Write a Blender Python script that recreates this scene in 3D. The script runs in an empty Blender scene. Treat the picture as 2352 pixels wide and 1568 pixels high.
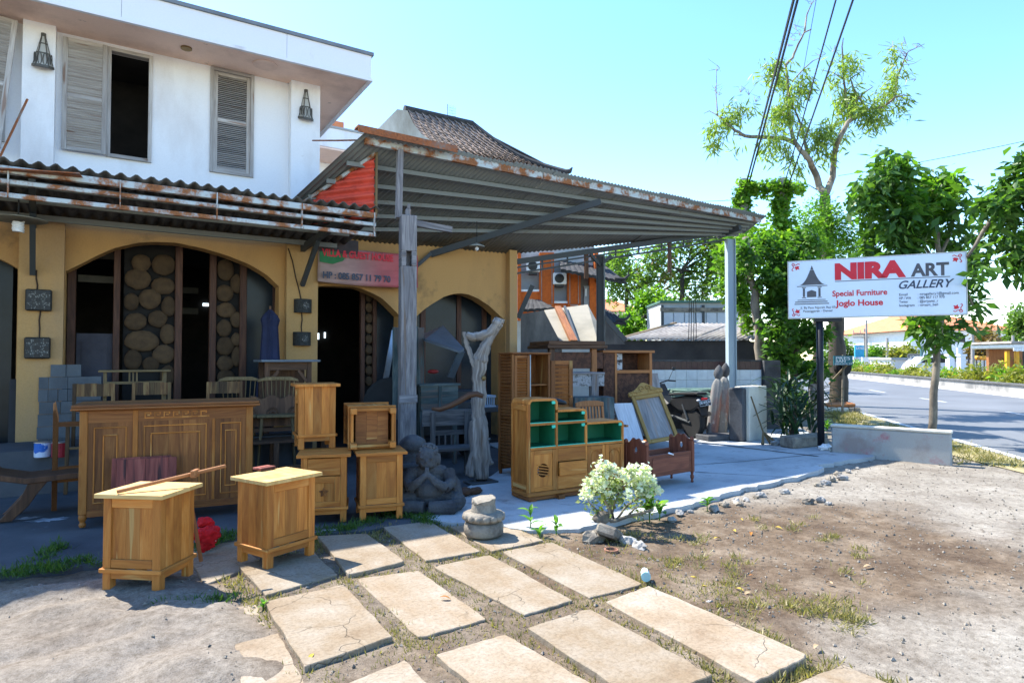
import bpy, bmesh, math, random
import numpy as np
from mathutils import Vector, Matrix
random.seed(7)
rng = np.random.default_rng(11)
S = bpy.context.scene
COL = S.collection
R = math.radians

# ---------------------------------------------------------------- camera, light, exposure
EYE, YAW, PITCH, FL = 1.5, R(32.2), R(1.5), 1450.0      # metres, radians, focal length in photo units (2352 wide)
cam = bpy.data.cameras.new('camera'); camo = bpy.data.objects.new('camera', cam); COL.objects.link(camo)
camo.location = (0, 0, EYE); camo.rotation_euler = (R(90) + PITCH, 0, -YAW)
cam.sensor_width = 36; cam.lens = FL / 2352 * 36; cam.clip_end = 1500; cam.clip_start = .05
S.camera = camo
SUN_EL, SUN_AZ = R(53), Vector((-.39, .92, 0)).normalized()
to_sun = Vector((SUN_AZ.x * math.cos(SUN_EL), SUN_AZ.y * math.cos(SUN_EL), math.sin(SUN_EL)))
W = bpy.data.worlds.new('World'); S.world = W; W.use_nodes = True
wn = W.node_tree; bg = wn.nodes['Background']
sky = wn.nodes.new('ShaderNodeTexSky'); sky.sky_type = 'NISHITA'; sky.sun_disc = False
sky.sun_elevation = SUN_EL; sky.sun_rotation = math.atan2(to_sun.x, to_sun.y)
sky.air_density = 1.0; sky.dust_density = .3; sky.ozone_density = .5
hs = wn.nodes.new('ShaderNodeHueSaturation'); hs.inputs['Saturation'].default_value = 1.28; hs.inputs['Hue'].default_value = .502
wn.links.new(sky.outputs[0], hs.inputs['Color']); wn.links.new(hs.outputs[0], bg.inputs[0]); bg.inputs[1].default_value = .15
sun = bpy.data.lights.new('sun', 'SUN'); sun.energy = 4.0; sun.angle = R(.5); sun.color = (1, .95, .86)
suno = bpy.data.objects.new('sun', sun); COL.objects.link(suno)
suno.rotation_euler = to_sun.to_track_quat('Z', 'Y').to_euler()
S.render.engine = 'CYCLES'
S.view_settings.view_transform = 'Standard'; S.view_settings.look = 'None'
S.view_settings.gamma = 1; S.view_settings.use_curve_mapping = False; S.view_settings.exposure = 1.72
S.cycles.max_bounces = 8; S.cycles.diffuse_bounces = 4; S.cycles.transparent_max_bounces = 8

# ---------------------------------------------------------------- measuring helpers (photo point -> place)
_R = Vector((math.cos(YAW), -math.sin(YAW), 0)); _F0 = Vector((math.sin(YAW), math.cos(YAW), 0))
_F = _F0 * math.cos(PITCH) + Vector((0, 0, math.sin(PITCH))); _U = -_F0 * math.sin(PITCH) + Vector((0, 0, math.cos(PITCH)))
O = Vector((0, 0, EYE))
def ray(x, y): return _R * ((x - 1176) / FL) + _U * ((784 - y) / FL) + _F
def G(x, y, z=0.0): d = ray(x, y); return O + d * ((z - EYE) / d.z)          # on the level z
def PY(x, y, Y): d = ray(x, y); return O + d * (Y / d.y)                      # on the plane Y
def PX(x, y, X): d = ray(x, y); return O + d * (X / d.x)
def PD(x, y, D): d = ray(x, y); h = d.x * _F0.x + d.y * _F0.y; return O + d * (D / h)   # at horizontal distance D
def ang(a, b): return math.atan2(b.y - a.y, b.x - a.x)

# ---------------------------------------------------------------- mesh builder
class MB:
    def __init__(s): s.v = []; s.f = []; s.uv = []; s.t = []; s.m = []
    def add(s, vs, fs, uvs=None, tint=None, mi=0):
        b = len(s.v); s.v += [tuple(p) for p in vs]
        if tint is None: tint = random.random()
        for i, f in enumerate(fs):
            s.f.append([b + k for k in f]); s.t.append(tint); s.m.append(mi)
            if uvs: s.uv.append(uvs[i])
            else: s.uv.append(None)
        return s
    def box(s, x0, x1, y0, y1, z0, z1, tint=None, M=None, mi=0, grain=None):
        P = [Vector((x, y, z)) for x in (x0, x1) for y in (y0, y1) for z in (z0, z1)]
        F = [(0, 1, 3, 2), (4, 6, 7, 5), (0, 4, 5, 1), (2, 3, 7, 6), (0, 2, 6, 4), (1, 5, 7, 3)]
        D = (abs(x1 - x0), abs(y1 - y0), abs(z1 - z0)); L = D.index(max(D)) if grain is None else grain
        ou, ov = random.random() * 9, random.random() * 9
        uv = []
        for f, n in zip(F, (0, 0, 1, 1, 2, 2)):
            ax = [a for a in range(3) if a != n]
            if L in ax: ax.remove(L); ax = [L] + ax
            uv.append([(P[k][ax[0]] + ou, P[k][ax[1]] + ov + n * 3.1) for k in f])
        if x1 < x0: x0, x1 = x1, x0
        if M is not None: P = [M @ p for p in P]
        return s.add(P, F, uv, tint, mi)
    def beam(s, a, b, w, h, up=(0, 0, 1), tint=None, mi=0):
        a, b = Vector(a), Vector(b); d = b - a; L = d.length; d.normalize(); up = Vector(up)
        if abs(d.dot(up)) > .99: up = Vector((0, 1, 0))
        sx = d.cross(up).normalized(); u = sx.cross(d)
        M = Matrix((( d.x, sx.x, u.x, a.x), (d.y, sx.y, u.y, a.y), (d.z, sx.z, u.z, a.z), (0, 0, 0, 1)))
        return s.box(0, L, -w / 2, w / 2, -h / 2, h / 2, tint, M, mi, 0)
    def tube(s, pts, rad, n=8, tint=None, mi=0, caps=True):
        pts = [Vector(p) for p in pts]; k = len(pts)
        rr = rad if hasattr(rad, '__len__') else [rad] * k
        if len(rr) != k: rr = [float(q) for q in np.interp(np.linspace(0, 1, k), np.linspace(0, 1, len(rr)), rr)]
        vs = []; fs = []; uvs = []; L = 0; x = None; ou = random.random() * 9
        for i, p in enumerate(pts):
            d = (pts[min(i + 1, k - 1)] - pts[max(i - 1, 0)]).normalized()
            if x is None: x = d.orthogonal().normalized()
            x = (x - d * x.dot(d)).normalized(); y = d.cross(x)
            for j in range(n):
                t = 2 * math.pi * j / n; vs.append(p + (x * math.cos(t) + y * math.sin(t)) * rr[i])
        Ls = [0]
        for i in range(1, k): Ls.append(Ls[-1] + (pts[i] - pts[i - 1]).length)
        c = 2 * math.pi * max(rr) / n
        for i in range(k - 1):
            for j in range(n):
                j2 = (j + 1) % n
                fs.append((i * n + j, i * n + j2, (i + 1) * n + j2, (i + 1) * n + j))
                uvs.append([(Ls[i] + ou, j * c), (Ls[i] + ou, (j + 1) * c), (Ls[i + 1] + ou, (j + 1) * c), (Ls[i + 1] + ou, j * c)])
        if caps:
            fs.append(tuple(range(n))[::-1]); fs.append(tuple((k - 1) * n + j for j in range(n)))
            for e in (0, k - 1): uvs.append([(ou + math.cos(2 * math.pi * j / n) * .1, math.sin(2 * math.pi * j / n) * .1) for j in range(n)])
        return s.add(vs, fs, uvs, tint, mi)
    def lathe(s, prof, n=16, c=(0, 0, 0), tint=None, mi=0, sx=1, sy=1):
        vs = []; fs = []
        for r, z in prof:
            for j in range(n):
                t = 2 * math.pi * j / n; vs.append((c[0] + r * sx * math.cos(t), c[1] + r * sy * math.sin(t), c[2] + z))
        k = len(prof)
        for i in range(k - 1):
            for j in range(n): fs.append((i * n + j, i * n + (j + 1) % n, (i + 1) * n + (j + 1) % n, (i + 1) * n + j))
        fs.append(tuple(range(n))[::-1]); fs.append(tuple((k - 1) * n + j for j in range(n)))
        return s.add(vs, fs, None, tint, mi)
    def prism(s, poly, d0, d1, ax='y', M=None, tint=None, mi=0):
        "2-D outline pushed from d0 to d1 along ax"
        def p3(a, b, d): return {'y': (a, d, b), 'z': (a, b, d), 'x': (d, a, b)}[ax]
        n = len(poly); vs = [Vector(p3(a, b, d0)) for a, b in poly] + [Vector(p3(a, b, d1)) for a, b in poly]
        if M is not None: vs = [M @ p for p in vs]
        fs = [tuple(range(n)), tuple(range(2 * n - 1, n - 1, -1))] + [(i, i + n, (i + 1) % n + n, (i + 1) % n) for i in range(n)]
        return s.add(vs, fs, None, tint, mi)
    def blob(s, c, r, n=10, m=7, jit=.12, seed=None, tint=None, mi=0, M=None):
        g = random.Random(seed if seed is not None else random.random()); c = Vector(c); vs = []; fs = []
        rx, ry, rz = r if hasattr(r, '__len__') else (r, r, r)
        for i in range(m + 1):
            ph = math.pi * i / m
            for j in range(n):
                t = 2 * math.pi * j / n; q = 1 + g.uniform(-jit, jit) if 0 < i < m else 1
                p = Vector((rx * math.sin(ph) * math.cos(t) * q, ry * math.sin(ph) * math.sin(t) * q, -rz * math.cos(ph) * q))
                if M is not None: p = M @ p
                vs.append(c + p)
        for i in range(m):
            for j in range(n): fs.append((i * n + j, i * n + (j + 1) % n, (i + 1) * n + (j + 1) % n, (i + 1) * n + j))
        return s.add(vs, fs, None, tint, mi)
    def mesh(s, name, mats, smooth=False):
        me = bpy.data.meshes.new(name); me.from_pydata(s.v, [], s.f)
        mats = mats if isinstance(mats, (list, tuple)) else [mats]
        for m in mats: me.materials.append(m)
        if len(mats) > 1: me.polygons.foreach_set('material_index', s.m)
        uvl = me.uv_layers.new(name='UVMap'); co = []
        for f, uv in zip(s.f, s.uv):
            if uv: co += [c for p in uv for c in p]
            else:
                a, b, c = (Vector(s.v[f[0]]), Vector(s.v[f[1]]), Vector(s.v[f[len(f) // 2 + (1 if len(f) == 3 else 0)]]) if len(f) > 3 else Vector(s.v[f[2]]))
                nn = (b - a).cross(c - a); k = max(range(3), key=lambda i: abs(nn[i]))
                ax = {0: (2, 1), 1: (2, 0), 2: (0, 1)}[k]
                for i in f: co += [s.v[i][ax[0]], s.v[i][ax[1]]]
        uvl.data.foreach_set('uv', co)
        at = me.attributes.new('tint', 'FLOAT', 'FACE'); at.data.foreach_set('value', s.t)
        if smooth: me.polygons.foreach_set('use_smooth', [True] * len(s.f))
        me.validate(); bm = bmesh.new(); bm.from_mesh(me); bmesh.ops.recalc_face_normals(bm, faces=bm.faces); bm.to_mesh(me); bm.free()
        return me
    def build(s, name, mats, parent=None, smooth=False, bevel=0, loc=None, rot=None):
        o = bpy.data.objects.new(name, s.mesh(name, mats, smooth)); COL.objects.link(o)
        if parent is not None: o.parent = parent
        if loc is not None: o.location = loc
        if rot is not None: o.rotation_euler = rot
        if bevel: b = o.modifiers.new('bevel', 'BEVEL'); b.width = bevel; b.segments = 1; b.limit_method = 'ANGLE'
        return o
def tag(o, label=None, cat=None, group=None, kind=None):
    for k, v in (('label', label), ('category', cat), ('group', group), ('kind', kind)):
        if v: o[k] = v
    return o
def thing(name, label, cat, loc=(0, 0, 0), rz=0, group=None, rot=None):
    o = bpy.data.objects.new(name, None); COL.objects.link(o); o.location = loc; o.empty_display_size = .1
    o.rotation_euler = rot or (0, 0, rz); return tag(o, label, cat, group)
def inst(src, parent=None, loc=None, rot=None, scale=None):
    o = src.copy(); COL.objects.link(o)
    if parent is not None: o.parent = parent
    if loc is not None: o.location = loc
    if rot is not None: o.rotation_euler = rot
    if scale is not None: o.scale = scale
    return o
def copy_tree(root, loc, rz, label=None):
    r = root.copy(); COL.objects.link(r); r.location = loc; r.rotation_euler = (0, 0, rz)
    if label: r['label'] = label
    for ch in list(root.children):
        c = ch.copy(); COL.objects.link(c); c.parent = r
        for g in list(ch.children):
            d = g.copy(); COL.objects.link(d); d.parent = c
    return r
def text_mesh(body, size, mat, name, parent, M, width=None, shear=0, bold=0, align='LEFT', depth=.002, spacing=1.0):
    c = bpy.data.curves.new('lettering', 'FONT'); c.body = body; c.size = size; c.shear = shear; c.offset = bold
    c.align_x = align; c.extrude = depth; c.resolution_u = 4; c.space_character = spacing
    t = bpy.data.objects.new('lettering', c); COL.objects.link(t); bpy.context.view_layer.update()
    me = bpy.data.meshes.new_from_object(t.evaluated_get(bpy.context.evaluated_depsgraph_get()))
    bpy.data.objects.remove(t)
    if width:
        xs = [v.co.x for v in me.vertices]; k = width / (max(xs) - min(xs)); me.transform(Matrix.Diagonal((k, 1, 1, 1)))
    me.materials.clear(); me.materials.append(mat)
    o = bpy.data.objects.new(name, me); COL.objects.link(o); o.parent = parent; o.matrix_local = M
    return o

# ---------------------------------------------------------------- materials
class NT:
    def __init__(s, name):
        s.m = bpy.data.materials.new(name); s.m.use_nodes = True; s.t = s.m.node_tree; s.b = s.t.nodes['Principled BSDF']; s.out = s.t.nodes['Material Output']
    def n(s, ty, **kw):
        x = s.t.nodes.new('ShaderNode' + ty)
        for k, v in kw.items(): setattr(x, k, v)
        return x
    def l(s, a, b): s.t.links.new(a, b)
    def coord(s, kind='Object', scale=(1, 1, 1), rnd=True):
        c = s.n('TexCoord'); mp = s.n('Mapping'); s.l(c.outputs[kind], mp.inputs[0]); mp.inputs['Scale'].default_value = scale
        if rnd:
            oi = s.n('ObjectInfo'); cb = s.n('CombineXYZ'); mu = s.n('Math', operation='MULTIPLY'); mu.inputs[1].default_value = 37.
            s.l(oi.outputs['Random'], mu.inputs[0]); s.l(mu.outputs[0], cb.inputs[0]); s.l(mu.outputs[0], cb.inputs[1]); s.l(cb.outputs[0], mp.inputs['Location'])
        return mp.outputs[0]
    def noise(s, vec, scale, detail=5, rough=.55, dist=0):
        x = s.n('TexNoise'); s.l(vec, x.inputs['Vector']); x.inputs['Scale'].default_value = scale; x.inputs['Detail'].default_value = detail
        x.inputs['Roughness'].default_value = rough; x.inputs['Distortion'].default_value = dist; return x.outputs['Fac']
    def ramp(s, fac, stops):
        x = s.n('ValToRGB'); s.l(fac, x.inputs[0]); e = x.color_ramp.elements
        while len(e) > len(stops): e.remove(e[-1])
        while len(e) < len(stops): e.new(1)
        for q, (p, c) in zip(e, stops): q.position = p; q.color = (*c, 1) if len(c) == 3 else c
        return x.outputs[0]
    def step(s, fac, a, b): return s.ramp(fac, [(a, (0, 0, 0)), (b, (1, 1, 1))])
    def mix(s, fac, a, b, mode='MIX'):
        x = s.n('MixRGB', blend_type=mode)
        for i, v in ((0, fac), (1, a), (2, b)):
            if isinstance(v, (int, float)): x.inputs[i].default_value = v
            elif isinstance(v, (tuple, list)): x.inputs[i].default_value = (*v, 1)
            else: s.l(v, x.inputs[i])
        return x.outputs[0]
    def attr(s, name): x = s.n('Attribute', attribute_name=name); return x.outputs['Fac']
    def bump(s, h, strength, dist=.01):
        x = s.n('Bump'); s.l(h, x.inputs['Height']); x.inputs['Strength'].default_value = strength; x.inputs['Distance'].default_value = dist
        s.l(x.outputs[0], s.b.inputs['Normal']); return x
    def done(s, col, rough=.8, metal=0, spec=.3):
        if isinstance(col, (tuple, list)): s.b.inputs['Base Color'].default_value = (*col, 1)
        else: s.l(col, s.b.inputs['Base Color'])
        s.b.inputs['Roughness'].default_value = rough; s.b.inputs['Metallic'].default_value = metal
        s.b.inputs['Specular IOR Level'].default_value = spec; return s.m
def mul(c, k): return tuple(min(1, v * k) for v in c)
def wood(name, dark, mid, light, streak=None, stretch=11, rough=.6, tint=.35, sap=.62, bump=.25):
    t = NT(name); uv = t.coord('UV', (1.0, stretch, 1)); uv2 = t.coord('UV', (.55, 5.5, 1)); uv3 = t.coord('UV', (5, 150, 1))
    g = t.noise(uv, 1.3, 5, .6, 1.6); c = t.ramp(g, [(.28, dark), (.5, mid), (.72, light)])
    if streak: c = t.mix(t.step(t.noise(uv2, 2.0, 2, .5, .6), sap, sap + .05), c, streak)
    fine = t.noise(uv3, 1, 3); c = t.mix(.45, c, t.ramp(fine, [(.3, (.55, .5, .45)), (.65, (1, 1, 1))]), 'MULTIPLY')
    tv = t.attr('tint'); c = t.mix(1, c, t.ramp(tv, [(0, (1 - tint,) * 3), (1, (1 + tint * .3,) * 3)]), 'MULTIPLY')
    t.bump(fine, bump, .003); return t.done(c, rough)
def plain(name, col, col2=None, scale=5, rough=.75, metal=0, bump=.15, bscale=60, tint=.0, amount=(.35, .65), spec=.3, detail=6):
    t = NT(name); o = t.coord(); c2 = col2 or mul(col, .7)
    c = t.ramp(t.noise(o, scale, detail, .6), [(amount[0], c2), (amount[1], col)])
    if tint: c = t.mix(1, c, t.ramp(t.attr('tint'), [(0, (1 - tint,) * 3), (1, (1, 1, 1))]), 'MULTIPLY')
    if bump: t.bump(t.noise(o, bscale, 4), bump, .01)
    return t.done(c, rough, metal, spec)
def stained(name, col, stain, scale=2.0, lo=.52, hi=.66, rough=.85, vert=True, fine=None, bump=.15, stain2=None, lo2=.6, hi2=.64, s2=7):
    "paint with streaky stains"
    t = NT(name); o = t.coord('Object', (1, 1, .35) if vert else (1, 1, 1)); o2 = t.coord()
    c = t.mix(t.step(t.noise(o, scale, 7, .62), lo, hi), col, stain)
    if stain2: c = t.mix(t.step(t.noise(o2, s2, 6, .65), lo2, hi2), c, stain2)
    f = t.noise(o2, 55, 5, .7); c = t.mix(.5, c, t.ramp(f, [(.3, fine or (.8, .78, .75)), (.6, (1, 1, 1))]), 'MULTIPLY')
    t.bump(f, bump, .01); return t.done(c, rough)
def leafmat(name, dark, mid, light, trans=.45):
    t = NT(name); tv = t.attr('tint'); c = t.ramp(tv, [(0, dark), (.5, mid), (1, light)])
    c = t.mix(.5, c, t.ramp(t.noise(t.coord(), 2.5, 3), [(.35, (.6, .62, .55)), (.65, (1, 1, 1))]), 'MULTIPLY')
    t.done(c, .45, 0, .35); tr = t.n('BsdfTranslucent'); t.l(t.mix(1, c, (1.35, 1.5, .55), 'MULTIPLY'), tr.inputs[0])
    ms = t.n('MixShader'); ms.inputs[0].default_value = trans; t.l(t.b.outputs[0], ms.inputs[1]); t.l(tr.outputs[0], ms.inputs[2]); t.l(ms.outputs[0], t.out.inputs[0])
    return t.m
teak = wood('fresh_teak', (.32, .098, .017), (.50, .185, .032), (.60, .265, .065), (.62, .36, .12), stretch=6, tint=.38, sap=.63)
teak_dull = wood('old_teak', (.14, .045, .012), (.25, .09, .022), (.34, .142, .038), (.46, .27, .09), sap=.70)
mahogany = wood('red_mahogany', (.10, .028, .016), (.19, .058, .032), (.27, .095, .05), None, tint=.3)
orange_wood = wood('orange_wood', (.26, .10, .03), (.38, .15, .05), (.47, .21, .075), None, tint=.25)
brown_wood = wood('brown_wood', (.055, .026, .014), (.11, .052, .027), (.17, .085, .043), None, tint=.3)
red_board = wood('red_board', (.10, .022, .018), (.24, .055, .04), (.34, .10, .07), (.06, .018, .018), tint=.3, sap=.60)
stripe_l = wood('stripe_wood', (.07, .03, .012), (.16, .08, .03), (.30, .20, .08), None, tint=.7)
grey_wood = wood('grey_wood', (.11, .10, .105), (.23, .215, .22), (.38, .355, .35), (.20, .15, .12), tint=.25, bump=.6, rough=.9)
drift = wood('driftwood', (.10, .088, .08), (.25, .225, .205), (.42, .39, .36), (.16, .12, .09), tint=.2, bump=.9, rough=.9)
white_wash = wood('whitewash_board', (.42, .42, .45), (.56, .57, .60), (.66, .67, .70), None, tint=.1)
ply = wood('grey_board', (.17, .155, .15), (.28, .255, .245), (.40, .37, .35), (.36, .27, .22), stretch=7, tint=.1, rough=.8)
shutter_wood = wood('shutter_wood', (.34, .30, .28), (.47, .44, .42), (.58, .56, .55), (.30, .21, .17), tint=.3, sap=.66, rough=.85)
bamboo = wood('bamboo', (.09, .06, .026), (.17, .115, .05), (.24, .17, .08), None, tint=.3)
green_paint = wood('peeling_green_paint', (.035, .055, .058), (.08, .11, .112), (.17, .20, .19), (.13, .11, .10), stretch=5, tint=.2, sap=.55, rough=.9)
teal_paint = plain('green_paint', (.014, .17, .085), (.012, .13, .065), 4, .5, bump=.05)
teal_edge = plain('turquoise_paint', (.05, .55, .42), (.04, .45, .34), 6, .5, bump=0)
white_wall = stained('white_plaster', (.82, .82, .84), (.66, .63, .63), 1.3, .5, .72, bump=.08, fine=(.9, .9, .9), stain2=(.5, .46, .43), lo2=.70, hi2=.78, s2=2)
fascia_m = stained('fascia_paint', (.78, .78, .82), (.60, .57, .59), 1.5, .6, .72, fine=(.92, .92, .92), bump=.04, stain2=(.35, .32, .33), lo2=.72, hi2=.76, s2=1.3)
soffit_m = stained('stained_soffit', (.90, .655, .54), (.62, .42, .34), .9, .45, .66, vert=False, fine=(.85, .82, .8), stain2=(.22, .13, .10), lo2=.66, hi2=.72, s2=2.2)
ochre = stained('ochre_plaster', (.49, .275, .10), (.36, .205, .085), 1.0, .45, .7, fine=(.75, .72, .7), stain2=(.10, .075, .05), lo2=.58, hi2=.78, s2=1.2)
ochre_p = stained('ochre_pilaster', (.47, .28, .11), (.37, .24, .13), 1.2, .45, .7, fine=(.75, .72, .7), stain2=(.45, .44, .44), lo2=.70, hi2=.74, s2=3)
sunlit_teak = wood('sunlit_teak', (.52, .29, .09), (.63, .40, .145), (.70, .48, .21), None, stretch=6, tint=.25)  # sun on the two front cabinet tops, put into a paler wood colour
dark_grey_wood = wood('dark_grey_wood', (.045, .045, .048), (.095, .095, .10), (.16, .155, .155), None, tint=.25, bump=.6, rough=.9)
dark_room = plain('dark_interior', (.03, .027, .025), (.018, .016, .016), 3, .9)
concrete = plain('pale_concrete', (.43, .44, .44), (.30, .305, .305), 1.6, .9, bump=.25, bscale=30)
def rusty(name, base, rust=(.28, .10, .03), lo=.48, hi=.6, rough=.6, metal=.0):
    t = NT(name); o = t.coord(); f = t.noise(o, 5, 8, .68); f2 = t.noise(o, 40, 5, .7)
    rc = t.ramp(f2, [(.3, mul(rust, .45)), (.55, rust), (.75, mul(rust, 1.6))]); c = t.mix(t.step(f, lo, hi), base, rc)
    t.bump(f2, .2, .004); return t.done(c, rough, metal)
rail_m = rusty('rusty_painted_steel', (.46, .50, .50), lo=.44, hi=.56)
rust_m = rusty('rusted_flashing', (.22, .17, .14), (.30, .09, .025), .34, .5)
steel_dark = rusty('dark_steel', (.055, .062, .066), (.09, .06, .045), .6, .75)
steel_blue = rusty('blue_grey_steel', (.34, .42, .47), (.16, .15, .14), .66, .74)
zinc = rusty('galvanised_sheet', (.18, .195, .195), (.14, .11, .085), .62, .78, .55, .2)
fibre = plain('fibre_cement', (.42, .38, .34), (.26, .23, .21), 2.5, .9, bump=.2)
purlin_m = rusty('grey_purlin_paint', (.19, .20, .19), (.14, .10, .07), .58, .74)
red_sheet = rusty('red_sheet', (.66, .085, .05), (.42, .05, .03), .5, .8)
stone = stained('grey_stone', (.085, .088, .094), (.04, .04, .044), 3, .42, .62, vert=False, bump=.8, fine=(.6, .6, .6), stain2=(.30, .31, .32), lo2=.70, hi2=.76, s2=9)
stone_l = stained('pale_stone', (.27, .24, .195), (.12, .105, .088), 5, .42, .62, vert=False, bump=.9, fine=(.6, .58, .55))
block_m = plain('concrete_block', (.13, .145, .16), (.09, .10, .112), 3, .95, bump=.5, bscale=90, tint=.25)
black_m = plain('black_plastic', (.016, .016, .018), None, 4, .4, bump=.05)
black_rub = plain('black_rubber', (.018, .018, .018), None, 8, .85)
black_post = plain('black_paint', (.014, .014, .018), None, 4, .45, bump=.05)
white_m = plain('white_paint', (.74, .75, .76), (.66, .67, .68), 4, .5, bump=.03)
cream_m = stained('cream_cement', (.60, .58, .50), (.42, .40, .36), 2, .5, .7, bump=.2)
red_m = plain('red_print', (.62, .025, .045), (.56, .02, .035), 4, .5, bump=0)
grey_print = plain('grey_print', (.10, .10, .115), None, 4, .5, bump=0)
ink = plain('dark_print', (.05, .07, .12), None, 4, .5, bump=0)
sign_w = plain('sign_face', (.66, .75, .86), (.62, .71, .83), 2, .4, bump=0)
tile_w = plain('white_tile', (.55, .62, .68), (.46, .52, .58), 8, .25, bump=.02, tint=.12)
tile_r = plain('maroon_tile', (.055, .022, .026), None, 6, .3, bump=.02, tint=.3)
roof_tile_m = plain('clay_tile', (.34, .25, .20), (.18, .135, .11), 5, .85, bump=.5, tint=.45)
dark_tile_m = plain('mossy_dark_tile', (.06, .06, .062), (.03, .03, .032), 4, .9, bump=.5, tint=.3)
brick_o = plain('orange_brick', (.60, .135, .022), (.46, .095, .018), 8, .85, bump=.3, tint=.15)
grey_ren = plain('grey_render', (.42, .45, .46), (.34, .37, .38), 2, .85)
taupe_trim = plain('taupe_trim', (.33, .24, .21), None, 4, .8)
orange_roof = plain('orange_roof_tiles', (.62, .22, .10), (.48, .16, .07), 3, .8, bump=.3, tint=.1)
steel = plain('bare_metal', (.45, .45, .46), None, 5, .35, .8, bump=.05)
glass_d = plain('dim_glass', (.022, .03, .04), (.012, .016, .02), 1.2, .25, bump=0, spec=.18)
# ---------------------------------------------------------------- ground and road
RD0 = Vector((12.3, 4.5, 0)); RDD = Vector((.722, .692, 0)).normalized(); RDN = Vector((RDD.y, -RDD.x, 0))   # near road edge, its direction, across it
def road(u, w, z=0): p = RD0 + RDD * u + RDN * w; return Vector((p.x, p.y, z))
def sstep(x, a, b): t = np.clip((x - a) / (b - a), 0, 1); return t * t * (3 - 2 * t)
def vnoise(x, y, seed=0, octs=4):
    out = 0; amp = 1; tot = 0
    g = np.random.default_rng(seed); T = g.random((64, 64))
    for o in range(octs):
        xi = np.floor(x).astype(int); yi = np.floor(y).astype(int); fx = x - xi; fy = y - yi; fx = fx * fx * (3 - 2 * fx); fy = fy * fy * (3 - 2 * fy)
        a = T[xi % 64, yi % 64]; b = T[(xi + 1) % 64, yi % 64]; c = T[xi % 64, (yi + 1) % 64]; d = T[(xi + 1) % 64, (yi + 1) % 64]
        out = out + amp * ((a * (1 - fx) + b * fx) * (1 - fy) + (c * (1 - fx) + d * fx) * fy); tot += amp; amp *= .5; x = x * 2.03 + 7; y = y * 2.03 + 3
    return out / tot
def zones(X, Y):
    sand = sstep(.72 - X + .35 * (vnoise(X * 2, Y * 2, 3) - .5), 0, .45) * sstep(5.45 - Y, 0, .25)
    soil = sstep(1.25 - np.hypot((X - 4.3) / 2.5, (Y - 3.35) / 1.55) + .9 * (vnoise(X * 1.1, Y * 1.1, 5) - .5), 0, .5)
    soil = np.maximum(soil, sstep(3.4 - X, 0, .5) * (1 - sand) * (.55 + .45 * vnoise(X * 3, Y * 3, 21)))
    rd = (X - RD0.x) * RDN.x + (Y - RD0.y) * RDN.y
    return sand, soil, rd
def height(X, Y):
    sand, soil, rd = zones(X, Y)
    h = -.055 + .020 * (vnoise(X * 1.6, Y * 1.6, 1) - .5) + .012 * (vnoise(X * 9, Y * 9, 2) - .5)
    near = sstep(2.1 - np.hypot((X - 2.05) / 1.35, (Y - 3.6) / 1.35), .6, 1.2)
    h = h + .034 * near + soil * .024 * (vnoise(X * 5, Y * 5, 8, 5) - .45)
    h = h + sand * (.035 + .15 * (vnoise(X * 2.6 + Y * .6, Y * 3.4, 4, 4) - .45) + .025 * (vnoise(X * 12, Y * 14, 6, 3) - .5))
    h = h - .012 * sstep(rd, -2.5, -.3)
    return np.where(rd > -.15, -.16, h)
gm = NT('dirt_ground'); o = gm.coord('Object', rnd=False); zs, zg = gm.attr('sand'), gm.attr('soil')
n1, n2, n3 = gm.noise(o, 1.3, 6, .6), gm.noise(o, 24, 6, .7), gm.noise(o, 110, 3, .7)
gravel_c = gm.ramp(n1, [(.3, (.215, .19, .16)), (.55, (.285, .26, .222)), (.75, (.35, .325, .285))])
soil_c = gm.ramp(gm.noise(o, 2.2, 6, .65), [(.30, (.085, .058, .040)), (.5, (.15, .11, .076)), (.70, (.25, .20, .15))])
sand_c = gm.ramp(n1, [(.3, (.185, .158, .132)), (.6, (.25, .22, .186)), (.8, (.30, .27, .235))])
c = gm.mix(zg, gravel_c, soil_c); c = gm.mix(zs, c, sand_c)
c = gm.mix(.9, c, gm.ramp(n2, [(.3, (.55, .52, .48)), (.5, (.92, .91, .9)), (.68, (1.2, 1.19, 1.17))]), 'MULTIPLY')
c = gm.mix(.7, c, gm.ramp(gm.noise(o, 5.5, 5, .7), [(.3, (.66, .62, .58)), (.5, (1, 1, 1)), (.7, (1.12, 1.12, 1.1))]), 'MULTIPLY')
c = gm.mix(.7, c, gm.ramp(n3, [(.3, (.45, .43, .4)), (.5, (.95, .95, .95)), (.7, (1, 1, 1))]), 'MULTIPLY')
gm.bump(n3, .9, .008); ground_m = gm.done(c, .95, 0, .1)
def near_ground():
    xs = np.concatenate([np.arange(-3.2, 7, .045), np.arange(7, 15.5, .09)]); ys = np.concatenate([np.arange(.6, 6.2, .045), np.arange(6.2, 9, .12)])
    X, Y = np.meshgrid(xs, ys); Z = height(X, Y); s, g, rd = zones(X, Y)
    nx, ny = len(xs), len(ys); v = np.stack([X.ravel(), Y.ravel(), Z.ravel()], 1)
    i = (np.arange(ny - 1)[:, None] * nx + np.arange(nx - 1)[None]).ravel(); f = np.stack([i, i + 1, i + nx + 1, i + nx], 1)
    me = bpy.data.meshes.new('yard_ground'); me.from_pydata(v.tolist(), [], f.tolist()); me.materials.append(ground_m)
    for nme, a in (('sand', s), ('soil', g)): me.attributes.new(nme, 'FLOAT', 'POINT').data.foreach_set('value', a.ravel().astype('f'))
    me.polygons.foreach_set('use_smooth', [True] * len(f))
    o = bpy.data.objects.new('yard_ground', me); COL.objects.link(o); o['kind'] = 'structure'
near_ground()
far_ground_m = plain('far_earth', (.26, .23, .18), (.17, .16, .10), .25, .95, bump=.1)
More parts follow.
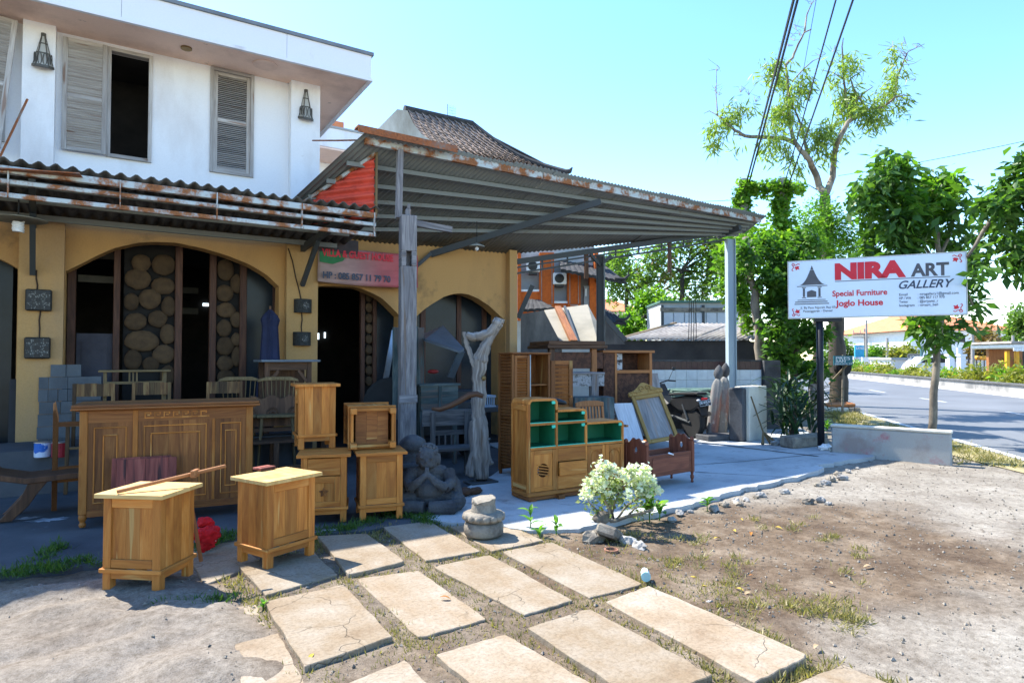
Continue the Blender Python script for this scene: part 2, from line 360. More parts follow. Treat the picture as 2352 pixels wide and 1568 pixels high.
def sheet(name, pts, z, m, kind='structure'):
    mb = MB(); mb.add([(p[0], p[1], z) for p in pts], [tuple(range(len(pts)))]); o = mb.build(name, m); o['kind'] = kind; return o
sheet('ground', [(-300, -60), (500, -60), (500, 600), (-300, 600)], -.19, far_ground_m)
t = NT('asphalt'); o = t.coord('Object', rnd=False)
c = t.ramp(t.noise(o, .35, 5, .6), [(.3, (.115, .12, .128)), (.7, (.165, .172, .182))]); c = t.mix(.6, c, t.ramp(t.noise(o, 60, 3), [(.3, (.6, .6, .6)), (.6, (1, 1, 1))]), 'MULTIPLY')
asphalt = t.done(c, .75, 0, .35)
RW = 8.7
sheet('road', [road(-40, 0), road(130, 0), road(130, RW), road(-40, RW)], -.085, asphalt)
line_m = plain('road_paint', (.62, .62, .60), (.42, .42, .41), 3, .7, bump=.1)
rm = thing('road_markings', None, None); rm['kind'] = 'structure'
def stripe(u0, u1, w, ww=.12):
    mb = MB(); mb.add([road(u0, w - ww / 2, -.081), road(u1, w - ww / 2, -.081), road(u1, w + ww / 2, -.081), road(u0, w + ww / 2, -.081)], [(0, 1, 2, 3)]); return mb.build('edge_line' if u1 - u0 > 9 else 'lane_dash', line_m, rm)
stripe(-30, 120, .12, .14); stripe(-30, 120, RW - .35, .14)
for k in range(14): stripe(-12.6 + k * 6.6, -12.6 + k * 6.6 + 2.4, 4.35)
verge_m = plain('dry_verge', (.33, .27, .15), (.20, .19, .08), 1.5, .95, bump=.4)
o = sheet('verge', [road(-4, -.1), road(60, -.1), road(60, -1.6), road(9, -1.8), road(2.5, -1.3), road(-1, -.8), road(-4, -.3)], -.05, verge_m)
# median: wall, earth, hedge
kerb_m = stained('median_stone', (.30, .29, .28), (.15, .15, .15), 1.0, .45, .65, vert=False, bump=.4)
med = thing('median_wall', 'long low grey stone wall along the planted middle of the road', 'wall')
mb = MB()
for k in range(60):
    u = -24 + k * 2.2; a = road(u + .01, RW + .15, .14); b = road(u + 2.19, RW + .15, .14); mb = MB(); mb.beam(a, b, .3, .44 + random.uniform(-.005, .005)); mb.build('wall_block', kerb_m, med)
mb = MB(); mb.beam(road(-24, RW + .13, .40), road(108, RW + .13, .40), .42, .06); mb.build('coping', plain('dark_coping', (.12, .12, .12), None, 3, .9), med)
mb = MB(); mb.beam(road(-24, RW - .16, -.04), road(108, RW - .16, -.04), .34, .12); mb.build('footing', plain('pale_kerb', (.48, .46, .42), (.38, .36, .33), 2, .9), med)
sheet('median_earth', [road(-24, RW + .3), road(108, RW + .3), road(108, RW + 3.2), road(-24, RW + 3.2)], .30, plain('planting_earth', (.30, .26, .17), (.2, .17, .1), 2, .95))
sheet('far_road', [road(-40, RW + 3.5), road(130, RW + 3.5), road(130, RW + 12), road(-40, RW + 12)], -.08, asphalt)
sheet('far_pavement', [road(-40, RW + 12), road(130, RW + 12), road(130, RW + 34), road(-40, RW + 34)], -.05, concrete)

# ---------------------------------------------------------------- yard floors and paving
def ragged(pts, amp, n=7):
    out = []
    for a, b in zip(pts[:-1], pts[1:]):
        for k in range(n):
            p = a.lerp(b, k / n); d = (b - a).normalized(); out.append(p + Vector((-d.y, d.x, 0)) * (random.uniform(-amp, amp) if k else 0))
    return out + [pts[-1]]
t = NT('worn_concrete'); o = t.coord('Object', rnd=False)
c = t.ramp(t.noise(o, 1.1, 7, .62), [(.28, (.25, .265, .275)), (.5, (.40, .42, .43)), (.72, (.50, .52, .53))])
c = t.mix(t.step(t.noise(o, 2.2, 6, .72), .54, .70), c, (.20, .205, .205)); c = t.mix(.5, c, t.ramp(t.noise(o, 70, 4, .7), [(.3, (.65, .65, .65)), (.6, (1, 1, 1))]), 'MULTIPLY')
cr = t.n('TexVoronoi', feature='DISTANCE_TO_EDGE'); t.l(o, cr.inputs['Vector']); cr.inputs['Scale'].default_value = .7
crk = t.step(cr.outputs[0], .002, .006)
t.bump(t.noise(o, 70, 4, .7), .4, .008); floor_m = t.done(c, .85, 0, .25)
edge = ragged([G(*p) for p in [(1010, 1196), (1130, 1206), (1215, 1218), (1330, 1214), (1420, 1194), (1530, 1168), (1612, 1150), (1680, 1128), (1760, 1111), (1840, 1092), (1893, 1073), (1872, 1068), (1930, 1060), (2010, 1046), (1990, 1041), (1905, 1038)]], .035, 6)
poly = [(p.x, p.y) for p in edge] + [(10.6, 6.4), (12.5, 8.2), (15, 14), (6.2, 14), (5.3, 8.2), (4.1, 7.0), (3.0, 6.15), (2.35, 5.75)]
mb = MB(); mb.prism(poly, -.16, 0, 'z'); o = mb.build('concrete_floor', floor_m); o['kind'] = 'structure'
jm = plain('floor_grime', (.13, .13, .13), (.07, .07, .07), 8, .95)
for a, b, w_ in (((1575, 1012), (1880, 1048), .05), ((1596, 1084), (1850, 1098), .012), ((1440, 1078), (1700, 1060), .012), ((1700, 1060), (1905, 1040), .012)):
    p, q = G(*a), G(*b); mb = MB(); d = (q - p).normalized(); nr = Vector((-d.y, d.x, 0)); L_ = []; R_2 = []
    for k in range(13): c_ = p.lerp(q, k / 12); ww_ = w_ * random.uniform(.4, 1.1); L_.append((c_ + nr * ww_ + Vector((0, 0, .004)))); R_2.append((c_ - nr * ww_ + Vector((0, 0, .004))))
    mb.add(L_ + R_2, [(k, k + 1, 14 + k, 13 + k) for k in range(12)]); o = mb.build('floor_joint', jm); o['kind'] = 'structure'
t = NT('dusty_shaded_floor'); o = t.coord('Object', rnd=False)
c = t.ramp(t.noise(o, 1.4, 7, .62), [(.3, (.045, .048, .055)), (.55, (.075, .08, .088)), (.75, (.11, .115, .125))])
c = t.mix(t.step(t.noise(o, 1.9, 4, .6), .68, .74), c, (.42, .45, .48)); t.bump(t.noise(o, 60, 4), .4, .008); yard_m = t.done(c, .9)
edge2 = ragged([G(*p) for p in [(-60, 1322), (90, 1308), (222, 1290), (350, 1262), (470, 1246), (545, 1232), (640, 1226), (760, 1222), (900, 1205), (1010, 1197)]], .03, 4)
mb = MB(); mb.prism([(p.x, p.y) for p in edge2] + [(2.36, 5.75), (3.4, 6.1), (6.4, 7.9), (6.4, 14), (-6, 14), (-6, 5.6)], -.16, -.012, 'z'); o = mb.build('yard_floor', yard_m); o['kind'] = 'structure'  # dusty part runs on under the canopy, painting deep shade on bare concrete
t = NT('paving_concrete'); o = t.coord(); tv = t.attr('tint')
c = t.ramp(t.noise(o, 2.2, 7, .65), [(.28, (.20, .14, .088)), (.44, (.275, .218, .155)), (.6, (.33, .285, .23)), (.78, (.37, .335, .29))])
c = t.mix(t.step(t.noise(t.coord('Object', (3.4, 1.1, 1)), 1.3, 6, .7), .50, .72), c, (.27, .20, .13))
v = t.n('TexVoronoi', feature='DISTANCE_TO_EDGE'); dn = t.n('VectorMath', operation='ADD'); nz = t.n('TexNoise'); nz.inputs['Scale'].default_value = 6; t.l(o, nz.inputs[0])
sc = t.n('VectorMath', operation='SCALE'); sc.inputs['Scale'].default_value = .16; t.l(nz.outputs['Color'], sc.inputs[0]); t.l(o, dn.inputs[0]); t.l(sc.outputs[0], dn.inputs[1]); t.l(dn.outputs[0], v.inputs['Vector']); v.inputs['Scale'].default_value = 2.1
crk = t.step(v.outputs['Distance'], .001, .006); crm = t.mix(t.step(t.noise(o, 1.0, 2), .50, .56), (1, 1, 1), crk); c = t.mix(.55, c, crm, 'MULTIPLY')
f = t.noise(o, 45, 5, .75); c = t.mix(.75, c, t.ramp(f, [(.3, (.55, .53, .5)), (.56, (1, 1, 1))]), 'MULTIPLY')
c = t.mix(1, c, t.ramp(tv, [(0, (.86, .84, .80)), (1, (1.04, 1.03, 1.02))]), 'MULTIPLY')
h = t.mix(.5, f, crm); t.bump(h, .7, .012); paving_m = t.done(c, .92, 0, .2)
pav = thing('paving', None, None); pav['kind'] = 'structure'
SLABS = [[(1033, 1208), (1162, 1201), (1248, 1240), (1130, 1265)], [(1152, 1266), (1267, 1244), (1480, 1340), (1355, 1372)], [(994, 1300), (1126, 1273), (1316, 1378), (1205, 1411)],
  [(880, 1209), (986, 1196), (1105, 1265), (978, 1287)], [(730, 1230), (842, 1224), (932, 1288), (800, 1319)], [(818, 1328), (962, 1309), (1118, 1421), (962, 1464)],
  [(605, 1380), (790, 1341), (902, 1460), (700, 1530)], [(1390, 1380), (1490, 1344), (1860, 1503), (1734, 1566)], [(1210, 1440), (1355, 1396), (1640, 1548), (1470, 1610)],
  [(1000, 1501), (1160, 1455), (1370, 1575), (1180, 1650)], [(800, 1566), (930, 1514), (1040, 1625), (860, 1700)], [(545, 1296), (715, 1262), (775, 1318), (610, 1366)],
  [(1830, 1566), (1935, 1524), (2120, 1600), (1990, 1680)], [(425, 1262), (540, 1238), (600, 1290), (470, 1342)], [(440, 1410), (590, 1386), (622, 1462), (500, 1500)],
  [(540, 1478), (640, 1452), (700, 1568), (560, 1610)], [(1560, 1640), (1760, 1575), (1990, 1700), (1700, 1800)]]
for i, q in enumerate(SLABS):
    zt = .004 + random.uniform(-.012, .012) - (.02 if i in (13, 14, 15) else 0)
    ps = [G(x, y, zt) for x, y in q]; cen = sum(ps, Vector()) / 4; out = []
    for k in range(4):
        a, b = ps[k], ps[(k + 1) % 4]; n = 9; d = (b - a).normalized(); pr = Vector((-d.y, d.x, 0))
        for j in range(n):
            p = a.lerp(b, j / n) + pr * (random.uniform(-.005, .005) if j else 0)
            if j == 0: p = p.lerp(cen, random.choice((.0, .006, .012, .03)))
            out.append(((p - cen).x, (p - cen).y))
    mb = MB(); mb.prism(out, -.10, 0, 'z'); mb.build('paving_slab', paving_m, pav, bevel=.004, loc=(cen.x, cen.y, zt))
for cx_, cy_, rx_, ry_, sd_ in ((108, 1193, .20, .10, 1), (62, 1189, .12, .06, 2), (760, 1216, .16, .05, 3)):
    g_ = random.Random(sd_); c_ = G(cx_, cy_, -.008); mb = MB(); nn_ = 26; mb.add([(c_.x + rx_ * math.cos(k * 6.283 / nn_) * g_.uniform(.35, 1.1), c_.y + ry_ * math.sin(k * 6.283 / nn_) * g_.uniform(.35, 1.1), -.008) for k in range(nn_)] + [(c_.x, c_.y, -.008)], [(k, (k + 1) % nn_, nn_) for k in range(nn_)]); o = mb.build('paint_spill', plain('spilt_paint', (.42, .46, .5), (.2, .22, .25), 9, .8)); o['kind'] = 'structure'
in_slab = [[(G(*p).x, G(*p).y) for p in q] for q in SLABS]
def inside(poly, x, y):
    r = False; j = len(poly) - 1
    for i in range(len(poly)):
        if (poly[i][1] > y) != (poly[j][1] > y) and x < (poly[j][0] - poly[i][0]) * (y - poly[i][1]) / (poly[j][1] - poly[i][1]) + poly[i][0]: r = not r
        j = i
    return r

# ---------------------------------------------------------------- the shop building
YW = 10.0
shop = thing('shop_building', 'two storey furniture shop, white plaster above ochre arches', 'building', (0, YW, 0))
def sb(mb, name, m, parent=shop, **k):
    o = mb.build(name, m, parent, **k)
    if parent is shop: o.location = o.location - Vector((0, YW, 0))
    return o
def rect(px, Y): ps = [PY(x, y, Y) for x, y in px]; return min(p.x for p in ps), max(p.x for p in ps), min(p.z for p in ps), max(p.z for p in ps)
def mean_rect(tl, tr, br, bl, Y):
    a, b, c, d = [PY(*p, Y) for p in (tl, tr, br, bl)]; return (a.x + d.x) / 2, (b.x + c.x) / 2, (c.z + d.z) / 2, (a.z + b.z) / 2
XR = PY(730, 250, 9.9).x
W1 = mean_rect((246, 113), (350, 126), (349, 374), (245, 362), YW); W2 = mean_rect((482, 154), (583, 174), (582, 408), (483, 396), YW)
W0 = (-3.6, PY(14, 200, YW).x, W1[2], W1[3])
mb = MB(); zt, zb = 5.74, 3.62; xs = -4.5
for w in (W0, W1, W2):
    mb.box(xs, w[0], YW, YW + .2, zb, zt, grain=2); mb.box(w[0], w[1], YW, YW + .2, zb, w[2]); mb.box(w[0], w[1], YW, YW + .2, w[3], zt); xs = w[1]
mb.box(xs, XR, YW, YW + .2, zb, zt, grain=2); mb.box(XR - .2, XR, YW + .2, YW + 9, zb, zt)
sb(mb, 'upper_wall', white_wall)
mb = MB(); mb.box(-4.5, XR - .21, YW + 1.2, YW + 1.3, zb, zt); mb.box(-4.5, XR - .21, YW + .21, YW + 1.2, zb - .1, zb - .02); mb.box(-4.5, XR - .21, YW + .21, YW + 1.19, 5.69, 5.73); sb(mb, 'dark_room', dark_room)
PIL = [(PY(50, 200, 9.85).x, PY(126, 200, 9.85).x), (PY(668, 300, 9.85).x, XR + .02)]
for a, b in PIL: mb = MB(); mb.box(a, b, 9.84, YW - .002, zb, zt - .003, grain=2); sb(mb, 'pilaster', white_wall)
# roof slab, fascia, soffit
FX, FY0 = 3.25, 9.18
mb = MB(); mb.box(-7, FX - .05, FY0 + .05, 19, 5.75, 6.08); sb(mb, 'roof', plain('roof_core', (.4, .4, .42)))
jx = [-7, PY(279, 20, FY0).x, PY(659, 120, FY0).x, FX]
for a, b in zip(jx[:-1], jx[1:]): mb = MB(); mb.box(a + .002, b - .002, FY0, FY0 + .048, 5.745, 6.09, grain=0); sb(mb, 'fascia_board', fascia_m)
mb = MB(); mb.box(FX - .049, FX - .001, FY0 + .05, 19, 5.745, 6.09, grain=1); sb(mb, 'fascia_board', fascia_m)
mb = MB(); mb.box(-7, FX + .02, FY0 - .02, FY0 + .03, 5.70, 5.744); mb.box(FX - .03, FX + .02, FY0 + .032, 19, 5.70, 5.744); sb(mb, 'fascia_trim', fascia_m)
mb = MB(); mb.box(-7, FX + .03, FY0 - .03, FY0 + .04, 6.092, 6.14); mb.box(FX - .03, FX + .03, FY0 + .042, 19, 6.092, 6.14); sb(mb, 'roof_capping', plain('grey_capping', (.20, .22, .25), None, 3, .6))
mb = MB(); mb.box(-7, FX - .032, FY0 + .032, YW + .3, 5.735, 5.748); mb.box(XR + .03, FX - .032, YW + .302, 19, 5.735, 5.748); sb(mb, 'soffit', soffit_m)
mb = MB(); p = PY(609, 149, 9.6); cc = G(609, 149, 5.735); mb.lathe([(.17, -.012), (.17, 0)], 20, (cc.x, cc.y, 5.733)); sb(mb, 'soffit_patch', soffit_m)
mb = MB(); cc = G(428, 110, 5.735); mb.lathe([(.055, -.02), (.07, -.02), (.07, 0)], 16, (cc.x, cc.y, 5.734)); sb(mb, 'downlight', plain('brass', (.25, .16, .06), None, 4, .4, .6))
def planks(mb, x0, x1, y0, y1, z0, z1, n=3, M=None):
    for k in range(n): mb.box(x0 + (x1 - x0) * k / n + .0006, x0 + (x1 - x0) * (k + 1) / n - .0006, y0, y1, z0, z1, M=M, grain=2)
def louvre(w, h, rows, parent, name, loc, rot=(0, 0, 0), m=shutter_wood, back=None, slats=22, st=.055, th=.03, tilt=-48):
    "leaf in the xz plane, origin at its lower corner; rows = heights of the rails between louvre fields"
    mb = MB(); mb.box(0, st, 0, th, 0, h); mb.box(w - st, w, 0, th, 0, h)
    zs = [st * .9] + list(rows) + [h - st * .9]; e = [0] + [z - st * .45 for z in rows] + [h - st * .9]; f = [st * .9] + [z + st * .45 for z in rows] + [h]
    for a, b in zip(e, f): mb.box(st + .001, w - st - .001, .002, th - .002, a, b)
    leaf = mb.build(name, m, parent, loc=loc, rot=rot, bevel=.003)
    if back: bb_ = MB(); planks(bb_, st, w - st, th - .006, th - .002, st, h - st, 3); bb_.build('backing_board', back, leaf)
    sm = MB(); sm.box(st, w - st, -.016, .016, -.003, .003, grain=0); base = None
    fields = list(zip(f[:-1], e[1:]))
    for a, b in fields:
        n = max(3, int(round(slats * (b - a) / (h / len(fields)))))
        for k in range(n):
            z = a + (b - a) * (k + .5) / n; args = dict(loc=(0, th / 2 - .001, z), rot=(R(tilt) + random.uniform(-.12, .12), random.uniform(-.004, .004), 0))
            if base is None: base = sm.build('slat', m, leaf, **args)
            else: inst(base, leaf, **args)
    return leaf
def wframe(w, parent=shop, st=.045):
    mb = MB(); x0, x1, z0, z1 = w; y0, y1 = YW - .03, YW + .08
    mb.box(x0, x0 + st, y0, y1, z0, z1); mb.box(x1 - st, x1, y0, y1, z0, z1); mb.box(x0 + st, x1 - st, y0 + .001, y1, z1 - st, z1); mb.box(x0 + st, x1 - st, y0 - .01, y1, z0, z0 + st)
    return sb(mb, 'window_frame', shutter_wood)
wframe(W1); wframe(W2); wframe(W0)
louvre(W2[1] - W2[0] - .09, W2[3] - W2[2] - .09, [(W2[3] - W2[2]) * .48], shop, 'shutter', (W2[0] + .045, 0.0, W2[2] + .045), slats=26, tilt=40)
L1 = mean_rect((142, 88), (246, 102), (245, 356), (143, 344), YW - .06)
louvre(L1[1] - L1[0], L1[3] - L1[2], [(L1[3] - L1[2]) * .49], shop, 'shutter', (L1[0], -.075, L1[2]), rot=(0, 0, R(-1.5)), slats=24)
p = PY(41, 48, 9.78); wl_, hl_, tl_ = .55, 1.62, R(5); louvre(wl_, hl_, [.8], shop, 'shutter', (p.x - wl_ * math.cos(tl_) - hl_ * math.sin(tl_), p.y - YW, p.z + wl_ * math.sin(tl_) - hl_ * math.cos(tl_)), rot=(0, tl_, 0), slats=24)
# ochre ground floor with arches
def arch(px): q = sorted((PY(x, y, YW).x, PY(x, y, YW).z) for x, y in px); return [a for a, b in q], [b for a, b in q]
c2 = lambda x, y: (x * .2605, 490 + y * .2605); c3 = lambda x, y: (551 + x * .2605, 490 + y * .2605)
A0 = arch([c2(-900, 300), c2(-500, 265), c2(-150, 330), c2(0, 400), c2(80, 440), c2(158, 486)])
A1 = arch([c2(578, 510), c2(680, 462), c2(850, 375), c2(1000, 308), c2(1200, 262), c2(1350, 250), c2(1550, 258), c2(1800, 310), c2(2000, 370), c2(2200, 450), c2(2351, 540), c3(345, 645)])
A2 = arch([c3(480, 800), c3(560, 690), c3(640, 650), c3(740, 638), c3(850, 640), c3(960, 645), c3(1050, 655), c3(1150, 695), c3(1250, 745), c3(1330, 820), c3(1412, 905)])
A3 = arch([c3(1560, 905), c3(1620, 850), c3(1700, 795), c3(1800, 735), c3(1880, 710), c3(1940, 705), c3(2010, 712), c3(2100, 750), c3(2200, 815), c3(2290, 900), c3(2340, 945)])
X_END = PY(1187, 650, YW).x
def zopen(x):
    for a in (A0, A1, A2, A3):
        if a[0][0] < x < a[0][-1]: return float(np.interp(x, *a))
    return 0
cuts = sorted(set([-4.5, X_END] + [x + e for a in (A0, A1, A2, A3) for x in (a[0][0], a[0][-1]) for e in (-.001, .001)] + list(np.arange(-4.5, X_END, .07)))); cuts = [c for c in cuts if -4.5 <= c <= X_END]
mb = MB()
for a, b in zip(cuts[:-1], cuts[1:]):
    if b - a < .0015: continue
    za, zb_ = zopen(a + .0005), zopen(b - .0005); zt = 3.618
    vs = [(a, YW, za), (b, YW, zb_), (b, YW, zt), (a, YW, zt), (a, YW + .28, za), (b, YW + .28, zb_), (b, YW + .28, zt), (a, YW + .28, zt)]
    mb.add(vs, [(0, 1, 2, 3), (7, 6, 5, 4), (0, 4, 5, 1)] + ([(0, 3, 7, 4)] if za == 0 or a == -4.5 else []) + ([(1, 5, 6, 2)] if zb_ == 0 else []), tint=.5)
sb(mb, 'arcade_wall', ochre)
LP = [(PY(41, 700, 9.86).x, PY(146, 700, 9.86).x), (PY(658, 700, 9.86).x, PY(730, 700, 9.86).x), (PY(1171, 700, 9.86).x, PY(1188, 700, 9.86).x)]
for a, b in LP: mb = MB(); mb.box(a, b, 9.86, YW - .002, 0, 3.5, grain=2); sb(mb, 'pilaster', ochre_p)
mb = MB(); mb.box(X_END - .25, X_END, YW + .281, YW + 7, 0, 3.9); sb(mb, 'end_wall', ochre)
# shop inside: floor, back, ceiling
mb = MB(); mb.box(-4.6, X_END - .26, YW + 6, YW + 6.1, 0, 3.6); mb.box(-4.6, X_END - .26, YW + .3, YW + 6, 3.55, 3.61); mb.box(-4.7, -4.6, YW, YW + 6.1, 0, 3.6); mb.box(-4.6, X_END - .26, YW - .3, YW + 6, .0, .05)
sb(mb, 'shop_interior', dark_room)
mb = MB()
for a, b, z in ((-.6, .2, 1.72), (2.2, 3.0, 2.0), (3.0, 3.3, 1.2)): pass
YG = YW + .5
post_m = wood('dark_red_post', (.05, .022, .014), (.10, .042, .026), (.15, .07, .04), None, tint=.2)
def post(xa, xb, ytop=540, Y=YG):
    a, b = PY(xa, 700, Y).x, PY(xb, 700, Y).x; mb = MB(); mb.box(a, b, Y, Y + .09, 0, 3.4); return sb(mb, 'door_post', post_m, bevel=.006)
for a, b in ((154, 174), (260, 276), (402, 419), (481, 497), (551, 567), (627, 640), (829, 839), (857, 866)): post(a, b)
shelf_m = plain('dusty_shelf', (.10, .09, .07))
for z in (2.6, 2.95): mb = MB(); mb.box(PY(174, 700, YG).x, PY(260, 700, YG).x, YG + .5, YG + .55, z, z + .1); sb(mb, 'shelf_board', shelf_m)
for z in (2.25, 2.6): mb = MB(); mb.box(PY(419, 700, YG).x, PY(481, 700, YG).x, YG + 1.5, YG + 1.55, z, z + .1); sb(mb, 'shelf_board', shelf_m)
def glass(xa, xb):
    a, b = PY(xa, 700, YG).x, PY(xb, 700, YG).x; mb = MB(); mb.box(a, b, YG + .03, YG + .04, 0, 3.3); return sb(mb, 'window_pane', glass_d)
glass(567, 627); glass(866, 930); glass(-60, 28); glass(950, 1175)
for a, b in ((966, 978), (1050, 1060), (1108, 1118)): post(a, b)
mb = MB()   # dim opening far through the shop
for x0, x1, y0, y1 in ((466, 480, 696, 703), (728, 733, 765, 779), (745, 748, 763, 776), (331, 345, 712, 717)):
    a, b, z0, z1 = rect([(x0, y0), (x1, y1)], YW + 5.95); mb.box(a, b, YW + 5.95, YW + 5.98, z0, z1)
o = sb(mb, 'back_window', white_m)
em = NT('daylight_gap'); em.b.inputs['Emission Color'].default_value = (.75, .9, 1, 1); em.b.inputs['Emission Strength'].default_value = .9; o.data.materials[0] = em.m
log_m = plain('log_slice_end', (.115, .072, .038), (.075, .047, .027), 9, .9, bump=.4, tint=.4)
def log_panel(discs):
    first = None
    mbp = MB(); xs = [PY(c2(x, 0)[0], 700, YG).x for x in (min(d[0] - d[2] for d in discs), max(d[0] + d[2] for d in discs))]
    mbp.box(xs[0], xs[1], YG + .10, YG + .13, 0, 3.25); pan = sb(mbp, 'log_slice_panel', plain('panel_back', (.012, .01, .009)))
    pan.location.y += 0
    for x, y, rx, rz in discs:
        p = PY(*c2(x, y), YG + .06); k = (PY(*c2(x + 10, y), YG).x - PY(*c2(x, y), YG).x) / 10; kz = .2605 * ((p - O).dot(_F0)) / FL
        m_ = MB(); g = random.Random(x * y)
        prof = [(1.0, 0), (1.02, .02), (.97, .045), (.5, .052), (.02, .054)]; n = 18; vs = []; fs = []
        wob = [1 + g.uniform(-.05, .05) for _ in range(n)]
        for r, d in prof:
            for j in range(n): th = 2 * math.pi * j / n; vs.append((r * math.cos(th) * rx * k * wob[j], -d, r * math.sin(th) * rz * kz * wob[j]))
        for i in range(len(prof) - 1):
            for j in range(n): fs.append((i * n + j, i * n + (j + 1) % n, (i + 1) * n + (j + 1) % n, (i + 1) * n + j))
        m_.add(vs, fs); m_.build('log_slice', log_m, pan, loc=(p.x, p.y + .01, p.z), smooth=True)
log_panel([(1245, 440, 85, 80), (1440, 455, 105, 92), (1218, 580, 115, 92), (1440, 640, 105, 75), (1158, 780, 68, 78), (1322, 755, 102, 88), (1488, 820, 68, 88), (1195, 955, 100, 75), (1390, 930, 85, 75), (1480, 1065, 72, 88), (1250, 1125, 155, 92), (1445, 1240, 102, 80), (1172, 1290, 80, 88), (1330, 1330, 75, 65), (1478, 1430, 68, 92)])
log_panel([(1985, 500, 75, 98), (2085, 620, 55, 85), (1980, 705, 75, 75), (1990, 852, 85, 65), (2085, 940, 55, 70), (1974, 1012, 68, 75), (1985, 1170, 78, 80), (2085, 1110, 50, 58), (1985, 1322, 75, 68), (2085, 1260, 45, 85), (1990, 1440, 80, 60)])
discs = [(c3(1135, y)[0] / .2605, (c3(0, y)[1] - 490) / .2605, 32, 42) for y in range(740, 1560, 92)]; log_panel(discs)
# carved white door leaf inside
mb = MB(); a, b, z0, z1 = rect([(176, 765), (255, 1000)], YG + .1); mb.box(a, b, YG + .08, YG + .12, .05, z1)
mb.box(a + .06, b - .06, YG + .065, YG + .079, .3, z1 - .12); cx = (a + b) / 2
for k in range(8): t_ = k * math.pi / 4; mb.lathe([(.03, 0), (.03, .02)], 8, (cx + .07 * math.cos(t_), YG + .05, z1 - .75 + .07 * math.sin(t_)))
sb(mb, 'carved_door_leaf', plain('faded_white_door', (.07, .068, .085), (.045, .043, .055), 3, .8))
# ---------------------------------------------------------------- canopies
def corr(xa, xb, pitch, amp, fn, per=6, phase=0):
    "waves along x; fn(x, wave, end) -> point for the front (end 0) and rear (end 1) edge"
    n = max(2, int((xb - xa) / pitch * per)); mb = MB(); vs = []; R_ = 5
    for i in range(n + 1):
        x = xa + (xb - xa) * i / n; w = amp * math.sin(2 * math.pi * x / pitch + phase)
        p, q = Vector(fn(x, 0)), Vector(fn(x, 1)); p.z += w; q.z += w
        for k in range(R_): vs.append(p.lerp(q, k / (R_ - 1)))
    fs = [(i * R_ + k, i * R_ + k + 1, (i + 1) * R_ + k + 1, (i + 1) * R_ + k) for i in range(n) for k in range(R_ - 1)]
    return mb.add(vs, fs, tint=random.random())
def solid(o, th): m = o.modifiers.new('thickness', 'SOLIDIFY'); m.thickness = th; return o
moss = rusty('mossy_fibre_cement', (.105, .10, .095), (.05, .042, .036), .45, .65, .95)
low = thing('awning', 'lower rusty railed awning over the shop arches', 'awning')
YC = 8.2; ZC = 3.47
xr = PY(866, 486, YC).x
xe = list(np.arange(-4.4, xr - .4, .95)) + [xr]
for i, (a, b) in enumerate(zip(xe[:-1], xe[1:])):
    dy = random.uniform(-.02, .03); dz = (i % 2) * .012 + random.uniform(-.006, .006)
    fn = lambda x, e, dy=dy, dz=dz: (x, YC - .06 + dy + e * (1.74 - dy), ZC + .05 + dz - e * .24)
    solid(corr(a, b + .07, .146, .024, fn).build('roof_sheet', moss, low, smooth=True), .007)
for z, s in ((3.425, .075), (3.305, .045), (3.165, .05)):
    mb = MB(); mb.beam((-4.4, YC, z), (xr - .02, YC, z), s, s); mb.build('rail', rail_m, low, bevel=.004)
for px, y in ((19, 420), (276, 455), (498, 480), (693, 505), (859, 520)):
    x = PY(px, y, YC - .02).x; mb = MB(); mb.beam((x, YC - .026, 3.14), (x, YC - .026, 3.46), .048, .012, (1, 0, 0)); mb.build('rail_post', rail_m, low)
for yy, z in ((8.6, 3.39), (9.1, 3.32), (9.7, 3.235)): mb = MB(); mb.beam((-4.4, yy, z), (xr - .1, yy, z), .05, .07); mb.build('purlin', purlin_m, low)
for px, ytop, ybot, (bx, by) in ((75, 545, 629, (100, 560)), (694, 575, 655, (745, 566))):
    a = PY(px, ybot, 9.84); x = a.x
    mb = MB(); mb.beam((x, 9.84, 3.17), (x + .12, YC + .05, 3.33), .06, .1); mb.build('rafter', steel_dark, low)
    mb = MB(); mb.beam((a.x, 9.83, a.z), (x + .05, 9.15, 3.2), .06, .06); mb.build('brace', steel_dark, low)
mb = MB(); a = PY(0, 392, YC); b = PY(187, 404, YC - .1); mb.beam(a, b, .22, .012, tint=.4); mb.build('bent_flashing', rust_m, low)

up = thing('large_canopy', 'big corrugated metal canopy on posts, rusted along its front edge', 'canopy')
XL, XRR = 2.72, PY(1748, 505, 8.3).x
def yf(x): return 8.0 + .035 * (x - XL)
def rear(x):
    xr_ = x - .95 * (1 - (x - XL) / (XRR - XL)); yr = 10.0 if xr_ < 6.4 else 10.0 - (xr_ - 6.4) * .25
    return xr_, yr
def roofz(x, y): return 4.40 - .5 * (y - yf(x))
def ucan(x, e, dz=0, dy=0):
    if not e: return (x, yf(x) - .10 + dy, 4.40 + .045 + dz)
    a, b = rear(x); return (a, b, roofz(a, b) + dz)
xe = list(np.linspace(XL, XRR, 12))
for i, (a, b) in enumerate(zip(xe[:-1], xe[1:])):
    dz = (i % 2) * .008 + random.uniform(-.004, .004); dy = random.uniform(-.03, .03)
    solid(corr(a, b + .05, .076, .011, lambda x, e, dz=dz, dy=dy: ucan(x, e, dz, dy), per=6).build('roof_sheet', zinc, up, smooth=True), .003)
def lerp_line(t, x0, x1, dz):
    def at(x): (rx, ry) = rear(x); p = Vector((x, yf(x), 4.40)); q = Vector((rx, ry, roofz(rx, ry))); r = p.lerp(q, t); r.z += dz; return r
    return at(x0), at(x1)
a, b = lerp_line(0, XL + .02, XRR - .02, -.035)
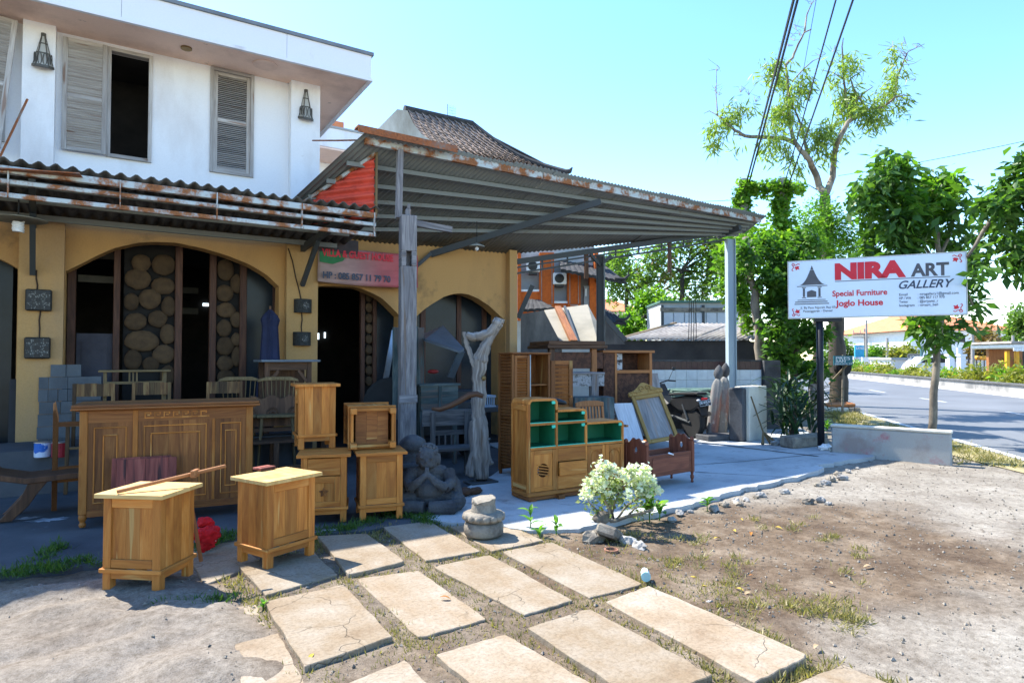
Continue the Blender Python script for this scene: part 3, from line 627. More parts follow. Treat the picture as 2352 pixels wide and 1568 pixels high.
for u0, u1 in ((0, .34), (.34, .67), (.67, 1)): mb = MB(); mb.beam(a.lerp(b, u0 + .001), a.lerp(b, u1 - .001), .05, .11); mb.build('front_rail', rail_m, up)
for tt in (.2, .38, .55, .72, .9):
    a, b = lerp_line(tt, XL + .1, XRR - .15, -.055); mb = MB(); mb.beam(a, b, .05, .06); mb.build('purlin', purlin_m, up)
mb = MB(); mb.box(0, PY(1055, 350, 8).x - XL, -.10, .05, -.012, .012); mb.box(0, PY(1055, 350, 8).x - XL, -.112, -.101, -.08, .012); mb.build('rusted_flashing', rust_m, up, loc=(XL - .12, 7.93, 4.475), rot=(0, R(1), 0))
for f, r_ in (((1380, 455, 8.2), (990, 580, 9.95)), ((1700, 515, 8.4), (1650, 540, 9.0))):
    a, b = PY(*f), PY(*r_); a.z -= .06; b.z -= .03; mb = MB(); mb.beam(a, b, .07, .105); mb.build('rafter', steel_dark, up)
a = PY(990, 582, 9.9); b = PY(953, 617, 9.9); b.y = 9.97; mb = MB(); mb.beam(a, b, .06, .06); mb.build('brace', steel_dark, up)
a = PY(1187, 601, 9.98); b = PY(1668, 533, 8.78)
mb = MB(); mb.beam(a, b, .07, .10); mb.build('truss_chord', steel_dark, up)
dn_ = Vector((0, 0, -.30)); a2 = a + Vector((0, 0, -.22)); b2 = b + Vector((0, 0, -.16))
mb = MB(); mb.beam(a2, b2, .035, .035); mb.build('truss_chord', steel_dark, up)
mb = MB(); mb.beam(a.lerp(a2, .5), b.lerp(b2, .5), .03, .03); mb.build('truss_chord', steel_dark, up)
for k in range(1, 9): p, q = a.lerp(b, k / 9), a2.lerp(b2, k / 9); mb = MB(); mb.beam(p, q, .025, .025); mb.build('truss_strut', steel_dark, up)
for px, y0, y1 in ((1335, 578, 640), (1527, 552, 626)):
    k = (px - 1187) / 481; p = a.lerp(b, k); D = (p - O).dot(_F0); q = PD(px, y1, D); mb = MB(); mb.beam(p, (p.x, p.y, q.z), .10, .02); mb.build('hanging_plate', brown_wood, up)
def hpost(p, h, s, m, name='steel_post', rz=0):
    mb = MB(); mb.box(-s / 2, s / 2, -s * .5, -s * .42, 0, h); mb.box(-s / 2, s / 2, s * .42, s * .5, 0, h); mb.box(-s * .06, s * .06, -s * .42, s * .42, 0, h); mb.box(-s * .9, s * .9, -s * .9, s * .9, -.02, .012)
    return mb.build(name, m, up, loc=p, rot=(0, 0, rz))
p = G(1681, 988); ztop = 3.98; hpost(p, ztop, .17, steel_blue, rz=R(60))
p = PY(1380, 700, 9.5); hpost((p.x, p.y, 0), 3.5, .15, steel_dark, rz=R(40))
for sgn in (-1, 1): mb = MB(); mb.beam((p.x, p.y, 3.3), (p.x + sgn * .22, p.y - sgn * .05, 3.52), .05, .05); mb.build('brace', steel_dark, up)
# red sheet closing the step between the two roofs
rs = PY(861, 420, 8.22); ls = PY(694, 458, 9.25)
mb = MB(); z0, z1 = 3.40, 4.27; n = 72; vs = []; fs = []
d = Vector((ls.x - rs.x, ls.y - rs.y, 0)); nn = Vector((-d.y, d.x, 0)).normalized()
for i in range(n + 1):
    z = z0 + (z1 - z0) * i / n; s_ = min(1, max(.012, (z1 - z) / (z1 - 3.73))); w = .026 * math.sin(2 * math.pi * z / .112)
    for k in range(4): p = Vector((rs.x, rs.y, z)) + d * (s_ * k / 3) + nn * w; vs.append(p)
for i in range(n):
    for k in range(3): fs.append((i * 4 + k, i * 4 + k + 1, i * 4 + k + 5, i * 4 + k + 4))
mb.add(vs, fs, tint=.5); solid(mb.build('red_corrugated_sheet', red_sheet, up, smooth=True), .003)
mb = MB(); mb.beam((rs.x + .012, rs.y - .02, 3.42), (rs.x + .012, rs.y - .02, 4.30), .03, .03); mb.build('edge_batten', bamboo, up)
mb = MB(); mb.beam(Vector((rs.x, rs.y - .03, 4.27)), Vector((ls.x, ls.y - .03, 3.72)), .03, .045); mb.build('edge_flashing', rail_m, up)
# weathered column that holds the front corner up
colm = thing('wooden_column', 'tall weathered square timber column with mortise holes, under the canopy front', 'column', (PY(936, 700, 7.95).x, 7.95, 0), R(-12))
zt = PY(935, 497, 7.95).z; s = .105
hz0, hz1 = PY(935, 655, 7.9).z, PY(935, 608, 7.9).z; zm0, zm1 = PY(935, 575 + 98, 7.9).z, PY(935, 613, 7.9).z
zm0, zm1 = PY(935, 612, 7.9).z, PY(935, 577, 7.9).z
mb = MB(); hw = .036
mb.box(-s, s, -s, s, .012, zm0); mb.box(-s, -hw, -s, s, zm0, zm1); mb.box(hw, s, -s, s, zm0, zm1); mb.box(-hw, hw, s * .3, s, zm0, zm1); mb.box(-s, s, -s, s, zm1, zt)
mb.build('shaft', grey_wood, colm, bevel=.006)
mb = MB(); mb.box(-.035, .04, -.03, .03, zt, zt + .1); mb.box(-.012, .03, -.022, .02, zt + .1, zt + .17); mb.build('tenon', grey_wood, colm, bevel=.008)
z = PY(935, 915, 7.9).z; mb = MB(); mb.box(-s - .018, s + .012, -s - .014, -s - .001, z - .05, z + .05); mb.build('collar_board', grey_wood, colm)
mb = MB(); mb.box(-.3, .3, .11, .18, zt - .10, zt - .02); mb.build('cross_batten', grey_wood, colm, rot=(0, R(6), 0))
stk = thing('prop_post', 'thin grey timber prop between the column top and the rusted front rail', 'prop', (PY(918, 500, 7.98).x, 8.02, zt - .02))
mb = MB(); mb.box(-.04, .04, -.03, .03, 0, 4.33 - zt + .02); mb.build('prop_timber', grey_wood, stk, rot=(0, R(1), 0))
for nm, lab, px0, px1, yt, Y in (('plank', 'peeling blue green plank standing behind the tall column, on its road-far side', 904, 932, 752, 8.35), ('plank', 'green and white flaked plank standing at the near edge of the raised hood', 946, 975, 750, 8.28)):
    a, b = PY(px0, 800, Y), PY(px1, 800, Y); z = PY(px1, yt, Y).z
    pl = thing(nm, lab, 'plank', (a.x, Y, 0), 0, 'planks behind the column'); w = b.x - a.x
    mb = MB(); mb.box(0, w * .47, 0, .05, .001, z); mb.box(w * .48, w, .004, .05, .001, z - .012); mb.build('board', green_paint, pl, bevel=.006)
# banner
bn = thing('vinyl_banner', 'sagging faded red guest house banner hung on the ochre wall', 'banner')
a, b, z0, z1 = rect([(729, 572), (920, 655)], 9.83); x0, x1 = PY(729, 600, 9.82).x, PY(958, 640, 9.82).x; zt_, zb_ = PY(800, 573, 9.83).z, PY(800, 651, 9.83).z
t = NT('banner_print'); cc = t.coord('Generated', rnd=False); sx = t.n('SeparateXYZ'); t.l(cc, sx.inputs[0])
c = t.ramp(sx.outputs['X'], [(0, (.36, .26, .24)), (.35, (.42, .25, .24)), (.62, (.44, .12, .13)), (1, (.46, .075, .09))]); c = t.mix(.4, c, t.ramp(t.noise(t.coord('Object', (1, 1, 3)), 3, 3), [(.35, (.5, .5, .5)), (.6, (1, 1, 1))]), 'MULTIPLY')
ban_m = t.done(c, .6)
mb = MB(); n, m = 30, 12; vs = []
def bny(u, v): return 9.80 - .035 * math.sin(math.pi * u) * (1 - v) + .012 * math.sin(9 * v + 5 * u) * (1 - v * .5)
for i in range(n + 1):
    for j in range(m + 1): u, v = i / n, j / m; vs.append((x0 + (x1 - x0) * u, bny(u, v), zb_ + (zt_ - zb_) * v - .05 * math.sin(math.pi * u) * (1 - v) * .6 - .10 * u * (1 - v) * 0))
mb.add(vs, [(i * (m + 1) + j, (i + 1) * (m + 1) + j, (i + 1) * (m + 1) + j + 1, i * (m + 1) + j + 1) for i in range(n) for j in range(m)], tint=.5)
solid(mb.build('banner_cloth', ban_m, bn, smooth=True), .002)
H_ = zt_ - zb_; Wb = x1 - x0
RX = Matrix.Rotation(R(90), 4, 'X')
def on_y(x, y, z): return Matrix.Translation((x, y, z)) @ RX
text_mesh('VILLA & GUEST HOUSE', .15, red_m, 'banner_lettering', bn, on_y(x0 + .06, 9.765, zb_ + H_ * .74), Wb * .70, bold=.006)
text_mesh('HP : 085 857 11 79 70', .14, ink, 'banner_lettering', bn, on_y(x0 + .06, 9.745, zb_ + H_ * .10), Wb * .66, bold=.004)
mb = MB(); mb.prism([(0, .18), (.2, .16), (.36, .22), (.42, .30), (.25, .36), (0, .34)], 0, .002, 'y'); mb.build('green_print', plain('green_print', (.03, .20, .07), None, 4, .6), bn, loc=(x0 + .02, 9.765, zb_ + .12))
mb = MB(); mb.prism([(0, .38), (.62, .38), (.62, .60), (0, .62)], 0, .002, 'y'); mb.build('dark_photo_print', plain('dark_print_patch', (.07, .045, .045), (.03, .025, .025), 6, .6), bn, loc=(x0 + .01, 9.768, zb_ + .08))

# ---------------------------------------------------------------- wall lamps
def lantern(px_apex, px_l, px_r, label):
    Y = 9.84; a, l, r = PY(*px_apex, Y), PY(*px_l, Y), PY(*px_r, Y); h = a.z - (l.z + r.z) / 2; w = (r.x - l.x) * .92
    L = thing('wall_lantern', label, 'wall lamp', ((l.x + r.x) / 2, Y, (l.z + r.z) / 2), 0, 'pyramid lanterns on the white pilasters')
    b = [(-w / 2, 0, .03), (-w * .30, -w * .5, 0), (w * .30, -w * .5, 0), (w / 2, 0, .03)]; tp = [(-w * .08, 0, h), (-w * .06, -w * .12, h), (w * .06, -w * .12, h), (w * .08, 0, h)]
    fr = MB()
    for i in range(4): fr.beam(b[i], tp[i], .009, .009)
    for i in range(3):
        fr.beam(b[i], b[i + 1], .022, .03); fr.beam(tp[i], tp[i + 1], .02, .04)
        for q in (.42, .72): fr.beam(Vector(b[i]).lerp(Vector(tp[i]), q), Vector(b[i + 1]).lerp(Vector(tp[i + 1]), q), .012, .012)
    fr.build('frame', plain('lantern_metal', (.12, .115, .105), None, 8, .6, .4), L)
    for i in range(3):
        g = MB(); q = [Vector(b[i]), Vector(b[i + 1]), Vector(tp[i + 1]), Vector(tp[i])]; c0 = sum(q, Vector()) / 4; q = [c0 + (p - c0) * .94 + Vector((0, .004, 0)) for p in q]
        g.add(q, [(0, 1, 2, 3)]); g.build('mesh_panel', lat_m, L)
        for s_ in (-.2, .2):
            c1 = (Vector(b[i]) * .5 + Vector(b[i + 1]) * .5).lerp((Vector(tp[i]) + Vector(tp[i + 1])) * .5, .22); e = (Vector(b[i + 1]) - Vector(b[i])); rg = MB()
            nn_ = e.normalized().cross(Vector((0, 0, 1))) * .008
            rg.tube([c1 + e * (s_ + .15 * math.cos(t_)) + Vector((0, 0, .075 * math.sin(t_))) + nn_ for t_ in np.linspace(0, 2 * math.pi, 13)], .005, 5, caps=False); rg.build('scroll', lat_d, L)
    g = MB(); g.blob((0, -w * .22, h * .22), (w * .16, w * .14, h * .12), 10, 7, 0); g.build('bulb', white_m, L, smooth=True)
    return L
lat_d = plain('lantern_scroll', (.10, .095, .085), None, 8, .6, .3)
t = NT('lantern_mesh'); o = t.coord('Object', (90, 90, 90)); ck = t.n('TexVoronoi'); t.l(o, ck.inputs['Vector']); ck.inputs['Scale'].default_value = 1
t.done((.42, .42, .40), .6); tb = t.n('BsdfTransparent'); ms = t.n('MixShader'); t.l(t.step(ck.outputs['Distance'], .06, .14), ms.inputs[0]); t.l(tb.outputs[0], ms.inputs[1]); t.l(t.b.outputs[0], ms.inputs[2]); t.l(ms.outputs[0], t.out.inputs[0]); lat_m = t.m
lantern((92, 80), (72, 156), (125, 162), 'pyramid metal lantern beside the open dark window')
lantern((702, 210), (684, 277), (720, 278), 'pyramid metal lantern on the pilaster at the building corner')
mos = NT('mosaic_shade'); v = mos.n('TexVoronoi', feature='F1'); mos.l(mos.coord('Object'), v.inputs['Vector']); v.inputs['Scale'].default_value = 55
mosaic = mos.done(mos.ramp(v.outputs['Distance'], [(.22, (.26, .26, .245)), (.42, (.04, .04, .038))]), .6)
wire_m = plain('brown_wire', (.05, .03, .02), None, 5, .8, bump=0)
def square_lamp(pxc, sz, label, drum=False):
    c_ = PY(*pxc, 9.86); k = (c_ - O).dot(_F0) / FL; w = sz[0] * k / .98; h = sz[1] * k
    L = thing('mosaic_wall_lamp', label, 'wall lamp', (c_.x, 9.86, c_.z), 0, 'mosaic wall lamps on the ochre pilasters')
    if not drum:
        m_ = MB(); m_.box(-w / 2, w / 2, -.09, -.004, -h / 2, h / 2); m_.build('frame', plain('dark_lamp_frame', (.03, .03, .028), None, 6, .7), L, bevel=.015)
        m_ = MB(); q = w * .44; m_.box(-q, q, -.097, -.0905, -q, q); m_.build('mosaic_panel', mosaic, L)
        for i, (a_, b_) in enumerate(((0, 0), (1, 0), (-1, 0), (0, 1), (0, -1), (1, 1), (-1, -1), (1, -1), (-1, 1))): m_ = MB(); m_.box(a_ * q * .82 - .025, a_ * q * .82 + .025, -.101, -.0975, b_ * q * .82 - .025, b_ * q * .82 + .025); m_.build('dark_boss', black_m, L)
    else:
        m_ = MB(); n = 12; P = [(w / 2 * math.cos(t_), -.13 * math.sin(t_)) for t_ in np.linspace(math.pi, 0, n)]; m_.prism(P, -h / 2, h / 2, 'z'); m_.build('drum_shade', plain('dark_drum', (.04, .042, .038), (.02, .02, .02), 30, .7, bump=.4), L, smooth=False)
        m_ = MB(); m_.lathe([(.05, 0), (.05, .01)], 12); m_.build('dotted_rosette', mosaic, L, loc=(0.02, -.128, 0), rot=(R(90), 0, 0))
    return L
square_lamp((90, 690), (48, 49), 'square mosaic lamp, the upper of the pair beside the blue bulb bracket'.replace(' beside the blue bulb bracket', ' on the ochre pillar above the block stack'))
square_lamp((87, 799), (47, 49), 'square mosaic lamp just above the grey concrete block stack')
square_lamp((695, 703), (39, 31), 'dark drum lamp, the upper one beside the red banner', True)
square_lamp((693, 778), (39, 31), 'dark drum lamp, the lower one above the slate topped table', True)
for lab, pts in (('thin brown wire from bracket to square mosaic lamps', [(84, 620), (83, 640), (86, 655), (85, 668)]), ('thin brown wire linking the two square mosaic lamps', [(93, 714), (90, 735), (91, 755), (90, 775)]), ('thin brown wire looping down to the dark drum lamps', [(662, 570), (672, 600), (680, 640), (688, 670), (692, 690)]), ('thin brown wire linking the two dark drum lamps', [(693, 718), (694, 735), (692, 750), (693, 763)])):
    m_ = MB(); m_.tube([PY(x, y, 9.85) for x, y in pts], .009, 5); tag(m_.build('lamp_wire', wire_m), lab, 'wire')
cl = thing('bulb_lamp', 'spiral white bulb under a flat shade at the awning end', 'ceiling lamp', PY(42, 505, 8.8)); m_ = MB()
m_.lathe([(.02, .06), (.05, .05), (.27, .005), (.27, 0), (.02, .04)], 20, tint=.5); m_.build('shade', plain('dull_shade', (.30, .29, .24), None, 4, .6), cl, smooth=True)
m_ = MB(); pr = []
for k in range(41): pr.append((.048 * math.cos(k * .95), .048 * math.sin(k * .95), -.02 - k * .0028))
m_.tube(pr, .011, 6); m_.build('spiral_bulb', white_m, cl, smooth=True)
m_ = MB(); m_.tube([(0, 0, .05), (0, 0, .32)], .008, 5); m_.build('cord', black_m, cl)
cl = thing('bulb_lamp', 'small shaded bulb hanging under the big canopy', 'ceiling lamp', PY(1095, 567, 9.0)); m_ = MB(); m_.lathe([(.02, .06), (.13, .012), (.13, 0), (.02, .04)], 16); m_.build('shade', plain('dull_shade2', (.36, .36, .32), None, 4, .6), cl, smooth=True)
m_ = MB(); m_.blob((0, 0, -.03), .035, 8, 6, 0); m_.build('bulb', white_m, cl, smooth=True); m_ = MB(); m_.tube([(0, 0, .05), (0, 0, .42)], .006, 5); m_.build('cord', black_m, cl)
rod = MB(); rod.beam(PY(0, 360, 9.6), PY(63, 228, 9.75), .02, .02); tag(rod.build('iron_rod', rust_m), 'thin rusty iron rod leaning up past the first white pilaster', 'rod')
rod = MB(); rod.tube([PY(718, 323, 9.75), PY(775, 323, 8.7), PY(830, 322, 8.05)], .012, 5); tag(rod.build('iron_rod', rust_m), 'thin iron rod from the white corner pilaster to the canopy tip', 'rod')
# ---------------------------------------------------------------- furniture in the yard
def planks(mb, x0, x1, y0, y1, z0, z1, n=3, M=None, axis=0):
    for k in range(n):
        if axis == 0: mb.box(x0 + (x1 - x0) * k / n + .0006, x0 + (x1 - x0) * (k + 1) / n - .0006, y0, y1, z0, z1, M=M, grain=2)
        else: mb.box(x0, x1, y0, y1, z0 + (z1 - z0) * k / n + .0006, z0 + (z1 - z0) * (k + 1) / n - .0006, M=M, grain=0)
def cabinet(label, loc, rz, w=.40, d=.36, h=.62, faces=('panel', 'plain', 'plain', 'plain'), m=teak, group='small teak bedside cabinets', rot=None, over=.038):
    c = thing('bedside_cabinet', label, 'cabinet', loc, rz, group, rot); s = .055; zt = h - .028
    for x, y in ((0, 0), (w - s, 0), (0, d - s), (w - s, d - s)):
        mb = MB(); mb.box(x, x + s, y, y + s, 0, zt, grain=2); mb.build('leg', m, c, bevel=.003)
    mb = MB(); planks(mb, -over, w + over, -over, d + over, zt + .001, h, 4, axis=0) if w < d else [mb.box(-over, w + over, -over + (d + 2 * over) * k / 3 + .0005, -over + (d + 2 * over) * (k + 1) / 3 - .0005, zt + .001, h, grain=0) for k in range(3)]
    mb.build('tabletop', sunlit_teak if group and loc[2] == 0 and 'nearest the sand' in label or 'red block' in label else m, c, bevel=.002)
    mb = MB(); e = .016
    mb.box(-e, w + e, -e, -.0005, .115, .142); mb.box(-e, w + e, d + .0005, d + e, .115, .142); mb.box(-e, -.0005, 0, d, .115, .142); mb.box(w + .0005, w + e, 0, d, .115, .142)
    mb.build('plinth_moulding', m, c, bevel=.004)
    F = [(w, Matrix.Identity(4)), (d, Matrix.Translation((w, 0, 0)) @ Matrix.Rotation(R(90), 4, 'Z')), (w, Matrix.Translation((w, d, 0)) @ Matrix.Rotation(R(180), 4, 'Z')), (d, Matrix.Translation((0, d, 0)) @ Matrix.Rotation(R(-90), 4, 'Z'))]
    for kind, (L, M) in zip(faces, F):
        z0, z1 = .075, zt; x0, x1 = s + .0008, L - s - .0008
        mb = MB(); mb.box(x0, x1, .006, .03, z0, .114, M=M); mb.build('bottom_rail', m, c)
        if kind == 'plain':
            mb = MB(); planks(mb, .001 if 0 else x0, x1, .0012, .018, .115, z1, 3, M); mb.build('side_panel', m, c)
        elif kind == 'panel':
            mb = MB(); mb.box(x0, x1, .003, .024, z1 - .065, z1, M=M); mb.build('top_rail', m, c, bevel=.003); mb = MB(); mb.box(x0, x1, .003, .024, .143, .20, M=M); mb.build('cross_rail', m, c, bevel=.003)
            mb = MB(); planks(mb, x0, x1, .014, .024, .201, z1 - .066, 3, M); mb.build('raised_panel', m, c)
        elif kind == 'drawer':
            mb = MB(); mb.box(x0, x1, .003, .022, z1 - .17, z1 - .012, M=M); mb.build('drawer_front', m, c, bevel=.003)
            mb = MB(); mb.box(x0, x1, .003, .024, .143, .19, M=M); mb.box(x0, x0 + .05, .003, .024, .191, z1 - .178, M=M); mb.box(x1 - .05, x1, .003, .024, .191, z1 - .178, M=M); mb.box(x0 + .051, x1 - .051, .003, .024, z1 - .235, z1 - .178, M=M); dr = mb.build('door', m, c, bevel=.002)
            mb = MB(); planks(mb, x0 + .051, x1 - .051, .012, .022, .191, z1 - .236, 2, M); mb.build('raised_panel', m, dr)
            cx, cz = (x0 + x1) / 2, (.19 + z1 - .236) / 2; mb = MB()
            for k in range(5):
                a = R(90 + 72 * k); mb.prism([(cx + .012 * math.cos(a + 1), cz + .012 * math.sin(a + 1)), (cx + .030 * math.cos(a + .45), cz + .030 * math.sin(a + .45)), (cx + .045 * math.cos(a), cz + .045 * math.sin(a)), (cx + .030 * math.cos(a - .45), cz + .030 * math.sin(a - .45)), (cx + .012 * math.cos(a - 1), cz + .012 * math.sin(a - 1))], .006, .0118, M=M)
            mb.build('carved_flower', teak_dull, dr)
        elif kind == 'open':
            mb = MB(); mb.box(x0, x1, .003, .022, z1 - .13, z1 - .03, M=M); mb.build('drawer_front', m, c, bevel=.003)
            mb = MB(); mb.box(x0, x1, .002, .03, z1 - .029, z1, M=M); mb.build('top_rail', m, c); mb = MB(); mb.box(x0, x1, .002, .03, z1 - .165, z1 - .131, M=M); mb.build('cross_rail', m, c)
            mb = MB(); mb.box(x0, x1, .02, L, .143, .155, M=M); mb.box(x0, x1, .02, L, z1 - .16, z1 - .15, M=M); mb.build('shelf', m, c)
    mb = MB(); planks(mb, s, w - s, s * .2, d - s * .2, .145, .157, 3, axis=0); mb.build('bottom_board', teak_dull, c)
    return c
def pl(a, b): return (a.x, a.y, a.z), ang(a, b)
a, b = G(234, 1355), G(366, 1361); loc, rz = pl(a, b); cabinet('light teak cabinet nearest the sand heap, an orange bar clamp lying on it', loc, rz, (b - a).length, .355, .625, ('panel', 'plain', 'plain', 'plain'))
CAB1 = (Vector(loc), rz)
a, b = G(544, 1288), G(613, 1308); loc, rz = pl(a, b); cabinet('light teak cabinet with a small red block on its top, beside the paving', loc, rz, (b - a).length, .42, .625, ('plain', 'panel', 'plain', 'plain'))
CAB2 = (Vector(loc), rz)
a, b = G(690, 1204), G(792, 1198); loc, rz = pl(a, b); cabinet('teak cabinet with flower carved door, under the open-fronted stand', loc, rz, .40, .38, .625, ('drawer', 'plain', 'plain', 'plain'))
a, b = G(827, 1197), G(922, 1189); loc, rz = pl(a, b); cabinet('teak cabinet with pale panel, under the cabinet lying on its side', loc, rz, .39, .38, .625, ('panel', 'plain', 'plain', 'plain'))
a, b = G(676, 1023, .626), G(701, 1039, .626); loc, rz = pl(a, b); c_ = G(784, 1034, .626); cabinet('open-fronted teak stand, topmost of the cabinet stack', loc, ang(b, c_) - R(90), .34, .345, .625, ('open', 'plain', 'plain', 'plain'))
a = G(806, 1037, .626); b = G(930, 1031, .626); r_ = ang(a, b); d_ = .38
cabinet('teak cabinet lying on its side, feet towards the yard', (a.x, a.y, .626 + d_ + .018), 0, .42, d_, .625, ('plain', 'plain', 'panel', 'plain'), rot=(R(-90), 0, r_), over=.017)
# bar clamp and block on the tops
a, b = G(268, 1129, .64), G(470, 1081, .72); cl = thing('bar_clamp', 'orange wooden bar clamp lying across the nearest cabinet top', 'clamp', a); d = b - a; d = d.normalized() * .66
mb = MB(); mb.beam((0, 0, 0), d, .022, .022); mb.build('bar', orange_wood, cl, bevel=.004)
mb = MB(); mb.beam(d * .70 - Vector((.02, .04, 0)), d * .70 + Vector((.02, .04, 0)), .03, .05); mb.build('sliding_jaw', orange_wood, cl, bevel=.004)
p = G(607, 1078, .627); bl = thing('wood_block', 'small reddish oblong wood block with a slot, lying on a cabinet top', 'block', p, R(28)); mb = MB()
mb.box(-.07, .07, -.05, -.008, .006, .024); mb.box(-.07, .07, .008, .05, .006, .024); mb.box(-.07, -.035, -.0079, .0079, .006, .024); mb.box(.035, .07, -.0079, .0079, .006, .024); mb.build('slotted_board', red_board, bl, bevel=.003)
mb = MB(); mb.box(-.05, .05, -.02, .02, -.001, .0055); mb.build('lower_strip', orange_wood, bl)

# bar counter
a, b = G(178, 1213), G(579, 1174); loc, rz = pl(a, b); w = (b - a).length; h = 1.085; d = .46
bar = thing('bar_counter', 'long brown teak bar counter with moulded panels and a carved key frieze', 'counter', loc, rz)
s = .062
for x in (0, w - s):
    for y in (0, d - s):
        mb = MB(); mb.box(x, x + s, y, y + s, .115, h - .05, grain=2); c_ = (x + s / 2, y + s / 2, 0); mb.lathe([(.022, 0), (.03, .02), (.02, .045), (.033, .07), (.034, .09), (.026, .114)], 12, c_); mb.build('leg', teak_dull if y else teak, bar, bevel=.003)
mb = MB(); [mb.box(-.055, w + .055, -.06 + k * .145 + .0005, -.06 + (k + 1) * .145 - .0005, h - .028, h, grain=0) for k in range(4)]; mb.build('countertop', teak_dull, bar, bevel=.006)
mb = MB(); mb.box(-.06, w + .06, -.066, -.012, h - .048, h - .029); mb.box(-.028, w + .028, -.03, d, h - .058, h - .0485); mb.build('top_moulding', teak_dull, bar, bevel=.008)
mb = MB(); mb.box(s, w - s, .004, .03, .085, .15); mb.build('bottom_rail', teak_dull, bar, bevel=.003)
pan = [(.043, .285), (.315, .745), (.765, .957)]
mb = MB()
for f0, f1 in pan:
    n = max(2, int((f1 - f0) * w / .11)); planks(mb, f0 * w, f1 * w, .014, .03, .151, h - .165, n)
mb.build('front_boards', teak_dull, bar)
mb = MB(); mb.box(.2855 * w, .3145 * w, .004, .03, .151, h - .059); mb.build('stile', teak, bar, bevel=.003); mb = MB(); mb.box(.7455 * w, .7645 * w, .008, .03, .151, h - .165); mb.build('stile', teak, bar, bevel=.003)
mb = MB(); mb.box(s, .285 * w, .010, .03, h - .1645, h - .059); mb.box(.315 * w, w - s, .010, .03, h - .1645, h - .059); fz = mb.build('frieze', teak_dull, bar)
mb = MB(); z0 = h - .142; u = .011; x = .35 * w
while x < .70 * w:
    for (p, q, r2, t2) in ((0, 5, 0, 1), (0, 1, 1, 5), (1, 4, 4, 5), (4, 5, 3, 5), (2, 4, 2.2, 3.2), (5, 7, 0, 1)):
        mb.box(x + p * u, x + q * u - .0005, .0055, .0099, z0 + r2 * u * 1.1, z0 + t2 * u * 1.1 - .0003)
    x += 7 * u
mb.build('key_carving', teak, fz)
for f0, f1 in pan:
    x0, x1 = f0 * w, f1 * w
    for ins, zt_, zb_ in ((.045, h - .205, .20), (.115 if f1 - f0 < .3 else .10, h - .275, .27)):
        if f1 - f0 < .21 and ins > .1: ins = .085
        mb = MB(); q = .011
        mb.box(x0 + ins, x1 - ins, .004, .0135, zt_ - q, zt_); mb.box(x0 + ins, x1 - ins, .004, .0135, zb_, zb_ + q); mb.box(x0 + ins, x0 + ins + q, .0045, .0135, zb_ + q, zt_ - q); mb.box(x1 - ins - q, x1 - ins, .0045, .0135, zb_ + q, zt_ - q); mb.build('panel_moulding', teak, bar, bevel=.003)
for x in (0, w): mb = MB(); planks(mb, 0, d - 2 * s - .002, 0, .02, .12, h - .06, 3, Matrix.Translation((x + (.022 if x == 0 else -.002), s + .001, 0)) @ Matrix.Rotation(R(90), 4, 'Z')); mb.build('side_panel', teak_dull, bar)
# red boards leaning on the counter
M = Matrix.Rotation(R(-9), 4, 'X')
for k, (px0, px1, yt, off, lab) in enumerate(((272, 408, 1046, .085, 'wide dark red plank board leaning in front, before the other red board'), (259, 400, 1041, .05, 'dark red plank board just behind the wider one, leaning on the counter'))):
    a0 = G(px0, 1190); b0 = G(px1, 1178); loc0 = Vector(loc) + Matrix.Rotation(rz, 3, 'Z') @ Vector((.30 - k * .045, -.10 - off, 0)); wd = .47
    bd = thing('red_board', lab, 'board', loc0, rz, 'red boards leaning on the counter'); x = 0; j = 0
    for q in (.07, .15, .10, .08, .07): mb = MB(); mb.box(x + .0008, x + q, 0, .022, .005, .60 + k * .012, M=M, grain=2); mb.build('plank', red_board, bd, bevel=.002); x += q
# ladder frame beside the counter
a = G(124, 1172); lad = thing('ladder_frame', 'narrow orange ladder-like frame standing beside the bar counter', 'frame', a, rz + R(14))
for x, hh in ((0, 1.07), (.42, 1.0)): mb = MB(); mb.prism([(-.022, 0), (.022, 0), (.024, hh * .86), (-.002, hh), (-.022, hh * .98)], -.017, .017); mb.build('upright', orange_wood if x == 0 else teak_dull, lad, bevel=.003)
for z in (.82, .38, .27): mb = MB(); mb.box(.023, .398, -.011, .011, z, z + .045); mb.build('rung', teak_dull, lad)
# chaise with paint tins
a = G(20, 1120); ch = thing('chaise', 'dark scroll-ended wooden chaise behind the ladder frame', 'chaise', (-.56, 7.6, 0), R(0)); mb = MB()
prof = [(-.62, .80), (-.50, .60), (-.34, .44), (-.12, .385), (.2, .40), (.75, .40)]
out = prof + [(x, z - .055) for x, z in prof[::-1]]; mb.prism(out, -.22, .22); mb.build('seat', brown_wood, ch, bevel=.006)
for y in (-.2, .15):
    mb = MB(); mb.prism([(.05, .345), (-.10, .345), (-.16, .20), (-.30, .03), (-.33, 0), (-.22, 0), (-.10, .12), (-.02, .25)], y, y + .05); mb.build('leg', brown_wood, ch, bevel=.005)
    mb = MB(); mb.prism([(.60, .345), (.75, .345), (.72, 0), (.66, 0)], y, y + .05); mb.build('leg', brown_wood, ch, bevel=.005)
def tin(px, lab, col, col2, zb=.405):
    c_ = PD(px[0], px[1], px[2]); tn = thing('paint_tin', lab, 'paint tin', (c_.x, c_.y, zb), 0, 'paint tins on the chaise'); mb = MB(); mb.lathe([(.078, 0), (.08, .01), (.08, .155), (.075, .16)], 20, tint=.5); mb.build('tin', plain('tin_print', col, col2, 9, .5, amount=(.45, .5)), tn, smooth=False)
    mb = MB(); mb.lathe([(.083, .156), (.083, .166), (.07, .168)], 20); mb.build('lid', steel, tn)
    return tn
tin((98, 1035, 7.05), 'blue and white printed paint tin on the dark chaise', (.55, .62, .75), (.02, .12, .45))
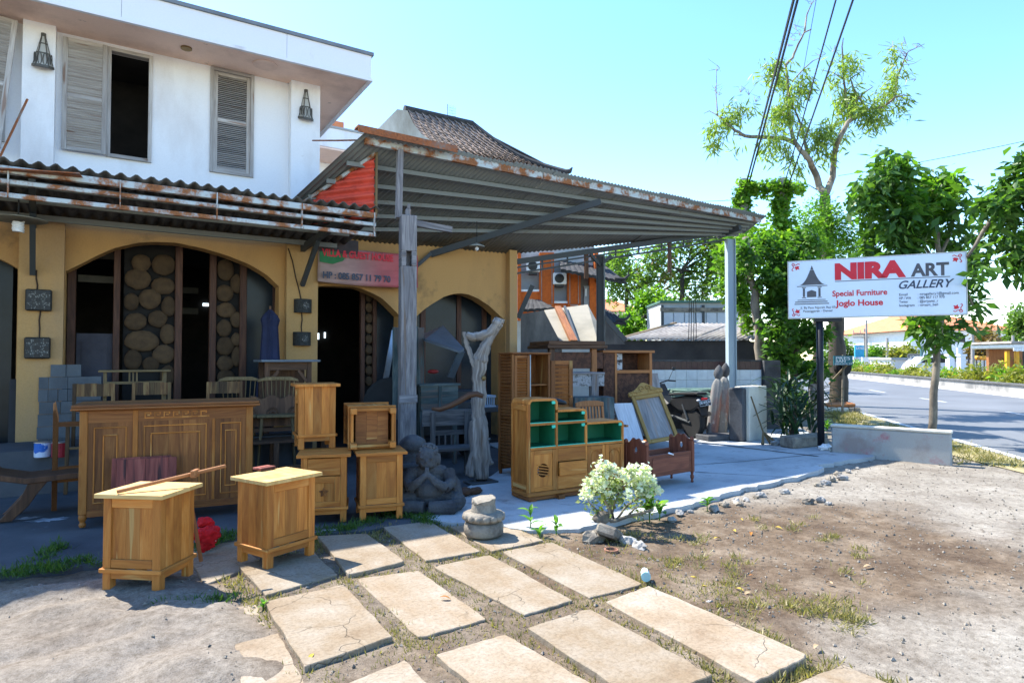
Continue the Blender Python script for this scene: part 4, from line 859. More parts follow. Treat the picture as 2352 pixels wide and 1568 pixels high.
tin((138, 1028, 7.05), 'dark red paint tin with a white lid on the chaise', (.34, .02, .03), (.25, .015, .02))
# red cloth and a second clamp stick beside the first cabinet
a = G(462, 1289); st = thing('wood_stick', 'orange stick standing tilted behind the nearest cabinet', 'stick', a); mb = MB(); q = PD(441, 1168, 4.72) - a; mb.beam((0, 0, 0), q, .022, .022); mb.build('stick_shaft', orange_wood, st, bevel=.003)
cloth_m = plain('red_cloth', (.60, .012, .02), (.42, .008, .014), 5, .8, bump=.3, bscale=200)
b = PD(458, 1180, 4.85); bg_ = thing('red_bag', 'crumpled bright red cloth bag heaped behind the nearest cabinet', 'bag', (b.x + .03, b.y + .05, 0)); mb = MB()
for k in range(7): mb.blob((random.uniform(-.09, .11), random.uniform(-.05, .05), .08 + random.uniform(0, .2)), (random.uniform(.05, .09), .05, random.uniform(.05, .09)), 9, 7, .3, k + 3)
bg_.scale = (.82, .82, .86); o = mb.build('cloth', cloth_m, bg_, smooth=True); rm_ = o.modifiers.new('merge', 'REMESH'); rm_.mode = 'VOXEL'; rm_.voxel_size = .011; rm_.use_smooth_shade = True; tx_ = bpy.data.textures.new('folds', 'CLOUDS'); tx_.noise_scale = .05; dm_ = o.modifiers.new('folds', 'DISPLACE'); dm_.texture = tx_; dm_.strength = .06; dm_.mid_level = .5
mb = MB()
for k in range(2): mb.blob((.07 + random.uniform(-.04, .04), -.055 - .01 * k, .12 + .045 * k), (.022, .012, .018), 7, 5, .35, k)
mb.build('white_print', white_m, bg_, smooth=True)

# stepped display sideboard
a, b = G(1214, 1153), G(1434, 1123); loc, rz = pl(a, b); w = (b - a).length; d = .34
sbd = thing('sideboard', 'stepped honey teak sideboard with green lined shelves, doors and drawers', 'sideboard', loc, rz)
X = [0, .372 * w / 1.29, .765 * w / 1.29, w]; ZT = [1.07, .944, .790]; tk = .026; r = .055
def band(x0, x1, zt, zlow, lr=False):
    n = 6; arc = lambda cx, cz, rr, a0, a1: [(cx + rr * math.cos(t_), cz + rr * math.sin(t_)) for t_ in np.linspace(a0, a1, n)]
    if lr: out = [(x0, zt - r)] + arc(x0 + r, zt - r, r, math.pi, math.pi / 2) 
    else: out = [(x0, zt)]
    out += arc(x1 - r, zt - r, r, math.pi / 2, 0) + [(x1, zlow), (x1 - tk, zlow)] + arc(x1 - r, zt - r, r - tk, 0, math.pi / 2)
    if lr: out += arc(x0 + r, zt - r, r - tk, math.pi / 2, math.pi) + [(x0 + tk, zt - r - .001)]
    else: out += [(x0, zt - tk)]
    return out
for i in range(3):
    zl = ZT[i + 1] + .001 if i < 2 else .09
    mb = MB(); mb.prism(band(X[i] - (0 if i == 0 else 0), X[i + 1], ZT[i], zl, i == 0), 0, d); mb.build('step_top', teak if i else teak, sbd, bevel=.004)
mb = MB(); planks(mb, 0, d, 0, .022, .09, ZT[0] - r - .001, 3, Matrix.Translation((.0225, 0, 0)) @ Matrix.Rotation(R(90), 4, 'Z')); mb.build('side_panel', teak, sbd)
mb = MB()
for y in (0, d - .035): mb.box(-.012, -.0002, y, y + .035, .09, ZT[0] - r, grain=2)
mb.box(-.012, -.0002, .036, d - .036, ZT[0] - r - .07, ZT[0] - r - .01); mb.box(-.012, -.0002, .036, d - .036, .12, .17); mb.build('side_frame', teak, sbd, bevel=.003)
for i in (1, 2): mb = MB(); mb.box(X[i] - tk, X[i] - .0005, .001, d, .09, ZT[i] - tk - .001, grain=2); mb.build('divider', teak, sbd)
for x0, x1, z in ((0, X[2] - tk, .80), (0, w - tk, .545)): mb = MB(); mb.box(x0 + .0226, x1 - .0005, -.004, d, z - .013, z + .013, grain=0); mb.build('shelf', teak, sbd, bevel=.003)
comp = [(0, .813, ZT[0] - tk), (0, .558, .787), (1, .813, ZT[1] - tk), (1, .558, .787), (2, .558, ZT[2] - tk)]
for i, z0, z1 in comp:
    x0 = X[i] + .024 if i == 0 else X[i]; x1 = X[i + 1] - tk
    mb = MB(); q = .003; mb.box(x0, x1, d - .012, d - .002, z0, z1); mb.box(x0 + .0003, x0 + q, .02, d - .013, z0, z1); mb.box(x1 - q, x1 - .0003, .02, d - .013, z0, z1); mb.box(x0 + q, x1 - q, .02, d - .013, z1 - q, z1 - .0003); mb.box(x0 + q, x1 - q, .02, d - .013, z0 + .0003, z0 + q)
    ln = mb.build('green_lining', teal_paint, sbd)
    mb = MB(); mb.box(x0, x1, .002, .019, z0 + .0003, z0 + .007); mb.build('turquoise_edge', teal_edge, ln)
    mb = MB(); mb.box(x1 - .045, x1 - .004, .003, .018, z1 - .035, z1 - .004); mb.build('corner_block', teal_edge, ln)
zb, zt = .095, .530
def door(x0, x1, nm='cupboard_door', arched=False, hole=False, rot=0):
    W_ = x1 - x0; H = zt - zb - .004; sft = .045
    mb = MB(); mb.box(0, sft, -.004, .016, 0, H); mb.box(W_ - sft, W_, -.004, .016, 0, H); mb.box(sft + .0005, W_ - sft - .0005, -.004, .016, 0, sft); mb.box(sft + .0005, W_ - sft - .0005, -.004, .016, H - sft, H)
    D_ = mb.build(nm, teak, sbd, bevel=.003, loc=(x0, 0, zb + .002), rot=(0, 0, rot)); a0, a1, b0, b1 = sft + .001, W_ - sft - .001, sft + .001, H - sft - .001
    if hole:
        cx, cz, rr = (a0 + a1) / 2, (b0 + b1) / 2, .072; n = 32; mb = MB(); vs = []
        for y in (.004, .014):
            for k in range(n):
                t_ = 2 * math.pi * k / n; cs, sn = math.cos(t_), math.sin(t_); vs.append((cx + rr * cs, y, cz + rr * sn))
                q = min((a1 - cx) / abs(cs) if abs(cs) > 1e-6 else 9, (b1 - cz) / abs(sn) if abs(sn) > 1e-6 else 9); vs.append((cx + q * cs, y, cz + q * sn))
        fs = []
        for L in (0, 2 * n):
            for k in range(n): k2 = (k + 1) % n; fs.append((L + 2 * k, L + 2 * k + 1, L + 2 * k2 + 1, L + 2 * k2))
        for k in range(n): k2 = (k + 1) % n; fs.append((2 * k, 2 * k2, 2 * n + 2 * k2, 2 * n + 2 * k))
        mb.add(vs, fs, tint=.8); mb.build('pierced_panel', teak, D_)
        for k in range(4):
            mb = MB(); z = cz - .045 + k * .03; mb.beam((cx - .075, .0, z + .018), (cx + .075, .0, z - .012), .006, .012); mb.build('bar', teak, D_)
    else:
        mb = MB(); planks(mb, a0, a1, .006, .014, b0, b1, 2); mb.build('recessed_panel', teak, D_)
        if arched:
            mb = MB(); n = 10; cx = (a0 + a1) / 2; rr = (a1 - a0) / 2 - .012; pts = [(cx - rr, .002, b0 + .02), (cx - rr, .002, b1 - rr - .01)] + [(cx + rr * math.cos(t_), .002, b1 - rr - .01 + rr * math.sin(t_)) for t_ in np.linspace(math.pi, 0, n)] + [(cx + rr, .002, b0 + .02), (cx - rr, .002, b0 + .02)]
            mb.tube(pts, .004, 5); mb.build('arch_moulding', teak, D_)
    return D_
door(.024, X[1] - tk, hole=True)
mid = (X[2] + w - tk) / 2; door(X[2] + .001, mid - .001, arched=True); door(mid + .003, w - tk, arched=True, rot=R(-5))
for k, (z0, z1) in enumerate(((.097, .238), (.243, .385), (.39, .530))):
    off = -.035 if k == 1 else -.002; mb = MB(); mb.box(X[1] + .002, X[2] - tk - .002, off, off + .02, z0, z1); mb.box(X[1] + .012, X[2] - tk - .012, off + .021, .25, z0 + .01, z1 - .02); mb.build('drawer', teak, sbd, bevel=.003)
mb = MB(); mb.box(0, w - .02, .012, d - .01, .094, .099, grain=0); mb.build('base_board', teak_dull, sbd)
mb = MB(); mb.box(-.016, w + .006, -.016, d, .045, .092); mb.build('base_moulding', teak, sbd, bevel=.012)
mb = MB(); mb.box(-.004, w, -.006, .02, .012, .044); mb.box(-.004, .02, .021, d, .012, .044); mb.build('plinth', teak_dull, sbd)
for x in (.02, w * .27, w - .1): mb = MB(); mb.box(x, x + .08, -.004 if x < .1 else -.05, .06, 0, .0115 if x < .1 else .044); mb.build('foot', teak_dull, sbd)
# bowls on the sideboard
for px, zz, lab in (((1282, 917), ZT[1], 'flat dark carved tray leaning over the middle step of the sideboard'), ((1300, 926), ZT[1], 'dark hooked horn-like carving on the middle step of the sideboard')):
    pass

# small slatted-end child bed
a, b = G(1486, 1127), G(1596, 1107); loc, rz = pl(a, b); w = (b - a).length; d = .36
bed = thing('child_bed', 'small red-brown carved child bed with pierced end boards', 'bed', loc, rz)
for x, n_ in ((0, 'near'), (w - .045, 'far')):
    for y in (0, d - .045):
        mb = MB(); mb.box(x, x + .045, y, y + .045, .13, .50, grain=2); mb.lathe([(.014, 0), (.02, .012), (.012, .03), (.024, .06), (.022, .085), (.014, .1), (.023, .13)], 10, (x + .0225, y + .0225, 0)); mb.lathe([(.02, 0), (.028, .015), (.024, .04), (.008, .055)], 10, (x + .0225, y + .0225, .5)); mb.build('leg', mahogany, bed, bevel=.004)
    n = 20; top = [(.047 + (d - .094) * k / n, .485 + .085 * math.sin(math.pi * k / n) ** .6 + .012 * math.cos(6 * math.pi * k / n)) for k in range(n + 1)]
    zh, rh = .44, .026; cx = d / 2
    hole = [(cx + rh * math.cos(t_), zh + 1.5 * rh * math.sin(t_)) for t_ in np.linspace(math.pi / 2, -1.5 * math.pi, 15)]
    out = [(.047, .14), (cx, .14), (cx, zh + 0)]; left = [(.047, .14), (cx - .0004, .14)] + [p_ for p_ in hole if p_[0] <= cx + 1e-6][::-1]
    L_ = [(.047, .14), (cx, .14)] + [(cx + rh * math.cos(t_), zh + 1.5 * rh * math.sin(t_)) for t_ in np.linspace(-math.pi / 2, -1.5 * math.pi, 9)] + [p_ for p_ in top if p_[0] <= cx + 1e-6][::-1]
    R_ = [(cx, .14), (d - .047, .14)] + [p_ for p_ in top if p_[0] >= cx - 1e-6][::-1] + [(cx + rh * math.cos(t_), zh + 1.5 * rh * math.sin(t_)) for t_ in np.linspace(math.pi / 2, -math.pi / 2, 9)]
    mb = MB(); mb.prism(L_, x + .012, x + .034, 'x', tint=.5); mb.prism(R_, x + .012, x + .034, 'x', tint=.5); mb.build('end_board', mahogany, bed)
for y in (.01, d - .032): mb = MB(); mb.box(.046, w - .046, y, y + .022, .135, .385, grain=0); mb.build('side_rail', mahogany, bed, bevel=.003)
mb = MB(); mb.box(.10, w - .10, .003, .0095, .18, .345); mb.build('rail_panel', mahogany, bed, bevel=.005)
mb = MB(); [mb.box(.04, w - .04, .034 + k * .06, .034 + k * .06 + .056, .30, .318, grain=0) for k in range(5)]; mb.build('bed_boards', plain('dusty_board', (.20, .215, .23), (.14, .15, .16), 5, .9), bed)
mb = MB(); mb.add([(.36, .0, .388), (.46, -.006, .36), (.45, -.012, .375), (.40, .02, .40)], [(0, 1, 2), (0, 2, 3)]); o = mb.build('torn_paper', white_m, bed)
# driftwood figure on a plate
p = G(1106, 1107); dw = thing('driftwood_sculpture', 'tall forked grey driftwood sculpture on a dark stand', 'sculpture', p); k = (p - O).dot(_F0) / FL
def dp(x, y, dy=0): q = PD(x, y, (p - O).dot(_F0)); return Vector((q.x - p.x, q.y - p.y + dy, q.z))
def knot(pts, rad, seed, n=14):
    g = random.Random(seed); P = [dp(*q) for q in pts]; mb = MB(); PP = []; RR = []
    for i in range(len(P) - 1):
        for s_ in range(5): t_ = s_ / 5; PP.append(P[i].lerp(P[i + 1], t_) + Vector((g.uniform(-.006, .006), g.uniform(-.006, .006), 0))); RR.append((rad[i] * (1 - t_) + rad[i + 1] * t_) * g.uniform(.92, 1.08))
    PP.append(P[-1]); RR.append(rad[-1]); mb.tube(PP, RR, n)
    for i, v in enumerate(mb.v):
        j = i % n; q = PP[min(i // n, len(PP) - 1)]; f = 1 + .17 * math.sin(j * 2.9 + seed) + .08 * math.sin(j * 5 + i * .05); vv = Vector(v); vv = q + (vv - q) * f; mb.v[i] = tuple(vv)
    return mb
knot([(1107, 1098), (1104, 1040), (1101, 975), (1099, 940), (1101, 905), (1100, 860), (1104, 822)], [.085, .115, .10, .07, .085, .075, .085], 3).build('trunk', drift, dw, smooth=True)
knot([(1103, 830), (1112, 800), (1125, 775), (1138, 757), (1148, 744)], [.085, .07, .05, .045, .045], 5).build('branch', drift, dw, smooth=True)
knot([(1074, 769), (1086, 774), (1104, 772), (1124, 765), (1137, 752), (1145, 738), (1150, 731)], [.035, .05, .055, .055, .055, .065, .05], 6).build('bowl_branch', drift, dw, smooth=True)
knot([(1066, 762), (1071, 785), (1078, 808), (1086, 828), (1095, 850)], [.022, .026, .03, .035, .03], 7).build('thin_branch', drift, dw, smooth=True)
knot([(1092, 1020), (1086, 1060), (1083, 1092)], [.035, .06, .075], 8).build('root_flare', drift, dw, smooth=True)
knot([(1112, 1045), (1125, 1062), (1134, 1062)], [.06, .035, .012], 9).build('root_spur', drift, dw, smooth=True)
mb = MB(); mb.box(-.19, .17, -.12, .12, 0, .02); mb.build('stand_plate', steel_dark, dw, bevel=.004)
for x in (-.1, .06): mb = MB(); mb.tube([(x, -.02, .02), (x, -.02, .16)], .008, 6); mb.build('stand_pin', steel_dark, dw)
mb = MB(); q = PD(1111, 868, (p - O).dot(_F0) - .1); mb.blob((q.x - p.x, q.y - p.y, q.z), (.028, .028, .035), 10, 7, .1); mb.build('brass_knob', plain('dull_brass', (.20, .13, .05), None, 8, .5, .5), dw, smooth=True)
# the dark curved branch held level in front of it
mb = MB(); D1 = (p - O).dot(_F0) - .35; pts = [(992, 938), (1010, 940), (1035, 931), (1058, 919), (1078, 907), (1095, 904), (1110, 910)]; P = [PD(x, y, D1) for x, y in pts]
mb.tube(P, [.018, .03, .034, .037, .037, .034, .028], 10); br = thing('curved_branch', 'dark curved branch lying across the driftwood and cart box', 'branch', P[3]); mb.v = [tuple(Vector(v) - P[3]) for v in mb.v]; mb.build('branch_wood', brown_wood, br, smooth=True)

# lotus pedestal stump
p = G(1111, 1226, .004); ped = thing('stone_pedestal', 'broken round stone lotus base standing on a paving slab', 'pedestal', p); q = 1.0
mb = MB(); mb.lathe([(.155, 0), (.168, .02), (.170, .07), (.158, .105), (.135, .115)], 28); mb.build('base_ring', stone_l, ped, smooth=True)
lt = MB(); lt.lathe([(.13, .112), (.17, .135), (.178, .16), (.165, .185), (.135, .195), (.10, .2)], 28); lo = lt.build('lotus_ring', stone_l, ped, smooth=True)
for k in range(16):
    a_ = 2 * math.pi * k / 16; mb = MB(); mb.blob((.168 * math.cos(a_), .168 * math.sin(a_), .155), (.018, .034, .028), 8, 6, .06, k, M=Matrix.Rotation(a_, 3, 'Z')); mb.build('petal', stone_l, lo, smooth=True)
mb = MB(); pr = [(.115, .19), (.105, .22), (.098, .26), (.103, .295)]; n = 24; mb.lathe(pr, n)
for i in range(len(pr) * n):
    v = mb.v[i]
    if i >= 3 * n: mb.v[i] = (v[0], v[1], v[2] + random.uniform(-.02, .015) + v[0] * .12)
mb.build('broken_shaft', stone_l, ped)
# praying stone figure
p = G(1000, 1172); sf = thing('seated_statue', 'dark stone figure seated cross-legged with praying hands', 'statue', (p.x, p.y + .12, 0), ang(p, O) + R(90) - R(8))
sf.scale = (1.0, 1.0, 1.0)
mb = MB(); B = lambda c, r, rot=None, j=.03: mb.blob(c, r, 14, 10, j, 1, M=(Matrix.Rotation(R(rot[0]), 3, rot[1]) if rot else None))
B((0, .03, .26), (.155, .125, .17)); B((0, -.045, .19), (.15, .12, .11)); B((0, .02, .10), (.19, .16, .09)); B((0, .03, .36), (.185, .105, .085))
hx = -.02; B((hx, -.03, .505), (.108, .118, .128)); B((hx, -.115, .455), (.062, .045, .045)); B((0, .0, .42), (.07, .07, .05))
for s_ in (-1, 1):
    mb.tube([(s_ * .175, .02, .37), (s_ * .215, -.06, .27), (s_ * .17, -.16, .235)], [.068, .062, .052], 10); mb.tube([(s_ * .17, -.16, .235), (s_ * .085, -.215, .30), (s_ * .018, -.225, .365)], [.05, .04, .028], 10)
    mb.tube([(s_ * .12, .02, .10), (s_ * .29, -.10, .085), (s_ * .25, -.22, .06), (s_ * .02, -.25, .065)], [.11, .09, .075, .06], 10)
    B((hx + s_ * .108, -.01, .49), (.02, .036, .06)); B((hx + s_ * .042, -.138, .52), (.022, .014, .014))
    mb.tube([(s_ * .013, -.232, .35), (s_ * .010, -.215, .445)], [.019, .009], 8)
    mb.tube([(s_ * .17, .02, .38), (s_ * .25, .0, .25), (s_ * .29, -.04, .08)], [.04, .055, .06], 8)
B((hx, -.148, .488), (.017, .022, .026)); B((hx, -.140, .448), (.034, .014, .010))
o = mb.build('stone_body', stone, sf, smooth=True); mo = o.modifiers.new('merge', 'REMESH'); mo.mode = 'VOXEL'; mo.voxel_size = .0085; mo.use_smooth_shade = True; mo2 = o.modifiers.new('soft', 'SMOOTH'); mo2.iterations = 1; tx2_ = bpy.data.textures.new('weathering', 'CLOUDS'); tx2_.noise_scale = .02; dm_ = o.modifiers.new('weathering', 'DISPLACE'); dm_.texture = tx2_; dm_.strength = .008
hb = MB(); g = random.Random(4)
for k in range(70):
    th, ph = g.uniform(0, 2 * math.pi), g.uniform(.0, 1.25); v = Vector((-.02 + .108 * math.sin(ph) * math.cos(th), -.02 + .116 * math.sin(ph) * math.sin(th), .512 + .126 * math.cos(ph)))
    if v.y < -.09: continue
    hb.blob(v, .019, 6, 5, .1, k)
hb.build('hair_curls', stone, sf, smooth=True)
mb = MB(); mb.blob((0, .04, 0), (.30, .24, .045), 16, 6, .05, 3); mb.build('stone_base', stone, sf, smooth=True)
q = PD(946, 1060, 6.9); sf2 = thing('weathered_statue', 'weathered dark stone carving with a big ear, behind the praying figure', 'statue', (q.x, q.y, 0))
mb = MB(); mb.blob((0, 0, .30), (.20, .16, .30), 14, 9, .1, 2); mb.blob((0, -.02, .55), (.15, .14, .12), 14, 9, .05, 3); mb.blob((.11, -.12, .47), (.022, .03, .055), 8, 6, .1, 4); mb.tube([(-.2, -.16, .36), (0, -.2, .36), (.15, -.15, .40)], [.03, .04, .03], 8); mb.blob((-.05, -.06, .22), (.2, .16, .2), 12, 8, .1, 8)
o = mb.build('stone_body', stone, sf2, smooth=True); mo = o.modifiers.new('merge', 'REMESH'); mo.mode = 'VOXEL'; mo.voxel_size = .012; mo.use_smooth_shade = True
p = G(1080, 1136); lp = thing('wood_lump', 'low dark carved wooden lump on the pale floor', 'carving', p, R(10)); mb = MB(); mb.blob((-.08, 0, .045), (.09, .07, .05), 12, 8, .12, 2); mb.blob((.07, 0, .035), (.10, .055, .04), 12, 8, .12, 5); o = mb.build('carved_body', brown_wood, lp, smooth=True); mo = o.modifiers.new('merge', 'REMESH'); mo.mode = 'VOXEL'; mo.voxel_size = .008; mo.use_smooth_shade = True
# ---------------------------------------------------------------- veranda and the furniture in the shade
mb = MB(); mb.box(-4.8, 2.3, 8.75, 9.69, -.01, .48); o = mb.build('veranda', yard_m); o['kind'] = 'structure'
# concrete blocks
bs = None; o0 = PD(88, 866, 7.9); zb = o0.z - 8 * .155; bl_me = {}; ordn = ('first', 'second', 'third', 'fourth', 'fifth'); crs = ('bottom', 'second', 'third', 'fourth', 'fifth', 'sixth', 'seventh', 'eighth', 'topmost')
def blockmesh(L):
    if L not in bl_me: mb = MB(); mb.box(0, L - .004, 0, .19, 0, .151); bl_me[L] = mb.mesh('concrete_block', block_m)
    return bl_me[L]
side = PD(88, 900, 7.9).x
for r_ in range(9):
    pat = [.10, .10, .10, .36] if r_ % 3 == 0 else ([.36, .20, .10] if r_ % 3 == 1 else [.11, .33, .22])
    if r_ == 8: pat = [.16, .16]; 
    x = side + (.12 if r_ == 8 else random.uniform(-.012, .012)); pat = pat[::-1] if r_ % 2 else pat
    for bi_, L in enumerate(pat):
        if r_ == 8 and L: L = .16
        b_ = bpy.data.objects.new('concrete_block', blockmesh(L)); COL.objects.link(b_); b_.location = (x, o0.y + random.uniform(-.012, .012), zb + r_ * .1555); b_.rotation_euler.z = random.uniform(-.012, .012)
        tag(b_, 'grey concrete block, %s from the charcoal board in the %s course of the stack' % (ordn[bi_], crs[r_]), 'block', 'grey concrete blocks stacked by the pillar'); x += L
mb = MB(); mb.box(0, .26, 0, .02, .0, 1.22); o = mb.build('charcoal_board', plain('charcoal_board', (.03, .032, .038), None, 4, .7), loc=(side - .30, o0.y + .06, .02), rot=(R(-4), 0, 0)); tag(o, 'dark charcoal board leaning beside the concrete block stack', 'board')
mb = MB(); mb.blob((0, 0, .022), .024, 8, 6, 0); o = mb.build('green_ball', plain('bright_green', (.02, .55, .08), None, 5, .4, bump=0), smooth=True, loc=(side + .05, o0.y + .05, zb + 8 * .1555)); tag(o, 'tiny bright green ball on top of the concrete blocks', 'ball')
# stools with striped slat backs
def stool(px, D, label):
    p = PD(px, 900, D); s = thing('bar_stool', label, 'stool', (p.x, p.y, 0), R(-6), 'striped bar stools behind the counter')
    for x in (-.2, .2):
        for y in (-.18, .2): mb = MB(); mb.beam((x, y, 0), (x * .95, y * .95, .74 if y < 0 else 1.2), .035, .035); mb.build('leg', stripe_l, s)
    mb = MB(); planks(mb, -.22, .22, -.2, .2, .74, .765, 4); mb.build('seat', stripe_l, s)
    for k in range(7): mb = MB(); mb.box(-.21 + k * .06, -.21 + k * .06 + .059, .185, .203, .95 + .1, 1.20 + random.uniform(-.004, .004), grain=2); mb.build('back_slat', stripe_l, s)
    for z in (.25, .5): mb = MB(); mb.beam((-.2, -.17, z), (.2, -.17, z), .025, .025); mb.build('stretcher', stripe_l, s)
stool(210, 7.25, 'striped slat-back stool showing above the counter, nearest the ladder frame'); stool(346, 7.6, 'striped slat-back stool showing above the middle of the counter'); stool(517, 7.9, 'striped slat-back stool half hidden behind the far end of the counter')
def spindle_chair(px, D, label):
    p = PD(px, 900, D); s = thing('spindle_chair', label, 'chair', (p.x, p.y, 0), R(-14), 'spindle-back chairs in the shade'); zt = PD(px, 866, D).z
    mb = MB(); mb.prism([(-.26, zt - .07), (-.24, zt - .03), (-.15, zt), (.15, zt), (.24, zt - .03), (.26, zt - .07), (.2, zt - .055), (0, zt - .045), (-.2, zt - .055)], .2, .235); mb.build('crest_rail', bamboo, s, bevel=.006)
    for k in range(8): x = -.2 + k * .057; mb = MB(); mb.tube([(x * .85, .2, .78), (x, .215, zt - .05)], .006, 6); mb.build('spindle', bamboo, s)
    mb = MB(); mb.prism([(-.24, -.2), (.24, -.2), (.26, .1), (.2, .24), (-.2, .24), (-.26, .1)], .745, .78, 'z'); mb.build('seat', bamboo, s, bevel=.006)
    for x in (-.18, .18):
        for y in (-.15, .17): mb = MB(); mb.tube([(x, y, .745), (x * 1.25, y * 1.25, 0)], [.018, .014], 8); mb.build('leg', bamboo, s)
spindle_chair(545, 8.1, 'spindle-back chair beside the striped stool, its crest rail showing'); spindle_chair(638, 8.2, 'spindle-back chair in front of the slate topped table')
# bamboo console
p = PD(237, 846, 8.75); q = PD(368, 846, 9.2); t_ = thing('console_table', 'slim bamboo-like console table in front of the log-slice panel', 'table', (p.x, 8.95, .48)); w = q.x - p.x; zt = p.z - .48
mb = MB(); mb.box(-.03, w + .03, -.03, .30, zt - .025, zt); mb.build('table_top', bamboo, t_, bevel=.004)
for x in (.02, w - .05):
    for y in (.0, .24): mb = MB(); mb.box(x, x + .035, y, y + .035, 0, zt - .026); mb.build('leg', bamboo, t_)
for z in (zt - .17, zt - .55): mb = MB(); mb.box(.056, w - .051, .002, .03, z, z + .03); mb.build('rail', bamboo, t_)
for k in range(3): x = w * (.40 + k * .055); mb = MB(); mb.box(x, x + .018, .004, .026, zt - .139, zt - .026); mb.build('slat', bamboo, t_)
# slate topped work table
p = PD(596, 826, 8.55); q = PD(722, 824, 8.9); t_ = thing('work_table', 'tall wooden table with a slate grey top beside the ochre pilaster', 'table', (p.x + .06, 9.0, .48)); w = max(.6, q.x - p.x - .1); zt = p.z - .48
mb = MB(); mb.box(-.06, w + .10, -.08, .5, zt - .03, zt, ); mb.build('table_top', plain('slate', (.16, .19, .22), (.12, .14, .16), 3, .6), t_, bevel=.004)
for x in (0, w - .06):
    for y in (0, .4): mb = MB(); mb.box(x, x + .06, y, y + .06, 0, zt - .031); mb.build('leg', brown_wood, t_)
mb = MB(); mb.box(.061, w - .061, .004, .03, zt - .14, zt - .031); mb.build('apron', brown_wood, t_)
for x0, x1 in ((.06, .18), (w - .06, w - .18)): mb = MB(); mb.beam((x0, .018, zt - .30), (x1, .018, zt - .15), .025, .04); mb.build('brace', brown_wood, t_)
mb = MB(); planks(mb, .061, w - .061, .38, .4, .1, zt - .15, 5); mb.build('back_board', brown_wood, t_)
# closed parasol
p = PD(628, 830, 8.95); ps = thing('closed_parasol', 'closed dark blue parasol leaning by the glass', 'parasol', (p.x, p.y + .25, .48)); z1 = PD(630, 708, 8.95).z - .48
mb = MB(); mb.lathe([(.16, .35), (.17, .45), (.13, .9), (.10, z1 - .25), (.12, z1 - .15), (.09, z1 - .08), (.015, z1)], 14)
for i, v in enumerate(mb.v): f = 1 + .14 * math.cos(7 * 2 * math.pi * (i % 14) / 14); mb.v[i] = (v[0] * f, v[1] * f, v[2])
mb.build('canopy', plain('navy_cloth', (.022, .028, .07), None, 4, .8), ps); mb = MB(); mb.tube([(0, 0, 0), (0, 0, z1 + .05)], .016, 8); mb.build('pole', brown_wood, ps)
# carved bench
p = PD(580, 1000, 7.75); be = thing('carved_bench', 'dim carved bench with pierced scroll back between counter and cabinets', 'bench', (p.x, p.y, 0), R(-4)); w = .95
mb = MB(); mb.box(-.45, w, 0, .42, .44, .47); mb.build('seat', brown_wood, be)
for x in (-.44, .25, w - .06):
    for y in (0, .36): mb = MB(); mb.box(x, x + .06, y, y + .06, 0, .439); mb.build('leg', brown_wood, be)
mb = MB(); n = 24; mb.prism([(-.45, .62)] + [(w, .62)] + [(w - (w + .45) * k / n, .93 + .07 * math.sin(math.pi * k / n) + .03 * math.cos(k * 1.6)) for k in range(n + 1)], .36, .39); br_ = mb.build('back_board', brown_wood, be)
mb = MB(); mb.box(-.45, w, .35, .395, .55, .60); mb.build('back_rail', brown_wood, be)
for k in range(5):
    mb = MB(); c_ = -.25 + k * .26; mb.tube([(c_ + .08 * math.cos(a_) * (1 - a_ / 12), .35, .78 + .09 * math.sin(a_) * (1 - a_ / 12)) for a_ in np.linspace(0, 9.5, 24)], .010, 6); mb.build('scroll', brown_wood, br_)
mb = MB(); mb.box(-.45, w, .02, .06, .10, .15); mb.build('stretcher', brown_wood, be)
# jeep with its bonnet up
grey_p = plain('grey_car_paint', (.085, .11, .135), (.055, .07, .085), 3, .45, bump=.05); dark_p = plain('dark_car', (.03, .032, .036), None, 3, .5)
jp = thing('old_jeep', 'old dark jeep with its grey bonnet raised and a spare wheel, under the canopy', 'jeep', (0, 0, 0))
Dj = 9.0
hp = [PD(962, 770, 9.5), PD(1018, 747, 9.7), PD(1066, 800, 8.9), PD(1056, 806, 8.7), PD(976, 779, 8.8)]
nz = Vector((0, 0, -.03)); mb = MB(); mb.add(hp + [q + nz for q in hp], [(0, 1, 2, 3, 4), (9, 8, 7, 6, 5)] + [(i, i + 5, (i + 1) % 5 + 5, (i + 1) % 5) for i in range(5)]); mb.build('bonnet', grey_p, jp)
mb = MB(); mb.beam(PD(1060, 806, 8.85), PD(1035, 866, 9.0), .10, .03, (0, 1, 0)); mb.build('bonnet_side', grey_p, jp)
c_ = PD(1000, 930, 9.3); mb = MB(); mb.box(-.75, .75, 0, .7, .35, .86); mb.box(-.70, .70, .1, .7, .861, 1.02); mb.build('body', dark_p, jp, bevel=.03, loc=(c_.x, c_.y, 0))
mb = MB(); mb.lathe([(.05, -.02), (.09, .0), (.05, .03)], 12, sy=.35); mb.build('red_lamp', plain('dull_red_lamp', (.30, .02, .02), None, 4, .4), jp, loc=PD(995, 853, 9.1), rot=(R(90), 0, 0))
def wheel(loc, par, r=.37, w=.2, rot=(R(90), 0, 0), m=black_rub, rim=None):
    mb = MB(); mb.lathe([(r * .62, -w / 2), (r * .92, -w / 2), (r, -w * .3), (r, w * .3), (r * .92, w / 2), (r * .62, w / 2)], 24); wl = mb.build('tyre', m, par, loc=loc, rot=rot)
    mb = MB(); mb.lathe([(r * .60, -w * .3), (r * .60, w * .3), (r * .5, w * .3), (r * .2, w * .12), (r * .2, w * .25), (.02, w * .25)], 18); mb.build('rim', rim or rust_m, wl)
    return wl
q = PD(897, 928, 8.95); wheel(q, jp, .38, .2, (R(90), 0, R(-20)))
for sx in (-.6, .6): wheel((c_.x + sx, c_.y + .1, .36), jp, .36, .18, (R(90), 0, R(90)))
